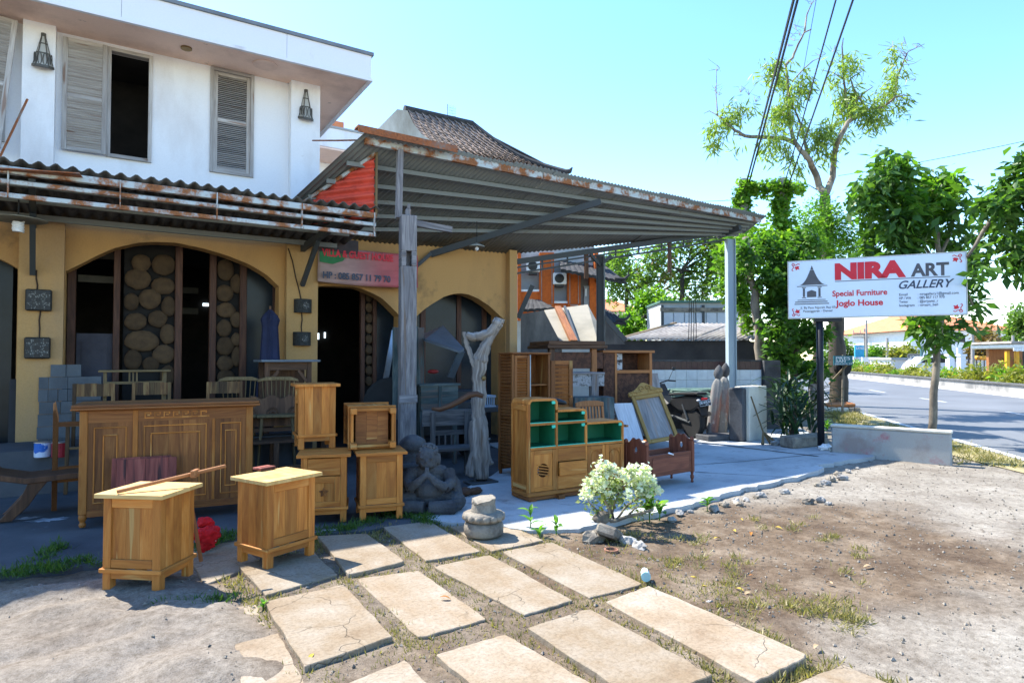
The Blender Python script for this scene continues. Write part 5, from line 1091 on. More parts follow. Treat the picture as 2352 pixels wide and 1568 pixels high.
mb = MB(); mb.beam(PD(905, 760, 9.4), PD(886, 870, 9.1), .08, .02, (0, 1, 0)); mb.build('bumper_strip', steel, jp)
# cart box, grey chair-bench, crate, bucket
p = PD(985, 942, 8.5); q = PD(1082, 942, 8.7); cb = thing('cart_box', 'old green-black planked cart box behind the curved branch', 'box', (p.x, 8.05, 0)); w = q.x - p.x; z0, z1 = PD(1030, 944, 8.6).z, PD(1030, 888, 8.6).z
mb = MB(); planks(mb, 0, w, 0, .03, z0, z1, 4, axis=1); mb.build('plank_side', green_paint, cb); mb = MB(); mb.box(-.03, w + .03, -.02, .32, z1 + .001, z1 + .03); mb.build('rim', green_paint, cb); mb = MB(); mb.box(w * .5 - .025, w * .5 + .025, -.018, -.001, z0, z1); mb.build('batten', green_paint, cb)
for x in (0, w - .05): mb = MB(); mb.box(x, x + .05, .031, .08, 0, z1); mb.build('leg', green_paint, cb)
p = PD(993, 1000, 7.9); gb = thing('grey_bench', 'low weathered grey bench with a board back, beside the driftwood', 'bench', (p.x, p.y, 0), R(-10)); w = .62
mb = MB(); mb.box(-.02, w, -.1, .26, .34, .375); mb.build('seat', dark_grey_wood, gb, bevel=.004); mb = MB(); mb.box(-.06, w + .06, .26, .295, .62, .83); mb.build('back_board', dark_grey_wood, gb, bevel=.005); mb = MB(); mb.box(.05, w - .06, .265, .29, .50, .56); mb.build('back_rail', dark_grey_wood, gb)
for x in (.04, w - .12): mb = MB(); mb.box(x, x + .06, .22, .259, 0, .80); mb.build('leg', dark_grey_wood, gb); mb = MB(); mb.beam((x + .03, -.03, .338), (x + .03 - .05, -.07, 0), .05, .05); mb.build('leg', dark_grey_wood, gb)
for k in range(4): mb = MB(); x = .16 + k * .085; mb.beam((x, .275, .376), (x + (.03 if k > 1 else -.03) * 0, .275, .499), .02, .03); mb.build('slat', dark_grey_wood, gb)
p = PD(1112, 947, 8.6); lt_ = thing('plank_table', 'grey plank bench top behind the driftwood sculpture', 'bench', (p.x, p.y, 0), R(-3)); mb = MB(); mb.box(-.05, .75, 0, .4, p.z, p.z + .06); mb.build('top_plank', dark_grey_wood, lt_, bevel=.004)
for x in (.0, .62): mb = MB(); mb.box(x, x + .07, .1, .17, 0, p.z - .001); mb.build('leg', dark_grey_wood, lt_)
cr_ = thing('slotted_crate', 'pale blue slotted plastic crate on the grey plank bench', 'crate', (p.x + .05, p.y + .12, p.z + .061), R(-3)); blue_p = plain('pale_blue_plastic', (.34, .44, .56), None, 4, .5)
for k in range(6): mb = MB(); mb.box(k * .033, k * .033 + .016, 0, .012, .02, .13); mb.build('bar', blue_p, cr_)
mb = MB(); mb.box(-.02, .2, -.003, .2, .131, .16); mb.box(-.02, .2, -.003, .2, 0, .019); mb.build('deck', blue_p, cr_)
p = G(1131, 1051); bk = thing('metal_bucket', 'dark bucket with a pale rim beside the wardrobe', 'bucket', (p.x, p.y + .3, 0)); mb = MB(); mb.lathe([(.09, .0), (.12, .25), (.115, .25), (.085, .02)], 18); mb.build('pail', dark_p, bk, smooth=False); mb = MB(); mb.lathe([(.118, .248), (.126, .255), (.122, .265), (.112, .255)], 18); mb.build('rim', steel, bk)

# louvred wardrobe with open door
X0, Y0 = 4.27, 6.78; wr = thing('wardrobe', 'open louvred brown wardrobe, its door swung wide, behind the sideboard', 'wardrobe', (X0, Y0, 0)); w, d, h = .60, .34, 1.575
for x in (0, w - .035): mb = MB(); mb.box(x, x + .035, 0, .035, 0, h - .03, grain=2); mb.build('front_post', teak_dull, wr, bevel=.004)
mb = MB(); mb.box(-.01, w + .01, -.015, d, h - .03, h, grain=0); mb.build('top', teak_dull, wr, bevel=.012)
for z in (.1, .72, 1.14): mb = MB(); mb.box(.036, w - .036, .03, d - .02, z, z + .02, grain=0); mb.build('shelf', teak_dull, wr)
mb = MB(); planks(mb, 0, w, d - .018, d, .05, h - .031, 4); mb.build('back_board', teak_dull, wr)
mb = MB(); mb.box(0, .03, d - .055, d - .019, .0, h - .031, grain=2); mb.build('rear_post', teak_dull, wr); mb = MB(); mb.box(w - .02, w, .036, d - .019, .05, h - .031, grain=2); mb.build('side_panel', teak_dull, wr)
mb = MB(); mb.box(0, .018, .036, d - .056, -.0 + .1, .1 + .025, grain=1); base = None
for k in range(34):
    z = .14 + k * .0415
    if base is None: sm = MB(); sm.box(-.012, .012, .036, d - .056, -.004, .004, grain=1); base = sm.build('slat', teak_dull, wr, loc=(.015, 0, z), rot=(0, R(38), 0))
    else: inst(base, wr, (.015, 0, z), (0, R(38) + random.uniform(-.05, .05), 0))
louvre(.235, h - .10, [.7], wr, 'door', (.036, -.004, .06), m=teak_dull, slats=20, st=.04, back=teak_dull)
mb = MB(); mb.box(.274, .286, -.003, .02, .06, h - .035); mb.build('pale_edge_strip', plain('pale_strip', (.42, .50, .55), None, 6, .7), wr)
louvre(.33, h - .14, [.72], wr, 'door', (w + .005, -.008, .03), rot=(0, 0, R(-8)), m=teak_dull, slats=14, st=.06, tilt=-74, back=teak_dull)
mb = MB(); mb.box(w + .27, w + .29, -.085, -.055, .98, 1.0); mb.build('knob', teak, wr)
dk = thing('carved_tray', 'flat dark oval tray lying behind the top step of the sideboard', 'tray', PD(1278, 921, 7.25)); mb = MB(); mb.blob((0, 0, 0), (.13, .09, .035), 14, 8, .05, 4); mb.build('tray_body', black_post, dk, smooth=True, rot=(0, R(12), R(-20)))
# orange slat chair behind the sideboard
p = PD(1330, 960, 8.3); q = PD(1398, 960, 8.5); oc = thing('slat_chair', 'orange wooden slat-back chair behind the sideboard', 'chair', (p.x, p.y, 0), ang(p, q)); w = .42; zt = PD(1362, 919, 8.4).z; M = Matrix.Translation((0, .0, .45)) @ Matrix.Rotation(R(-8), 4, 'X')
mb = MB(); mb.prism([(-.01, zt - .53), (w + .01, zt - .53), (w + .01, zt - .475), (w * .8, zt - .455), (w * .5, zt - .45), (w * .2, zt - .455), (-.01, zt - .475)], 0, .028, M=M); mb.build('top_rail', orange_wood, oc, bevel=.006)
for k in range(8): x = .035 + k * .05; mb = MB(); mb.box(x, x + .026, .006, .02, .0, zt - .531, M=M, grain=2); mb.build('slat', orange_wood, oc)
for x in (-.0, w - .03): mb = MB(); mb.box(x, x + .03, 0, .028, -.45, zt - .531, M=M, grain=2); mb.build('leg', orange_wood, oc); mb = MB(); mb.box(x, x + .03, -.42, -.39, 0, .44); mb.build('leg', orange_wood, oc)
mb = MB(); planks(mb, 0, w, -.42, -.04, .441, .462, 4); mb.build('seat', orange_wood, oc)
mb = MB(); mb.prism([(w + .0, .62), (w + .0, .645), (w + .04, .645), (w + .04, .62)], -.45, .02); mb.build('armrest', orange_wood, oc)
# boards and mirror frame leaning
def leaning(name, label, cat, bl_, br_, tl, D, th, m, group=None, lean=.35):
    a = PD(*bl_, D[0]); b = PD(*br_, D[1]); c_ = PD(*tl, D[2])
    ex = (b - a); W_ = ex.length; ex.normalize(); ez = c_ - a; ez -= ex * ez.dot(ex) * 0; H = ez.length; ez.normalize(); ey = ez.cross(ex).normalized(); ez2 = ex.cross(ey).normalized()
    o = thing(name, label, cat, a, 0, group); o.matrix_world = Matrix(((ex.x, ey.x, ez2.x, a.x), (ex.y, ey.y, ez2.y, a.y), (ex.z, ey.z, ez2.z, a.z), (0, 0, 0, 1))); o.rotation_mode = 'XYZ'
    return o, W_, H
wb, W_, H = leaning('white_board', 'plain whitewashed board leaning beside the mirror frame', 'board', (1434, 1012), (1478, 1010), (1413, 926), (9.6, 9.7, 9.95), .02, white_wash)
mb = MB(); mb.box(0, W_, 0, .025, 0, H, grain=2); mb.build('board_panel', white_wash, wb)
for k, (bl_, br_, tl, dd, lab) in enumerate((((1468, 1000), (1540, 998), (1430, 858), 0, 'tall grey unpainted door panel leaning behind the mirror frame'), ((1452, 1000), (1524, 998), (1417, 864), .10, 'second grey door panel, tucked behind the tall one, its edge showing'))):
    gp, W_, H = leaning('grey_board', lab, 'panel', bl_, br_, tl, (10.9 + dd, 11.0 + dd, 11.4 + dd), .03, ply, 'grey door panels leaning under the canopy')
    mb = MB(); mb.box(0, W_, 0, .03, 0, H, grain=2); mb.build('board_panel', ply, gp); mb = MB(); mb.box(-.012, -.001, -.004, .034, 0, H); mb.build('edge_strip', white_wash, gp)
gold = wood('golden_teak', (.25, .13, .03), (.38, .22, .06), (.47, .29, .10), None, tint=.2)
mf, W_, H = leaning('mirror_frame', 'carved golden teak mirror frame with a grey backing board, leaning tilted', 'frame', (1488, 1020), (1560, 1007), (1457, 911), (10.2, 10.35, 10.6), .04, gold)
q = .065; mb = MB(); mb.box(0, q, -.03, .01, 0, H, grain=2); mb.build('frame_side', gold, mf, bevel=.008); mb = MB(); mb.box(W_ - q, W_, -.03, .01, 0, H, grain=2); mb.build('frame_side', gold, mf, bevel=.008)
for z in (0, H - q): mb = MB(); mb.box(q + .0005, W_ - q - .0005, -.028, .01, z, z + q, grain=0); mb.build('frame_rail', gold, mf, bevel=.008)
mb = MB(); mb.box(q * .8, W_ - q * .8, .011, .02, q * .8, H - q * .8, grain=2); mb.build('backing_board', ply, mf)
n = 22; top = [(-.03 + (W_ + .06) * k / n, H + .05 + .15 * max(0, math.sin(math.pi * k / n)) ** 1.4 + .02 * math.cos(4 * math.pi * k / n)) for k in range(n + 1)]
mb = MB(); mb.prism([(-.03, H + .001), (W_ + .03, H + .001)] + top[::-1], -.035, .01); cr2 = mb.build('carved_crest', gold, mf, bevel=.006)
for sg in (-1, 1):
    mb = MB(); mb.tube([(W_ / 2 + sg * (.05 + .05 * (1 - a_ / 8) * math.cos(a_)), -.042, H + .11 + .05 * (1 - a_ / 8) * math.sin(a_)) for a_ in np.linspace(-1.5, 6, 18)], .010, 6); mb.build('scroll', gold, cr2)
    mb = MB(); mb.tube([(W_ / 2 + sg * x, -.040, z) for x, z in ((.1, H + .06), (.16, H + .05), (.24, H + .07), (.29, H + .05))], [.012, .014, .01, .006], 6); mb.build('scroll', gold, cr2)
# carved brown pavilion bed, shelf cabinet, grey carved table
carve_b = plain('carved_brown', (.10, .042, .024), (.055, .024, .015), 15, .75, bump=.8, bscale=35, amount=(.45, .55)); carve_g = plain('carved_grey', (.30, .30, .31), (.12, .12, .12), 22, .9, bump=.8, bscale=35, amount=(.42, .5))
p = PD(1262, 800, 10.6); q = PD(1386, 800, 10.9); bd = thing('carved_daybed', 'dark brown carved daybed with a heavy canopy, behind the wardrobe door', 'bed', (p.x, p.y, 0), ang(p, q)); w = (q - p).length; zc = p.z
mb = MB(); mb.box(-.05, w + .06, -.05, 1.0, zc, zc + .06); mb.box(-.02, w + .03, -.02, .97, zc + .061, zc + .13); mb.build('canopy_board', brown_wood, bd, bevel=.01)
for x in (0, w * .78): mb = MB(); mb.box(x, x + .1, 0, .1, 0, zc - .001); mb.build('post', orange_wood if x else brown_wood, bd, bevel=.008)
mb = MB(); mb.box(.101, w * .78 - .001, .02, .06, zc - .34, zc - .06); mb.build('carved_frieze', carve_b, bd); mb = MB(); mb.box(w * .78 + .101, w, .02, .06, zc - .34, zc - .06); mb.build('carved_frieze', carve_b, bd); mb = MB(); mb.box(.101, w, .03, .9, .45, .52); mb.build('deck', brown_wood, bd)
p = PD(1386, 806, 11.0); q = PD(1497, 806, 11.3); sc = thing('carved_shelf', 'brown carved cabinet with an open upper shelf, behind the grey panels', 'cabinet', (p.x, p.y, 0), ang(p, q)); w = (q - p).length; zc = p.z; zo, zu = PD(1440, 850, 11.1).z, PD(1440, 814, 11.1).z
x1 = w * .27; mb = MB(); mb.box(-.03, w + .04, -.04, .5, zc - .03, zc + .015); mb.build('top', orange_wood, sc, bevel=.006); mb = MB(); mb.box(0, x1 - .04, 0, .45, 0, zc - .031); mb.build('carved_side', carve_b, sc); mb = MB(); mb.box(x1 - .039, x1, -.01, .04, 0, zc - .031); mb.build('post', orange_wood, sc)
mb = MB(); mb.box(w - .05, w, -.01, .45, 0, zc - .031); mb.build('post', orange_wood, sc); mb = MB(); mb.box(x1 + .001, w - .051, -.008, .45, zo - .05, zo); mb.build('shelf', orange_wood, sc); mb = MB(); mb.box(x1 + .001, w - .051, .42, .45, zo, zc - .031); mb.build('carved_back', carve_b, sc); mb = MB(); mb.box(x1 + .001, w - .051, .02, .06, .05, zo - .051); mb.build('door', carve_b, sc)
mb = MB(); mb.box(x1 + .01, x1 + .16, .1, .13, zo, zc - .04); mb.build('white_fretwork', plain('white_fret', (.45, .46, .48), (.05, .04, .04), 20, .8, amount=(.44, .5)), sc)
p = PD(1310, 905, 10.0); q = PD(1388, 905, 10.2); gt = thing('carved_table', 'grey washed carved table below the brown daybed frieze', 'table', (p.x, p.y, 0), ang(p, q)); w = (q - p).length; zt = PD(1350, 855, 10.1).z
mb = MB(); mb.box(-.2, w, -.03, .6, zt - .03, zt); mb.build('table_top', grey_wood, gt, bevel=.005); mb = MB(); mb.box(-.18, w * .62, 0, .04, zt - .22, zt - .031); mb.build('carved_apron', carve_g, gt); mb = MB(); mb.box(w * .62 + .121, w, 0, .04, zt - .22, zt - .031); mb.build('carved_apron', carve_g, gt)
mb = MB(); mb.box(w * .62, w * .62 + .12, -.02, .1, 0, zt - .031); mb.build('leg', grey_wood, gt, bevel=.005); mb = MB(); mb.box(-.2, -.1, 0, .1, 0, zt - .031); mb.build('leg', grey_wood, gt); mb = MB(); mb.box(-.2, w + .2, -.2, .7, .55, .60); mb.build('lower_deck', grey_wood, gt)
p = PD(1320, 940, 9.6); bx_ = thing('painted_chest', 'old patchy painted chest below the grey carved table', 'chest', (p.x, p.y, 0), R(-25)); mb = MB(); planks(mb, 0, .62, 0, .4, .02, PD(1350, 912, 9.7).z, 6); mb.build('planked_body', green_paint, bx_)
# ---------------------------------------------------------------- motorbike, hose, totems, walls at the end of the yard
p = G(1592, 1005); mt = thing('motorbike', 'black motorbike seen from behind, parked between the mirror frame and the totem posts', 'motorbike', (p.x, p.y, 0), YAW * -1 + R(24))
# local: x right, y forward (away)
wheel((0, 0, .29), mt, .29, .13, (R(90), 0, R(90)), rim=steel_dark); wheel((-.05, 1.22, .29), mt, .29, .11, (R(90), 0, R(90)), rim=dark_p)
mb = MB(); mb.prism([(-.30, .62), (-.22, .80), (.1, .80), (.55, .72), (.62, .60), (.30, .48), (-.05, .50)], -.09, .09, 'x'); mb.build('tail_fairing', black_m, mt, bevel=.03)
mb = MB(); mb.prism([(-.25, .815), (.55, .77), (.62, .80), (.3, .84), (-.15, .87), (-.28, .86)], -.12, .12, 'x'); mb.build('saddle', black_rub, mt, bevel=.025)
mb = MB(); mb.prism([(.55, .60), (.75, .40), (1.0, .45), (1.12, .90), (1.0, 1.0), (.8, .75)], -.14, .14, 'x'); mb.build('body', black_m, mt, bevel=.03)
mb = MB(); mb.prism([(-.33, .45), (-.27, .60), (-.1, .63), (.12, .60), (.2, .50), (.12, .585), (-.1, .61), (-.25, .575)], -.085, .085, 'x'); mb.build('mudguard', black_m, mt)
mb = MB(); mb.box(-.07, .07, -.335, -.30, .70, .77); mb.build('tail_light', plain('red_lens', (.55, .02, .02), None, 3, .2, bump=0), mt, bevel=.012)
for s_ in (-1, 1): mb = MB(); mb.blob((s_ * .12, -.30, .72), (.045, .03, .025), 8, 6, 0); mb.build('turn_signal', plain('clear_lens', (.6, .6, .6), None, 3, .2, bump=0), mt, smooth=True)
plt_ = MB(); plt_.box(-.135, .135, -.40, -.394, -.055, .055); pm = plt_.build('number_plate', black_m, mt, loc=(.0, 0.04, .58), rot=(R(-14), R(-5), 0))
wp = plain('plate_white', (.7, .72, .75), None, 3, .5, bump=0)
text_mesh('DK 4775 FV', .062, wp, 'plate_lettering', pm, Matrix.Translation((-.118, -.4015, -.012)) @ RX, .236, bold=.0015)
text_mesh('05·16'.replace('·', '.'), .03, wp, 'plate_lettering', pm, Matrix.Translation((.0, -.4015, -.042)) @ RX, .07)
mb = MB(); q = .002; mb.box(-.13, .13, -.4012, -.4002, .047, .051); mb.box(-.13, .13, -.4012, -.4002, -.051, -.047); mb.box(-.131, -.127, -.4012, -.4002, -.0469, .0469); mb.box(.127, .131, -.4012, -.4002, -.0469, .0469); mb.build('plate_border', wp, pm)
mb = MB(); mb.tube([(.16, .75, .33), (.15, .2, .34), (.15, -.1, .42), (.15, -.28, .47)], [.03, .04, .045, .045], 10); mb.build('exhaust', plain('sooty_steel', (.10, .09, .085), None, 5, .4, .7), mt)
for s_ in (-1, 1):
    mb = MB(); mb.tube([(s_ * .07, 0, .29), (s_ * .08, .55, .38)], .025, 8); mb.build('swing_arm', steel_dark, mt); mb = MB(); mb.tube([(s_ * .08, .05, .33), (s_ * .08, .2, .62)], .024, 8); mb.build('shock', steel_dark, mt)
    mb = MB(); mb.tube([(0, 1.05, .98), (s_ * .2, 1.02, 1.04), (s_ * .34, .92, 1.03)], .015, 8); mb.build('handlebar', black_m, mt)
    mb = MB(); mb.tube([(s_ * .22, 1.0, 1.05), (s_ * .30, .97, 1.24)], .006, 6); mb.blob((s_ * .32, .96, 1.28), (.055, .012, .035), 10, 7, 0); mb.build('mirror', black_m, mt, smooth=True)
mb = MB(); mb.tube([(-.05, 1.22, .29), (-.05, 1.08, .9)], .03, 8); mb.build('fork', black_m, mt)
# frame of reference for walls parallel to the picture: right vector _R, forward _F0
def cw(r, f, z): q = _R * r + _F0 * f; return Vector((q.x, q.y, z))
MW = Matrix(((_R.x, _F0.x, 0, 0), (_R.y, _F0.y, 0, 0), (0, 0, 1, 0), (0, 0, 0, 1)))   # local x = right, y = away
def rr(px, f): return (px - 1176) / FL * f
def wthing(name, label, cat, group=None, kind=None): o = thing(name, label, cat, (0, 0, 0), -YAW, group); return o
F1 = 13.5; tw = wthing('tiled_wall', 'low wall faced with white tiles under a maroon tile band, behind the motorbike', 'wall')
xa, xb = rr(1478, F1), rr(1748, F1); zt = 1.43
mb = MB(); mb.box(xa, xb + .02, F1 + .012, F1 + .18, 0, zt); mb.build('wall_core', stone, tw)
mb = MB(); mb.box(xb + .021, xb + .36, F1 - .12, F1 + .25, 0, zt + .02); mb.build('end_pier', stone, tw)
mb = MB(); mb.box(xa, xb + .02, F1 - .0, F1 + .19, zt + .001, zt + .03); mb.build('coping', stone, tw)
tm = None; tr_ = None; nW = 11; ww = (xb - xa) / nW
for r_ in range(2):
    for k in range(nW):
        if tm is None: mb = MB(); mb.box(.002, ww - .002, 0, .011, .002, .212); tm = mb.build('tile', tile_w, tw, loc=(xa, F1, .82))
        else: inst(tm, tw, (xa + k * ww, F1 + random.uniform(-.001, .001), .82 + r_ * .215))
nR = 22; w2 = (xb - xa) / nR
for k in range(nR):
    if tr_ is None: mb = MB(); mb.box(.002, w2 - .002, 0, .011, .002, .168); tr_ = mb.build('maroon_tile', tile_r, tw, loc=(xa, F1, 1.255))
    else: inst(tr_, tw, (xa + k * w2, F1, 1.255))
mb = MB(); mb.box(xa, xb - .1, F1 - .62, F1 - .001, .53, .62); mb.build('ledge', stone, tw, bevel=.01)
mb = MB(); mb.box(xa, xa + .3, F1 - .5, F1 - .001, 0, .529); mb.box(xb - .5, xb - .15, F1 - .5, F1 - .001, 0, .529); mb.build('ledge_support', stone, tw)
hs = thing('garden_hose', 'pale green garden hose coiled on the ledge above the motorbike', 'hose', cw(rr(1585, 12.9), 12.95, .66)); g = random.Random(2); pts = []
for k in range(190):
    a_ = k * .30; rx, ry = .42 + .10 * math.sin(k * .047), .17 + .06 * math.cos(k * .071); pts.append(MW @ Vector((rx * math.cos(a_) + .07 * math.sin(k * .05), ry * math.sin(a_), .03 + .0010 * k + .05 * math.sin(a_ * .5 + k * .03) * math.sin(k * .02))))
mb = MB(); mb.tube(pts, .011, 6); mb.build('coil', plain('hose_green', (.24, .36, .28), (.2, .3, .25), 5, .5), hs, smooth=True)
totem_m = stained('faded_totem_paint', (.18, .18, .175), (.17, .10, .09), 2.2, .52, .60, bump=.6, fine=(.6, .58, .56), stain2=(.36, .37, .37), lo2=.62, hi2=.70, s2=6)
for (b0, t0, D, lab) in (((1634, 1003), (1652, 838), 12.0, 'leaning carved totem post with faded red flutes, nearer the motorbike'), ((1656, 1000), (1667, 833), 12.15, 'second leaning totem post, half behind the blue steel post')):
    a = PD(*b0, D); a.z = 0; b = PD(*t0, D + .35); tt = thing('totem_post', lab, 'totem', a, 0, 'leaning totem posts'); dv = b - a; L = dv.length
    tt.rotation_euler = dv.to_track_quat('Z', 'Y').to_euler(); mb = MB(); n = 20
    mb.lathe([(.085, 0), (.10, .1), (.105, L * .45), (.095, L * .7), (.075, L * .76), (.045, L * .80)], n)
    for i, v in enumerate(mb.v): f = 1 + .13 * math.cos(5 * 2 * math.pi * (i % n) / n); mb.v[i] = (v[0] * f, v[1] * f, v[2])
    mb.build('fluted_shaft', totem_m, tt, smooth=True); mb = MB(); mb.lathe([(.04, L * .79), (.055, L * .81), (.085, L * .85), (.088, L * .89), (.07, L * .94), (.03, L * .985), (.008, L)], 12); mb.blob((0, -.07, L * .87), (.03, .03, .045), 8, 6, .05, 3); mb.build('carved_head', stone, tt, smooth=True)
dwl = wthing('boundary_wall', 'dark stained boundary wall behind the tiled wall', 'wall'); F2 = 15.3; mb = MB(); mb.box(rr(1370, F2), rr(1800, F2), F2, F2 + .15, 0, 1.90); mb.build('wall', plain('dark_wall', (.055, .053, .055), (.03, .03, .032), 1.5, .95), dwl)
lr_ = wthing('shed_roof', 'low sunlit corrugated fibre-cement shed roof beyond the boundary wall', 'roof')
def lowroof(x, e):
    f = F2 - .1 + e * 4.6; xx = x + e * 2.6; q = cw(xx, f, 1.94 + e * .63); return (xx, f, 1.94 + e * .63)
xs = list(np.linspace(rr(1424, F2), rr(1735, F2), 5))
for a, b in zip(xs[:-1], xs[1:]): solid(corr(a, b + .03, .146, .026, lowroof).build('roof_sheet', fibre, lr_, smooth=True), .007)
mb = MB(); mb.beam((rr(1424, F2) - .05, F2, 1.95), (rr(1424, F2) + 2.5, F2 + 4.5, 2.60), .12, .05); mb.build('barge_board', bamboo, lr_)
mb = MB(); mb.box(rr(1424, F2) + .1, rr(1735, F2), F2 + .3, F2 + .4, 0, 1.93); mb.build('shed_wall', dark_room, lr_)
# broken concrete end walls under the truss
cs = thing('concrete_slab', 'sunlit leaning concrete slab with a timber across it, beyond the ochre wall end', 'slab')
P = [PD(1288, 788, 12.6), PD(1374, 788, 12.6), PD(1373, 742, 14.0), PD(1350, 699, 15.0), PD(1250, 712, 15.0)]; nn = (P[1] - P[0]).cross(P[3] - P[0]).normalized() * -.12
mb = MB(); mb.add(P + [q + nn for q in P], [(0, 1, 2, 3, 4), (9, 8, 7, 6, 5)] + [(i, i + 5, (i + 1) % 5 + 5, (i + 1) % 5) for i in range(5)]); mb.build('slab', stained('mossy_slab', (.27, .25, .20), (.17, .16, .125), 1.2, .45, .7, bump=.3), cs)
mb = MB(); a, b = PD(1281, 706, 14.85), PD(1318, 785, 12.5); mb.beam(a, b, .14, .08, tint=.9); mb.build('timber', teak_dull, cs); mb = MB(); a, b = PD(1297, 704, 14.85), PD(1326, 785, 12.5); mb.beam(a, b, .05, .05); mb.build('dark_rail', steel_dark, cs)
ew = thing('shaded_wall', 'shaded half of the leaning slab, built as a wall, its shade put into the colour', 'wall'); mb = MB(); P = [PD(1196, 960, 12.9), PD(1300, 960, 12.9), PD(1290, 790, 12.9), PD(1249, 713, 12.9), PD(1196, 721, 12.9)]; dv = _F0 * .12  # shaded half of the slab, built apart in a darker colour
mb.add(P + [q + dv for q in P], [(0, 1, 2, 3, 4), (9, 8, 7, 6, 5)] + [(i, i + 5, (i + 1) % 5 + 5, (i + 1) % 5) for i in range(5)]); mb.build('wall', stained('shaded_cement', (.20, .195, .185), (.09, .09, .09), 1.3, .42, .6, bump=.3), ew)
mb = MB(); P = [PD(1374, 790, 12.8), PD(1436, 790, 12.8), PD(1395, 740, 12.8), PD(1374, 705, 12.8)]; mb.add(P + [q + dv for q in P], [(0, 1, 2, 3), (7, 6, 5, 4)] + [(i, i + 4, (i + 1) % 4 + 4, (i + 1) % 4) for i in range(4)]); mb.build('wall_stub', bpy.data.materials['shaded_cement'], ew)
for (a, b, lab) in ((PD(1190, 730, 12.2), PD(1223, 656, 12.2), 'dark angle iron sticking out from the ochre wall end'), ((PD(1374, 712, 12.4), PD(1437, 782, 12.4), 'grey diagonal beam propped below the canopy post'))):
    mb = MB(); mb.beam(a, b, .09, .09); o = mb.build('steel_beam', steel_dark); tag(o, lab, 'beam')
# truck box and lorry
tk = wthing('box_truck', 'parked truck with a white panelled cargo box and green tarp edge, beyond the shed roof', 'truck'); F3 = 23; xa, xb = rr(1519, F3), rr(1700, F3); z0, z1 = .9, 1.5 + (822 - 694) / FL * F3
mb = MB(); mb.box(xa, xb, F3 + .04, F3 + 2.4, z0, z1); mb.build('cargo_box', grey_ren, tk)
n = 7
for k in range(n): mb = MB(); a = xa + .06 + (xb - xa - .1) * k / n; mb.box(a + .02, a + (xb - xa - .1) / n - .02, F3, F3 + .039, z0 + .1, z1 - .38, grain=2); mb.build('side_panel', plain('truck_white', (.50, .55, .60), (.44, .48, .53), 2, .5), tk)
for x in (xa, xa + (xb - xa) * .52): mb = MB(); mb.box(x, x + .09, F3 - .03, F3 + .03, z0, z1 - .1); mb.build('frame_post', steel_dark, tk)
mb = MB(); mb.box(xa - .03, xb, F3 - .04, F3 + .03, z1 - .33, z1 - .2); mb.build('top_rail', stone_l, tk); mb = MB(); mb.box(xa - .05, xb, F3 - .06, F3 + 2.42, z1 - .02, z1 + .06); mb.build('tarp', plain('green_tarp', (.08, .18, .14), None, 3, .8), tk)
for x in (xa + .8, xb - .8): wheel((x, F3 + .2, .45), tk, .45, .25, (R(90), 0, 0))
for k in range(4):
    px = 1583 + k * 5; mb = MB(); a, b = PD(px, 690, 14.3), PD(px + (k - 2), 790, 14.3); mb.tube([a, a.lerp(b, .5) + Vector((.01, 0, 0)), b], .008, 5); o = mb.build('hanging_rod', black_m); tag(o, 'thin black rod hanging in the gap beside the truck', 'rod', 'thin rods hanging before the truck')
# cement pillar, broom, steps, rubble
a, b = G(1722, 1014), G(1762, 1006); pr_ = thing('cement_pillar', 'short cream cement gate pillar with a broom leaning on it', 'pillar', a, ang(a, b)); w = max(.28, (b - a).length); hgt = .98
mb = MB(); mb.box(0, w, 0, .28, 0, hgt); mb.build('pillar_face', cream_m, pr_, bevel=.01); mb = MB(); mb.box(-.14, -.001, .05, .33, 0, hgt - .02); mb.build('broken_side', stone, pr_, bevel=.02)
a, b = PD(1725, 910, 11.2), PD(1753, 992, 11.0); br = thing('broom', 'old broom with a wooden stick leaning on the cream pillar', 'broom', b); mb = MB(); mb.tube([a - b, Vector((0, 0, 0))], .014, 6); mb.build('stick', bamboo, br)
for dx, dy in ((.22, -.15), (-.05, -.2), (.12, -.05)): mb = MB(); mb.tube([(0, 0, 0), MW @ Vector((dx, dy * .5, -b.z + .02))], [.015, .03], 6); mb.build('bristles', bamboo, br)
p = G(1665, 1012); sp = thing('stone_step', 'low concrete step at the foot of the blue steel post', 'step', p, -YAW + R(20)); mb = MB(); mb.box(-.35, .5, 0, .4, 0, .1); mb.build('step_block', stone, sp, bevel=.015)
rub_m = plain('rubble', (.34, .33, .31), (.18, .17, .16), 6, .95, bump=.6)
g = random.Random(9)
def rock(name, label, cat, px, sz, m=rub_m, seed=1, group=None, z=0.0, sc=(1, .8, .7)):
    p = G(px[0], px[1], z); mb = MB(); mb.blob((0, 0, 0), (sz * sc[0], sz * sc[1], sz * sc[2]), 9, 6, .28, seed); o = mb.build(name, m, loc=(p.x, p.y, z + sz * sc[2] * .55), rot=(0, 0, g.uniform(0, 6))); return tag(o, label, cat, group)
lw = thing('rubble_curb', 'broken low concrete kerb with rubble between the pillar and the black sign post', 'kerb', G(1800, 1020)); c0 = lw.location.copy()
a, b = G(1806, 1028) - c0, G(1886, 1020) - c0; mb = MB(); mb.beam(a + Vector((0, 0, .09)), b + Vector((0, 0, .09)), .3, .2); mb.build('kerb_block', stone_l, lw, bevel=.03)
for k in range(16): q = G(g.uniform(1768, 1880), g.uniform(1012, 1030)) - c0; mb = MB(); mb.blob(q + Vector((0, 0, .04)), (g.uniform(.04, .12), .06, .05), 7, 5, .3, k); mb.build('rubble_piece', rub_m, lw)
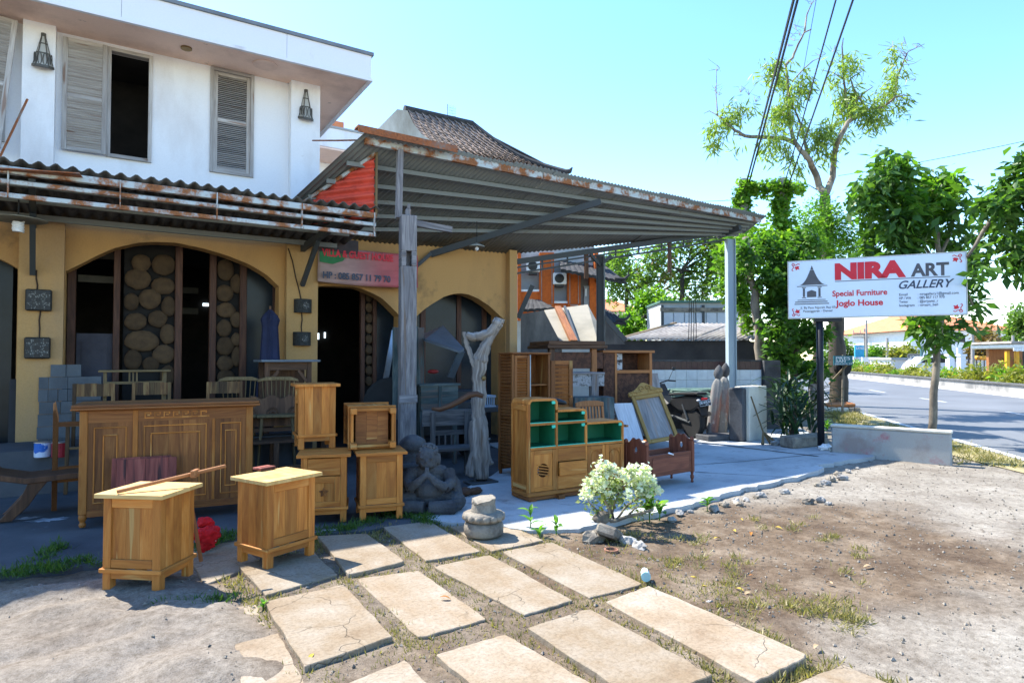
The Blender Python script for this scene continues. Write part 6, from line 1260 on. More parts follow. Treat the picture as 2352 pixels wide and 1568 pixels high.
p = G(1894, 1033); pb = thing('plastic_bag', 'crumpled white plastic bag at the foot of the black sign post', 'bag', p); mb = MB(); mb.blob((0, 0, .04), (.13, .08, .06), 10, 7, .25, 5); mb.build('bag_film', white_m, pb)
a, b = G(1910, 1037), G(2186, 1060); lw = thing('low_wall', 'low patchy concrete wall end beside the verge, faded pink paint at its foot', 'wall', a, ang(a, b)); w = (b - a).length
mb = MB(); mb.box(0, w, 0, .16, -.08, .40); mb.build('wall_body', stained('patchy_wall', (.34, .34, .325), (.27, .225, .205), 1.6, .48, .62, vert=False, bump=.4, stain2=(.36, .17, .18), lo2=.58, hi2=.68, s2=2.2), lw, bevel=.02); mb = MB(); mb.box(-.015, w + .015, -.012, .175, .401, .44); mb.build('coping', cream_m, lw, bevel=.01)

# ---------------------------------------------------------------- sign
TL, TR = PD(1810.5, 601, 10.7), PD(2218.5, 578, 9.67); rz = ang(TL, TR); zt = 3.13; h = .955; w = math.hypot(TR.x - TL.x, TR.y - TL.y)
sg = thing('shop_sign', 'large white furniture gallery signboard with red and grey lettering on a black post', 'sign', (TL.x, TL.y, zt - h), rz)
mb = MB(); mb.box(0, w, 0, .10, 0, h); mb.build('board', sign_w, sg, bevel=.006)
mb = MB(); q = .012; mb.box(-q, w + q, -.004, .104, h + .0005, h + q); mb.box(-q, w + q, -.004, .104, -q, -.0005); mb.box(-q, -.0005, -.004, .104, 0, h); mb.box(w + .0005, w + q, -.004, .104, 0, h); mb.build('edge_frame', steel, sg)
def SU(u): return u * w
def SV(v): return (1 - v) * h
def put(body, u0, u1, v1, cap, m, **k): return text_mesh(body, cap * h / .70, m, 'lettering', sg, Matrix.Translation((SU(u0), -.0035, SV(v1))) @ RX, (u1 - u0) * w, depth=.0012, **k)
put('NIRA', .279, .682, .340, .252, red_m, bold=.022); put('ART', .715, .918, .352, .20, grey_print, bold=.010); put('GALLERY', .634, .930, .553, .13, ink, shear=.35, bold=.003)
mb = MB(); mb.box(SU(.281), SU(.917), -.004, -.001, SV(.390), SV(.379)); mb.build('rule_line', grey_print, sg)
put('Special Furniture', .264, .578, .640, .095, red_m, bold=.003); put('Joglo House', .288, .560, .812, .10, red_m, bold=.004)
for i, (a_, b_, e) in enumerate((('Email', ': niragallery1@gmail.com', .958), ('HP / WA', ': 085 857 117 970', .885), ('Twiter', ': @sriyanti_r', .852), ('Instagram', ': niraart_bali', .850))):
    v1 = .672 + .060 * i; put(a_, .643, .643 + (.045, .064, .05, .082)[i], v1, .042, ink); put(b_, .744, e, v1, .042, ink)
put('Jl. By Pass Ngurah Ray 05', .073, .283, .842, .038, grey_print); put('Pesanggaran - Densel', .088, .262, .902, .038, grey_print)
lg = MB(); U = lambda u, v: (SU(u), SV(v))
n = 10; roof = [U(.063, .425)] + [U(.063 + (.133 - .063) * (k / n), .425 - (.425 - .165) * (k / n) ** 2.1) for k in range(1, n + 1)] + [U(.155 + (.227 - .155) * (k / n), .425 - (.425 - .165) * (1 - k / n) ** 2.1) for k in range(0, n + 1)]
lg.prism(roof, -.004, -.001); lg.prism([U(.135, .160), U(.139, .12), U(.144, .085), U(.149, .12), U(.153, .160)], -.004, -.001)
for q in ([U(.052, .452), U(.052, .44), U(.236, .44), U(.236, .452)], [U(.082, .475), U(.082, .463), U(.108, .463), U(.108, .475)], [U(.176, .475), U(.176, .463), U(.202, .463), U(.202, .475)], [U(.088, .635), U(.088, .482), U(.101, .482), U(.101, .635)], [U(.182, .635), U(.182, .482), U(.195, .482), U(.195, .635)],
          [U(.082, .655), U(.082, .643), U(.108, .643), U(.108, .655)], [U(.176, .655), U(.176, .643), U(.202, .643), U(.202, .655)], [U(.113, .64), U(.113, .545), U(.141, .515), U(.169, .545), U(.169, .64)], [U(.055, .695), U(.055, .683), U(.225, .683), U(.225, .695)], [U(.040, .73), U(.040, .714), U(.236, .714), U(.236, .73)], [U(.036, .765), U(.036, .75), U(.245, .75), U(.245, .765)]): lg.prism(q, -.004, -.001)
lg.build('house_emblem', grey_print, sg)
for cu, cv, sx, sy in ((.045, .10, 1, 1), (.955, .10, -1, 1), (.045, .90, 1, -1), (.955, .90, -1, -1)):
    mb = MB(); c_ = Vector((SU(cu), 0, SV(cv))); k = .062
    def at(x, z): return (c_.x + sx * x * k, c_.z + sy * z * k)
    mb.prism([at(-.1, .1), at(.5, .3), at(1, .1), at(.75, -.15), at(1.0, -.7), at(.45, -.55), at(.1, -.9), at(0, -.4), at(-.3, -.2)], -.004, -.001)
    mb.tube([(at(-.6 + .3 * math.cos(t_), .75 + .3 * math.sin(t_))[0], -.002, at(-.6 + .3 * math.cos(t_), .75 + .3 * math.sin(t_))[1]) for t_ in np.linspace(0, 6.3, 12)], .006, 5)
    mb.tube([(at(x, z)[0], -.002, at(x, z)[1]) for x, z in ((-.35, .5), (.1, .55), (.6, .9), (.95, .8), (.85, .6))], .006, 5); mb.tube([(at(x, z)[0], -.002, at(x, z)[1]) for x, z in ((-.6, .4), (-.55, -.1), (-.95, -.7), (-.8, -1), (-.55, -.85))], .006, 5)
    mb.build('corner_ornament', red_m, sg)
up_ = SU(.187); mb = MB(); mb.tube([(up_, .05, -zt + h), (up_, .05, -.013)], .055, 16); mb.build('post', black_post, sg, smooth=True); mb = MB(); mb.box(up_ - .08, up_ + .33, -.012, .112, -.07, -.0125); mb.build('mount_plate', black_post, sg)
# ---------------------------------------------------------------- houses behind
th = thing('tiled_house', 'house with a brown tiled hip roof and a pale curved gable, beyond the canopy', 'house'); YR, YE = 20.0, 17.0
rl, rr_, el, er = PY(935, 258, YR), PY(1085, 287, YR), PY(1002, 338, YE), PY(1300, 404, YE); zr = (rl.z + rr_.z) / 2; ze = (el.z + er.z) / 2
for v in (rl, rr_): v.z = zr
for v in (el, er): v.z = ze
bl2 = Vector((el.x, YR + 3, ze)); br2 = Vector((er.x, YR + 3, ze))
def sag(s): return -.28 * math.sin(math.pi * s)   # the slope curves outward to the eaves
mb = MB(); n = 8; vs = []
for i in range(n + 1):
    s_ = i / n
    for a, b in ((rl, el), (rr_, er)): p = a.lerp(b, s_); p.z += sag(s_) - .06; vs.append(p)
mb.add(vs, [(2 * i, 2 * i + 1, 2 * i + 3, 2 * i + 2) for i in range(n)]); mb.add([rr_, er, br2], [(0, 1, 2)]); mb.add([rl, rr_, br2, bl2], [(0, 1, 2, 3)]); solid(mb.build('roof', dark_tile_m, th), .04)
tb = MB(); nx_ = 5; vs = []
for k in range(nx_ + 1):
    x = -.13 + .26 * k / nx_; z = .025 * math.cos(math.pi * k / nx_ * 1.3) + .02
    for y in (0, .30): vs.append((x, y, z + (.0 if y else .012)))
    vs.append((x, 0, z - .02))
tb.add(vs, [(3 * k, 3 * k + 3, 3 * k + 4, 3 * k + 1) for k in range(nx_)] + [(3 * k + 2, 3 * k + 5, 3 * k + 3, 3 * k) for k in range(nx_)]); tme = [tb.mesh('roof_tile', roof_tile_m)]
for q in (.15, .4, .7, 1.0): m2 = tme[0].copy(); m2.attributes['tint'].data.foreach_set('value', [q] * len(m2.polygons)); tme.append(m2)
rows = 17; slope = (rl - el).length; cnt = 0; rest = MB()
spots = []
for i in range(rows):
    s_ = (i + .5) / rows; a = rl.lerp(el, s_); b = rr_.lerp(er, s_); ds = .01; zt_ = sag(s_); dz = (sag(s_ + ds) - sag(s_ - ds)) / (2 * ds)
    nt = int((b.x - a.x) / .25); pit = math.atan2((zr - ze) - dz, (YR - YE))
    for k in range(nt + 1):
        x = a.x + .12 + k * (b.x - a.x - .1) / max(1, nt); y = a.y; spots.append((s_, (x, y - .14, a.z + zt_ - .08), pit))
spots.sort(key=lambda q: q[0])
for i, (s_, lc, pit) in enumerate(spots[:300]):
    o = bpy.data.objects.new('roof_tile', random.choice(tme)); COL.objects.link(o); o.parent = th; o.location = lc; o.rotation_euler = (pit, 0, random.uniform(-.02, .02))
if len(spots) > 300:
    for s_, lc, pit in spots[300:]: M = Matrix.Translation(lc) @ Matrix.Rotation(pit, 4, 'X'); rest.add([M @ Vector(v) for v in tb.v], tb.f)
    o = rest.build('roof_tiles', roof_tile_m, th); o['kind'] = 'stuff'
mb = MB(); mb.tube([rl + Vector((-.1, 0, .06)), rr_ + Vector((0, 0, .06))], .13, 8); mb.build('ridge', dark_tile_m, th)
mb = MB(); hip = []
for i in range(9): s_ = i / 8; p = rr_.lerp(er, s_); p.z += sag(s_) + .06; hip.append(p)
hip += [er + Vector((.10, -.1, .10)), er + Vector((.16, -.15, .22))]; mb.tube(hip, [.11] * 9 + [.08, .02], 8); mb.build('hip_ridge', dark_tile_m, th)
mb = MB(); gp = [PY(x, y, YR - .1) for x, y in ((915, 251), (936, 254), (947, 280), (965, 305), (1000, 330), (1003, 350), (850, 350), (862, 308))]; gw = [Vector((p.x - rl.x, 0, p.z)) for p in gp]
P = [PD(x, y, 19.6) for x, y in ((912, 251), (936, 254), (949, 283), (968, 308), (1003, 332), (1005, 420), (840, 420), (858, 306))]; dv = Vector((.12, .2, 0))
mb.add(P + [p + dv for p in P], [tuple(range(8)), tuple(range(15, 7, -1))] + [(i, i + 8, (i + 1) % 8 + 8, (i + 1) % 8) for i in range(8)]); mb.build('gable', stained('old_gable', (.50, .48, .42), (.30, .27, .22), 1.1, .45, .65, bump=.2), th)
mb = MB(); mb.box(el.x + .3, 10.9, YE + .7, YR + 2, 0, ze - .1); mb.build('wall', cream_m, th)
an = thing('tv_antenna', 'small grid dish antenna on the tiled roof ridge', 'antenna', PY(1028, 275, YR)); mb = MB(); mb.tube([(0, 0, -.2), (0, 0, .55)], .02, 6); mb.build('mast', steel, an)
mb = MB()
for k in range(5): x = .05 + k * .055; mb.tube([(x + .12 * math.cos(t_) * .3, 0, .32 + .24 * math.sin(t_)) for t_ in np.linspace(-1.3, 1.3, 7)], .007, 4)
for k in range(4): mb.tube([(.0 + .05, 0, .15 + .1 * k), (.33, 0, .18 + .09 * k)], .006, 4)
mb.build('dish_grid', steel, an)
wb2 = thing('white_house', 'white flat-roofed house just behind the corner of the shop', 'house'); Yb = 16.0; a, b = PY(730, 300, Yb), PY(905, 330, Yb)
mb = MB(); mb.box(a.x, b.x, Yb, Yb + .08, PY(770, 340, Yb).z, PY(770, 296, Yb).z); mb.build('fascia', white_wall, wb2); mb = MB(); mb.box(a.x, b.x, Yb - .03, Yb + 3, PY(770, 296, Yb).z + .002, PY(770, 291, Yb).z); mb.build('roof_edge', concrete, wb2); mb = MB(); mb.box(a.x, b.x, Yb + .01, Yb + 2, PY(770, 345, Yb).z, PY(770, 340.5, Yb).z); mb.build('soffit', soffit_m, wb2); mb = MB(); mb.box(a.x, b.x, Yb + 1.2, Yb + 4, 0, PY(770, 345, Yb).z); mb.build('wall', white_wall, wb2)
mb = MB(); p = PY(770, 291, Yb + .5); mb.box(p.x - .12, p.x + .2, Yb + .4, Yb + .7, p.z - .05, p.z + .12); mb.build('roof_tile', orange_roof, wb2)
ob = wthing('orange_building', 'orange brick building with grey bays, taupe trim and dark tiled roofs, seen under the canopy', 'building'); F4 = 27.0
def oz(y, F=F4): return 1.5 + (822 - y) / FL * F
def obox(px0, px1, y0, y1, f0, f1, name, m, par=ob, F=F4):
    mb = MB(); mb.box(rr(px0, F), rr(px1, F), f0, f1, oz(y1, F), oz(y0, F), grain=2); return mb.build(name, m, par)
obox(1185, 1370, 560, 960, F4 + .5, F4 + .7, 'grey_wall', grey_ren)
for x0, x1, y0, y1, inn in ((1189, 1197, 575, 735, 0), (1239, 1273, 579, 735, 1), (1304, 1334, 615, 735, 1), (1355, 1372, 630, 735, 0), (1366, 1376, 575, 650, 0)):
    pi_ = obox(x0, x1, y0, y1, F4, F4 + .49, 'brick_pier', brick_o)
    if inn:
        for k, (a_, b_, c_, d_) in enumerate(((x0 + 4, x0 + 6, y0 + 16, 697), (x1 - 6, x1 - 4, y0 + 16, 697), (x0 + 6.1, x1 - 6.1, y0 + 10, y0 + 13), (x0 + 6.1, x1 - 6.1, 699, 702))): mb = MB(); mb.box(rr(a_, F4), rr(b_, F4), F4 - .04, F4 - .002, oz(d_), oz(c_), grain=2); mb.build('trim', taupe_trim, pi_)
for x0, x1, y0, y1 in ((1197, 1239, 669, 735), (1273, 1304, 696, 735)): obox(x0, x1, y0, y1, F4 + .1, F4 + .3, 'balustrade', brick_o); obox(x0, x1, y0 - 5, y0 - .2, F4 + .05, F4 + .34, 'white_coping', white_m)
obox(1343, 1356, 655, 735, F4 + .2, F4 + .45, 'grey_wall', grey_ren); obox(1345, 1349, 662, 679, F4 + .1, F4 + .19, 'meter_box', white_m)
def tiled_slab(pts_top, pts_bot, name, m=dark_tile_m, par=ob, n=12):
    "slope with ribbed courses between an upper and a lower edge"
    (a, b), (c, d) = pts_top, pts_bot; mb = MB(); L = max((b - a).length, (d - c).length); k = int(L / .24) * 4; vs = []
    for i in range(k + 1):
        u = i / k; w = .035 * abs(math.sin(math.pi * u * k / 4))
        for j in range(5): p = a.lerp(b, u).lerp(c.lerp(d, u), j / 4); vs.append(p + Vector((0, 0, w)))
    mb.add(vs, [(i * 5 + j, i * 5 + j + 1, (i + 1) * 5 + j + 1, (i + 1) * 5 + j) for i in range(k) for j in range(4)]); o = mb.build(name, m, par); solid(o, .12); return o
def wo(v): return MW.inverted() @ v
for top, bot in ((((1283, 590, 28.2), (1385, 606, 28.2)), ((1288, 618, 25.8), (1440, 648, 25.8))), (((1385, 708, 27.6), (1405, 716, 27.6)), ((1385, 741, 26.2), (1440, 741, 26.2))), (((1213, 694, 26.6), (1240, 696, 26.6)), ((1198, 718, 25.4), (1272, 714, 25.4)))):
    P = [wo(PD(*q)) for q in top + bot]; tiled_slab(P[:2], P[2:], 'tiled_roof')
for tip in ((1440, 646, 25.8), (1442, 739, 26.2)):
    q = wo(PD(*tip)); mb = MB(); mb.tube([q + Vector((-.5, 0, .1)), q + Vector((-.1, 0, .1)), q + Vector((.08, 0, .25)), q + Vector((.06, 0, .42))], [.07, .07, .05, .015], 6); mb.build('corner_finial', dark_tile_m, ob)
for px, y, lab in ((1226, 608, 'outdoor air conditioner in the first grey bay of the orange building'), (1288, 637, 'outdoor air conditioner between the two orange piers')):
    ac = wthing('air_conditioner', lab, 'air conditioner', 'air conditioners on the orange building'); s_ = 26.5 / FL; a, b, c_, d_ = rr(px - 16, 26.5), rr(px + 15, 26.5), oz(y + 13, 26.5), oz(y - 13, 26.5)
    mb = MB(); mb.box(a, b, 26.75, 27.1, c_, d_); mb.build('case', white_m, ac, bevel=.02); mb = MB(); mb.lathe([(.20, 0), (.20, .012), (.06, .02)], 18); mb.build('fan_grille', black_m, ac, loc=(a + .26, 26.749, (c_ + d_) / 2), rot=(R(90), 0, 0)); mb = MB(); mb.box(a + .1, b - .1, 26.9, 27.4, c_ - .08, c_ - .001); mb.build('bracket', steel_dark, ac)
def hiproof(name, label, cat, px0, px1, y_ridge, y_eave, y_base, D, rf=(.3, .7), m=orange_roof, wall=white_m, depth=6):
    h = wthing(name, label, cat); a, b = rr(px0, D), rr(px1, D); ze, zr_, zb = oz(y_eave, D), oz(y_ridge, D + depth / 2), oz(y_base, D); r0, r1 = a + (b - a) * rf[0], a + (b - a) * rf[1]
    mb = MB(); V_ = [(a, D, ze), (b, D, ze), (b, D + depth, ze), (a, D + depth, ze), (r0, D + depth / 2, zr_), (r1, D + depth / 2, zr_)]
    mb.add(V_, [(0, 1, 5, 4), (1, 2, 5), (2, 3, 4, 5), (3, 0, 4), (0, 3, 2, 1)], tint=.8); rf_ = mb.build('roof', m, h); mb = MB(); mb.tube([V_[4], V_[5]], .12, 6); [mb.tube([V_[i], V_[j]], .10, 6) for i, j in ((0, 4), (1, 5))]; mb.build('ridge_tiles', m, rf_)
    mb = MB(); i_ = (b - a) * .06; mb.box(a + i_, b - i_, D + .5, D + depth - .5, min(-.1, zb), ze - .02); mb.build('wall', wall, h)
    for k in range(3): x = a + (b - a) * (.2 + .25 * k); mb = MB(); mb.box(x, x + (b - a) * .09, D + .46, D + .499, zb + (ze - zb) * .35, zb + (ze - zb) * .75); mb.build('window', glass_d, h)
    return h
hiproof('house', 'house with a bright orange roof far behind the orange brick building', 'house', 1375, 1480, 690, 714, 745, 45, (.1, .45), depth=8)
# ---------------------------------------------------------------- across the road
def far(px, D, y): return PD(px, y, D)
hiproof('long_house', 'long white house with a wide orange hip roof across the road', 'house', 2085, 2345, 722, 758, 800, 62, (.35, .72), depth=16)
hiproof('grey_roof_house', 'white house with a dark grey pitched roof, across the road', 'house', 1985, 2110, 768, 785, 815, 80, (.45, .6), m=plain('slate_roof', (.24, .23, .24), (.16, .155, .16), 2, .9), depth=14)
hiproof('red_roof_house', 'small red roofed house behind the blue billboard', 'house', 1955, 2012, 772, 790, 820, 95, (.4, .6), depth=10)
hw = wthing('white_shed', 'low white shed with a pale green door, across the road', 'shed'); D = 52
for x0, x1, y0, y1, f0, nm, m in ((2046, 2130, 826, 862, 0, 'wall', white_m), (2042, 2134, 821, 826, -.3, 'roof', concrete), (2078, 2092, 833, 862, -.03, 'door', plain('pale_green', (.35, .5, .42), None, 3, .6))): mb = MB(); mb.box(rr(x0, D), rr(x1, D), D + f0, D + (3 if nm != 'door' else -.001), oz(y1, D) - (.3 if nm == 'wall' else 0), oz(y0, D)); mb.build(nm, m, hw)
hw = wthing('dark_kiosk', 'low building with dark flat roof behind the white gate piers', 'building'); D = 50
for x0, x1, y0, y1, f0, nm, m in ((2150, 2215, 826, 862, 0, 'wall', grey_ren), (2140, 2222, 812, 825, -.4, 'roof', plain('dark_roof', (.10, .11, .12), None, 2, .8)), (2165, 2178, 832, 862, -.03, 'door', dark_p)): mb = MB(); mb.box(rr(x0, D), rr(x1, D), D + f0, D + (3 if nm != 'door' else -.001), oz(y1, D) - (.3 if nm == 'wall' else 0), oz(y0, D)); mb.build(nm, m, hw)
fw = wthing('white_fence', 'white panel fence with dark posts across the road', 'fence'); D = 46; n = 7
for k in range(n): a, b = 2225 + 60 * k / n * 1.02, 2225 + 60 * (k + 1) / n * 1.02; mb = MB(); mb.box(rr(a, D) + .03, rr(b, D) - .03, D, D + .05, -.2, oz(825, D)); mb.build('panel', white_m, fw); mb = MB(); mb.box(rr(a, D) - .03, rr(a, D) + .029, D - .02, D + .08, -.2, oz(821, D)); mb.build('post', dark_p, fw)
fw = wthing('white_boundary_wall', 'long low white boundary wall with a signboard before it, across the road', 'wall'); D = 66; mb = MB(); mb.box(rr(1960, D), rr(2050, D), D, D + .2, -.2, oz(818, D)); mb.build('wall', white_m, fw)
fw = wthing('plain_wall', 'high bright blank white wall behind the young roadside tree', 'wall'); D = 74; mb = MB(); mb.box(rr(2030, D), rr(2260, D), D, D + .3, -.2, oz(782, D)); mb.build('wall', white_m, fw)
for px, D in ((2186, 44), (2212, 44.5)):
    gp_ = wthing('gate_pier', 'white gate pier with a cap, %s the dark gap' % ('nearer the young tree, before' if px < 2200 else 'on the fence side of'), 'pier', 'white gate piers across the road'); mb = MB(); mb.box(rr(px - 6, D), rr(px + 6, D), D, D + .4, -.2, oz(818, D)); mb.build('shaft', white_m, gp_); mb = MB(); mb.box(rr(px - 8, D), rr(px + 8, D), D - .06, D + .46, oz(818, D), oz(813, D)); mb.build('cap', white_m, gp_)
def bill(name, label, px0, px1, y0, y1, D, m, rz=0, post=True):
    b = wthing(name, label, 'billboard'); mb = MB(); mb.box(rr(px0, D), rr(px1, D), D, D + .15, oz(y1, D), oz(y0, D)); mb.build('board', m, b)
    if post:
        for px in (px0 + 4, px1 - 4): mb = MB(); mb.tube([(rr(px, D), D + .08, -.2), (rr(px, D), D + .08, oz(y1, D))], .07, 6); mb.build('post', steel, b)
    return b
def ftext(b, body, px0, px1, ybase, cap, D, m, **k): text_mesh(body, cap / FL * D / .7, m, 'lettering', b, Matrix.Translation((rr(px0, D), D - .02, oz(ybase, D))) @ RX, rr(px1, D) - rr(px0, D), depth=.005, **k)
bb = bill('blue_billboard', 'sky blue upright billboard with white lettering across the road', 1964, 1985, 793, 820, 60, plain('sky_blue', (.05, .40, .62), None, 2, .5, bump=0)); ftext(bb, 'LATEZ', 1966, 1984, 802, 5, 60, white_m, bold=.01)
bb = bill('white_billboard', 'wide white board with small red letters across the road', 1980, 2021, 820, 842, 56, white_m); ftext(bb, 'OML', 1995, 2006, 828, 4, 56, red_m)
bb = bill('dark_signboard', 'dark teal square sign with a big white A behind the young tree', 2116, 2136, 796, 821, 48, plain('teal_board', (.045, .12, .14), None, 2, .5, bump=0)); ftext(bb, 'A', 2117.5, 2134.5, 820, 22, 48, white_m)
bb = bill('wide_signboard', 'long dark signboard with pale letters beside the big A sign', 2086, 2115, 814, 822, 48.3, plain('charcoal_sign', (.06, .065, .07), None, 2, .5, bump=0)); ftext(bb, 'CONCEPT', 2089, 2112, 820.5, 4.5, 48.3, white_m)
bb = bill('small_signboard', 'small white and blue upright sign beside the gate pier', 2200, 2211, 798, 814, 45, plain('pale_sign', (.55, .62, .7), None, 2, .5, bump=0))
car = wthing('white_car', 'white hatchback parked across the road behind the hedge', 'car'); D = 47; mb = MB(); k = D / FL
prof = [(0, 0), (0, .55), (.25, .9), (.9, 1.38), (2.6, 1.45), (3.2, 1.0), (3.9, .8), (4.0, .2), (3.9, 0)]; x0 = rr(2098, D); mb.prism([(x0 + a, b + .22) for a, b in prof], D, D + 1.6); mb.build('body', plain('white_car_paint', (.75, .76, .78), None, 2, .25, bump=0), car, bevel=.06)
mb = MB(); mb.prism([(x0 + a, b + .22) for a, b in ((.5, .92), (1.0, 1.28), (1.7, 1.33), (1.7, .92))], D - .01, D - .001); mb.prism([(x0 + a, b + .22) for a, b in ((1.8, .92), (1.8, 1.33), (2.5, 1.33), (3.0, .95))], D - .01, D - .001); mb.build('window', glass_d, car)
for dx in (.75, 3.2): wheel((x0 + dx, D + .1, .3), car, .32, .2, (R(90), 0, 0), rim=steel)
ks = wthing('yellow_kiosk', 'bright yellow roadside kiosk with white scalloped awning', 'kiosk'); D = 34; 
for px in (2312, 2334): mb = MB(); mb.box(rr(px, D), rr(px + 7, D), D, D + .15, -.2, oz(806, D)); mb.build('post', plain('kiosk_yellow', (.75, .38, .015), None, 2, .5), ks)
mb = MB(); mb.box(rr(2306, D), rr(2400, D), D - .6, D + 2.5, oz(800, D), oz(790, D)); mb.build('awning', white_m, ks, bevel=.05); mb = MB(); mb.box(rr(2300, D), rr(2400, D), D - .7, D + 2.6, oz(789, D), oz(784, D)); mb.build('roof', fibre, ks); mb = MB(); mb.box(rr(2319, D), rr(2333.5, D), D + .2, D + .4, -.2, oz(830, D)); mb.box(rr(2319, D), rr(2400, D), D + 1.5, D + 1.7, -.2, oz(801, D)); mb.build('counter', orange_wood, ks)
for k in range(8): mb = MB(); mb.box(rr(2306 + k * 6, D) + .01, rr(2312 + k * 6, D) - .01, D - .64, D - .61, oz(806 + (k % 2), D), oz(799, D)); mb.build('scallop', white_m, ks)
oc_ = wthing('orange_cover', 'orange awning strip above the white panel fence', 'awning'); mb = MB(); mb.box(rr(2242, 45), rr(2283, 45), 44.6, 45.6, oz(827, 45), oz(817, 45)); mb.build('cover', plain('orange_vinyl', (.75, .33, .03), None, 2, .5), oc_, bevel=.1)
pole_m = plain('pole_concrete', (.36, .33, .31), None, 2, .9)
def pole(px, y0, D, label, arm=0, r=.11, name='utility_pole'):
    o = wthing(name, label, 'pole', 'utility poles across the road'); mb = MB(); x = rr(px, D); mb.tube([(x, D, -.2), (x, D, oz(y0, D))], [r, r * .75], 8); mb.build('shaft', pole_m, o)
    if arm:
        for dz in (0, -.45): mb = MB(); mb.beam((x - arm, D - .05, oz(y0, D) - .5 + dz), (x + arm, D - .05, oz(y0, D) - .5 + dz), .09, .09); mb.build('crossarm', pole_m, o)
        for sx in (-1, -.4, .4, 1): mb = MB(); mb.tube([(x + sx * arm * .95, D - .05, oz(y0, D) - .45), (x + sx * arm * .95, D - .05, oz(y0, D) - .15)], .05, 6); mb.build('insulator', pole_m, o)
pole(1990.5, 735, 58, 'tall thin pole beside the blue billboard', 0, .12); pole(1986, 755, 70, 'utility pole with crossarms behind the tall thin pole', 1.3); pole(2038, 776, 60, 'dark utility pole before the white wall', 0, .16); pole(2234, 752, 45, 'pale pole behind the young tree crown', 0, .13); pole(2327, 770, 42, 'slanting grey pole beside the kiosk', 0, .1)
lt2 = wthing('lattice_mast', 'faint lattice radio mast on the horizon above the grey roof', 'mast'); D = 140
for px in (2052, 2060): mb = MB(); mb.tube([(rr(px, D), D, 0), (rr(px + (2 if px < 2055 else -2), D), D, oz(715, D))], .08, 5); mb.build('mast_leg', pole_m, lt2)
for k in range(9): y = 720 + k * 7; mb = MB(); mb.tube([(rr(2053, D), D, oz(y, D)), (rr(2059, D), D, oz(y + 7, D))], .05, 4); mb.build('brace', pole_m, lt2)
# ---------------------------------------------------------------- overhead wires
def wire(name, label, a, b, r=.012, sagm=.2, ext=0, n=12, group=None):
    a, b = Vector(a), Vector(b); d = b - a; b = b + d * ext; pts = []
    for i in range(n + 1): p = a.lerp(b, i / n); p.z -= sagm * 4 * (i / n) * (1 - i / n); pts.append(p)
    mb = MB(); mb.tube(pts, r, 5); o = mb.build(name, black_m); return tag(o, label, 'cable', group)
wire('power_cable', 'thick black overhead cable, first of the close pair above the vine pole', PD(1712, 430, 17), PD(1826, -20, 8.8), .022, .05, .8, group='overhead cables above the canopy end')
wire('power_cable', 'thick black overhead cable, second of the close pair above the vine pole', PD(1718, 430, 17), PD(1836, -20, 8.8), .020, .03, .8, group='overhead cables above the canopy end')
wire('power_cable', 'single black overhead cable rising from the second vine pole', PD(1797, 440, 17), PD(1921, -10, 9), .013, .04, .8, group='overhead cables above the canopy end')
wire('power_cable', 'outermost black overhead cable, crossing before the pale tree', PD(1806, 440, 17), PD(1960, -10, 9), .016, .05, .8, group='overhead cables above the canopy end')
wire('power_cable', 'hair-thin overhead wire between the black cables', PD(1800, 410, 17), PD(1876, -10, 9), .005, .02, .8, group='overhead cables above the canopy end')
wire('service_wire', 'thin wire climbing to the sky edge above the roadside trees', PD(1925, 404, 22), PD(2360, 323, 17), .008, .05)
wire('service_wire', 'thin level wire from the canopy end to the vine pole', PD(1545, 463, 20), PD(1700, 459, 17), .008, .02)
for y0, y1, lab in ((612, 616, 'thin wire behind the young tree, upper of those across the road'), (700, 668, 'thin wire rising to the kiosk side, across the road'), (706, 712, 'thin level wire just above the orange roof')): wire('service_wire', lab, PD(2195, y0, 40), PD(2365, y1, 34), .012, .05)
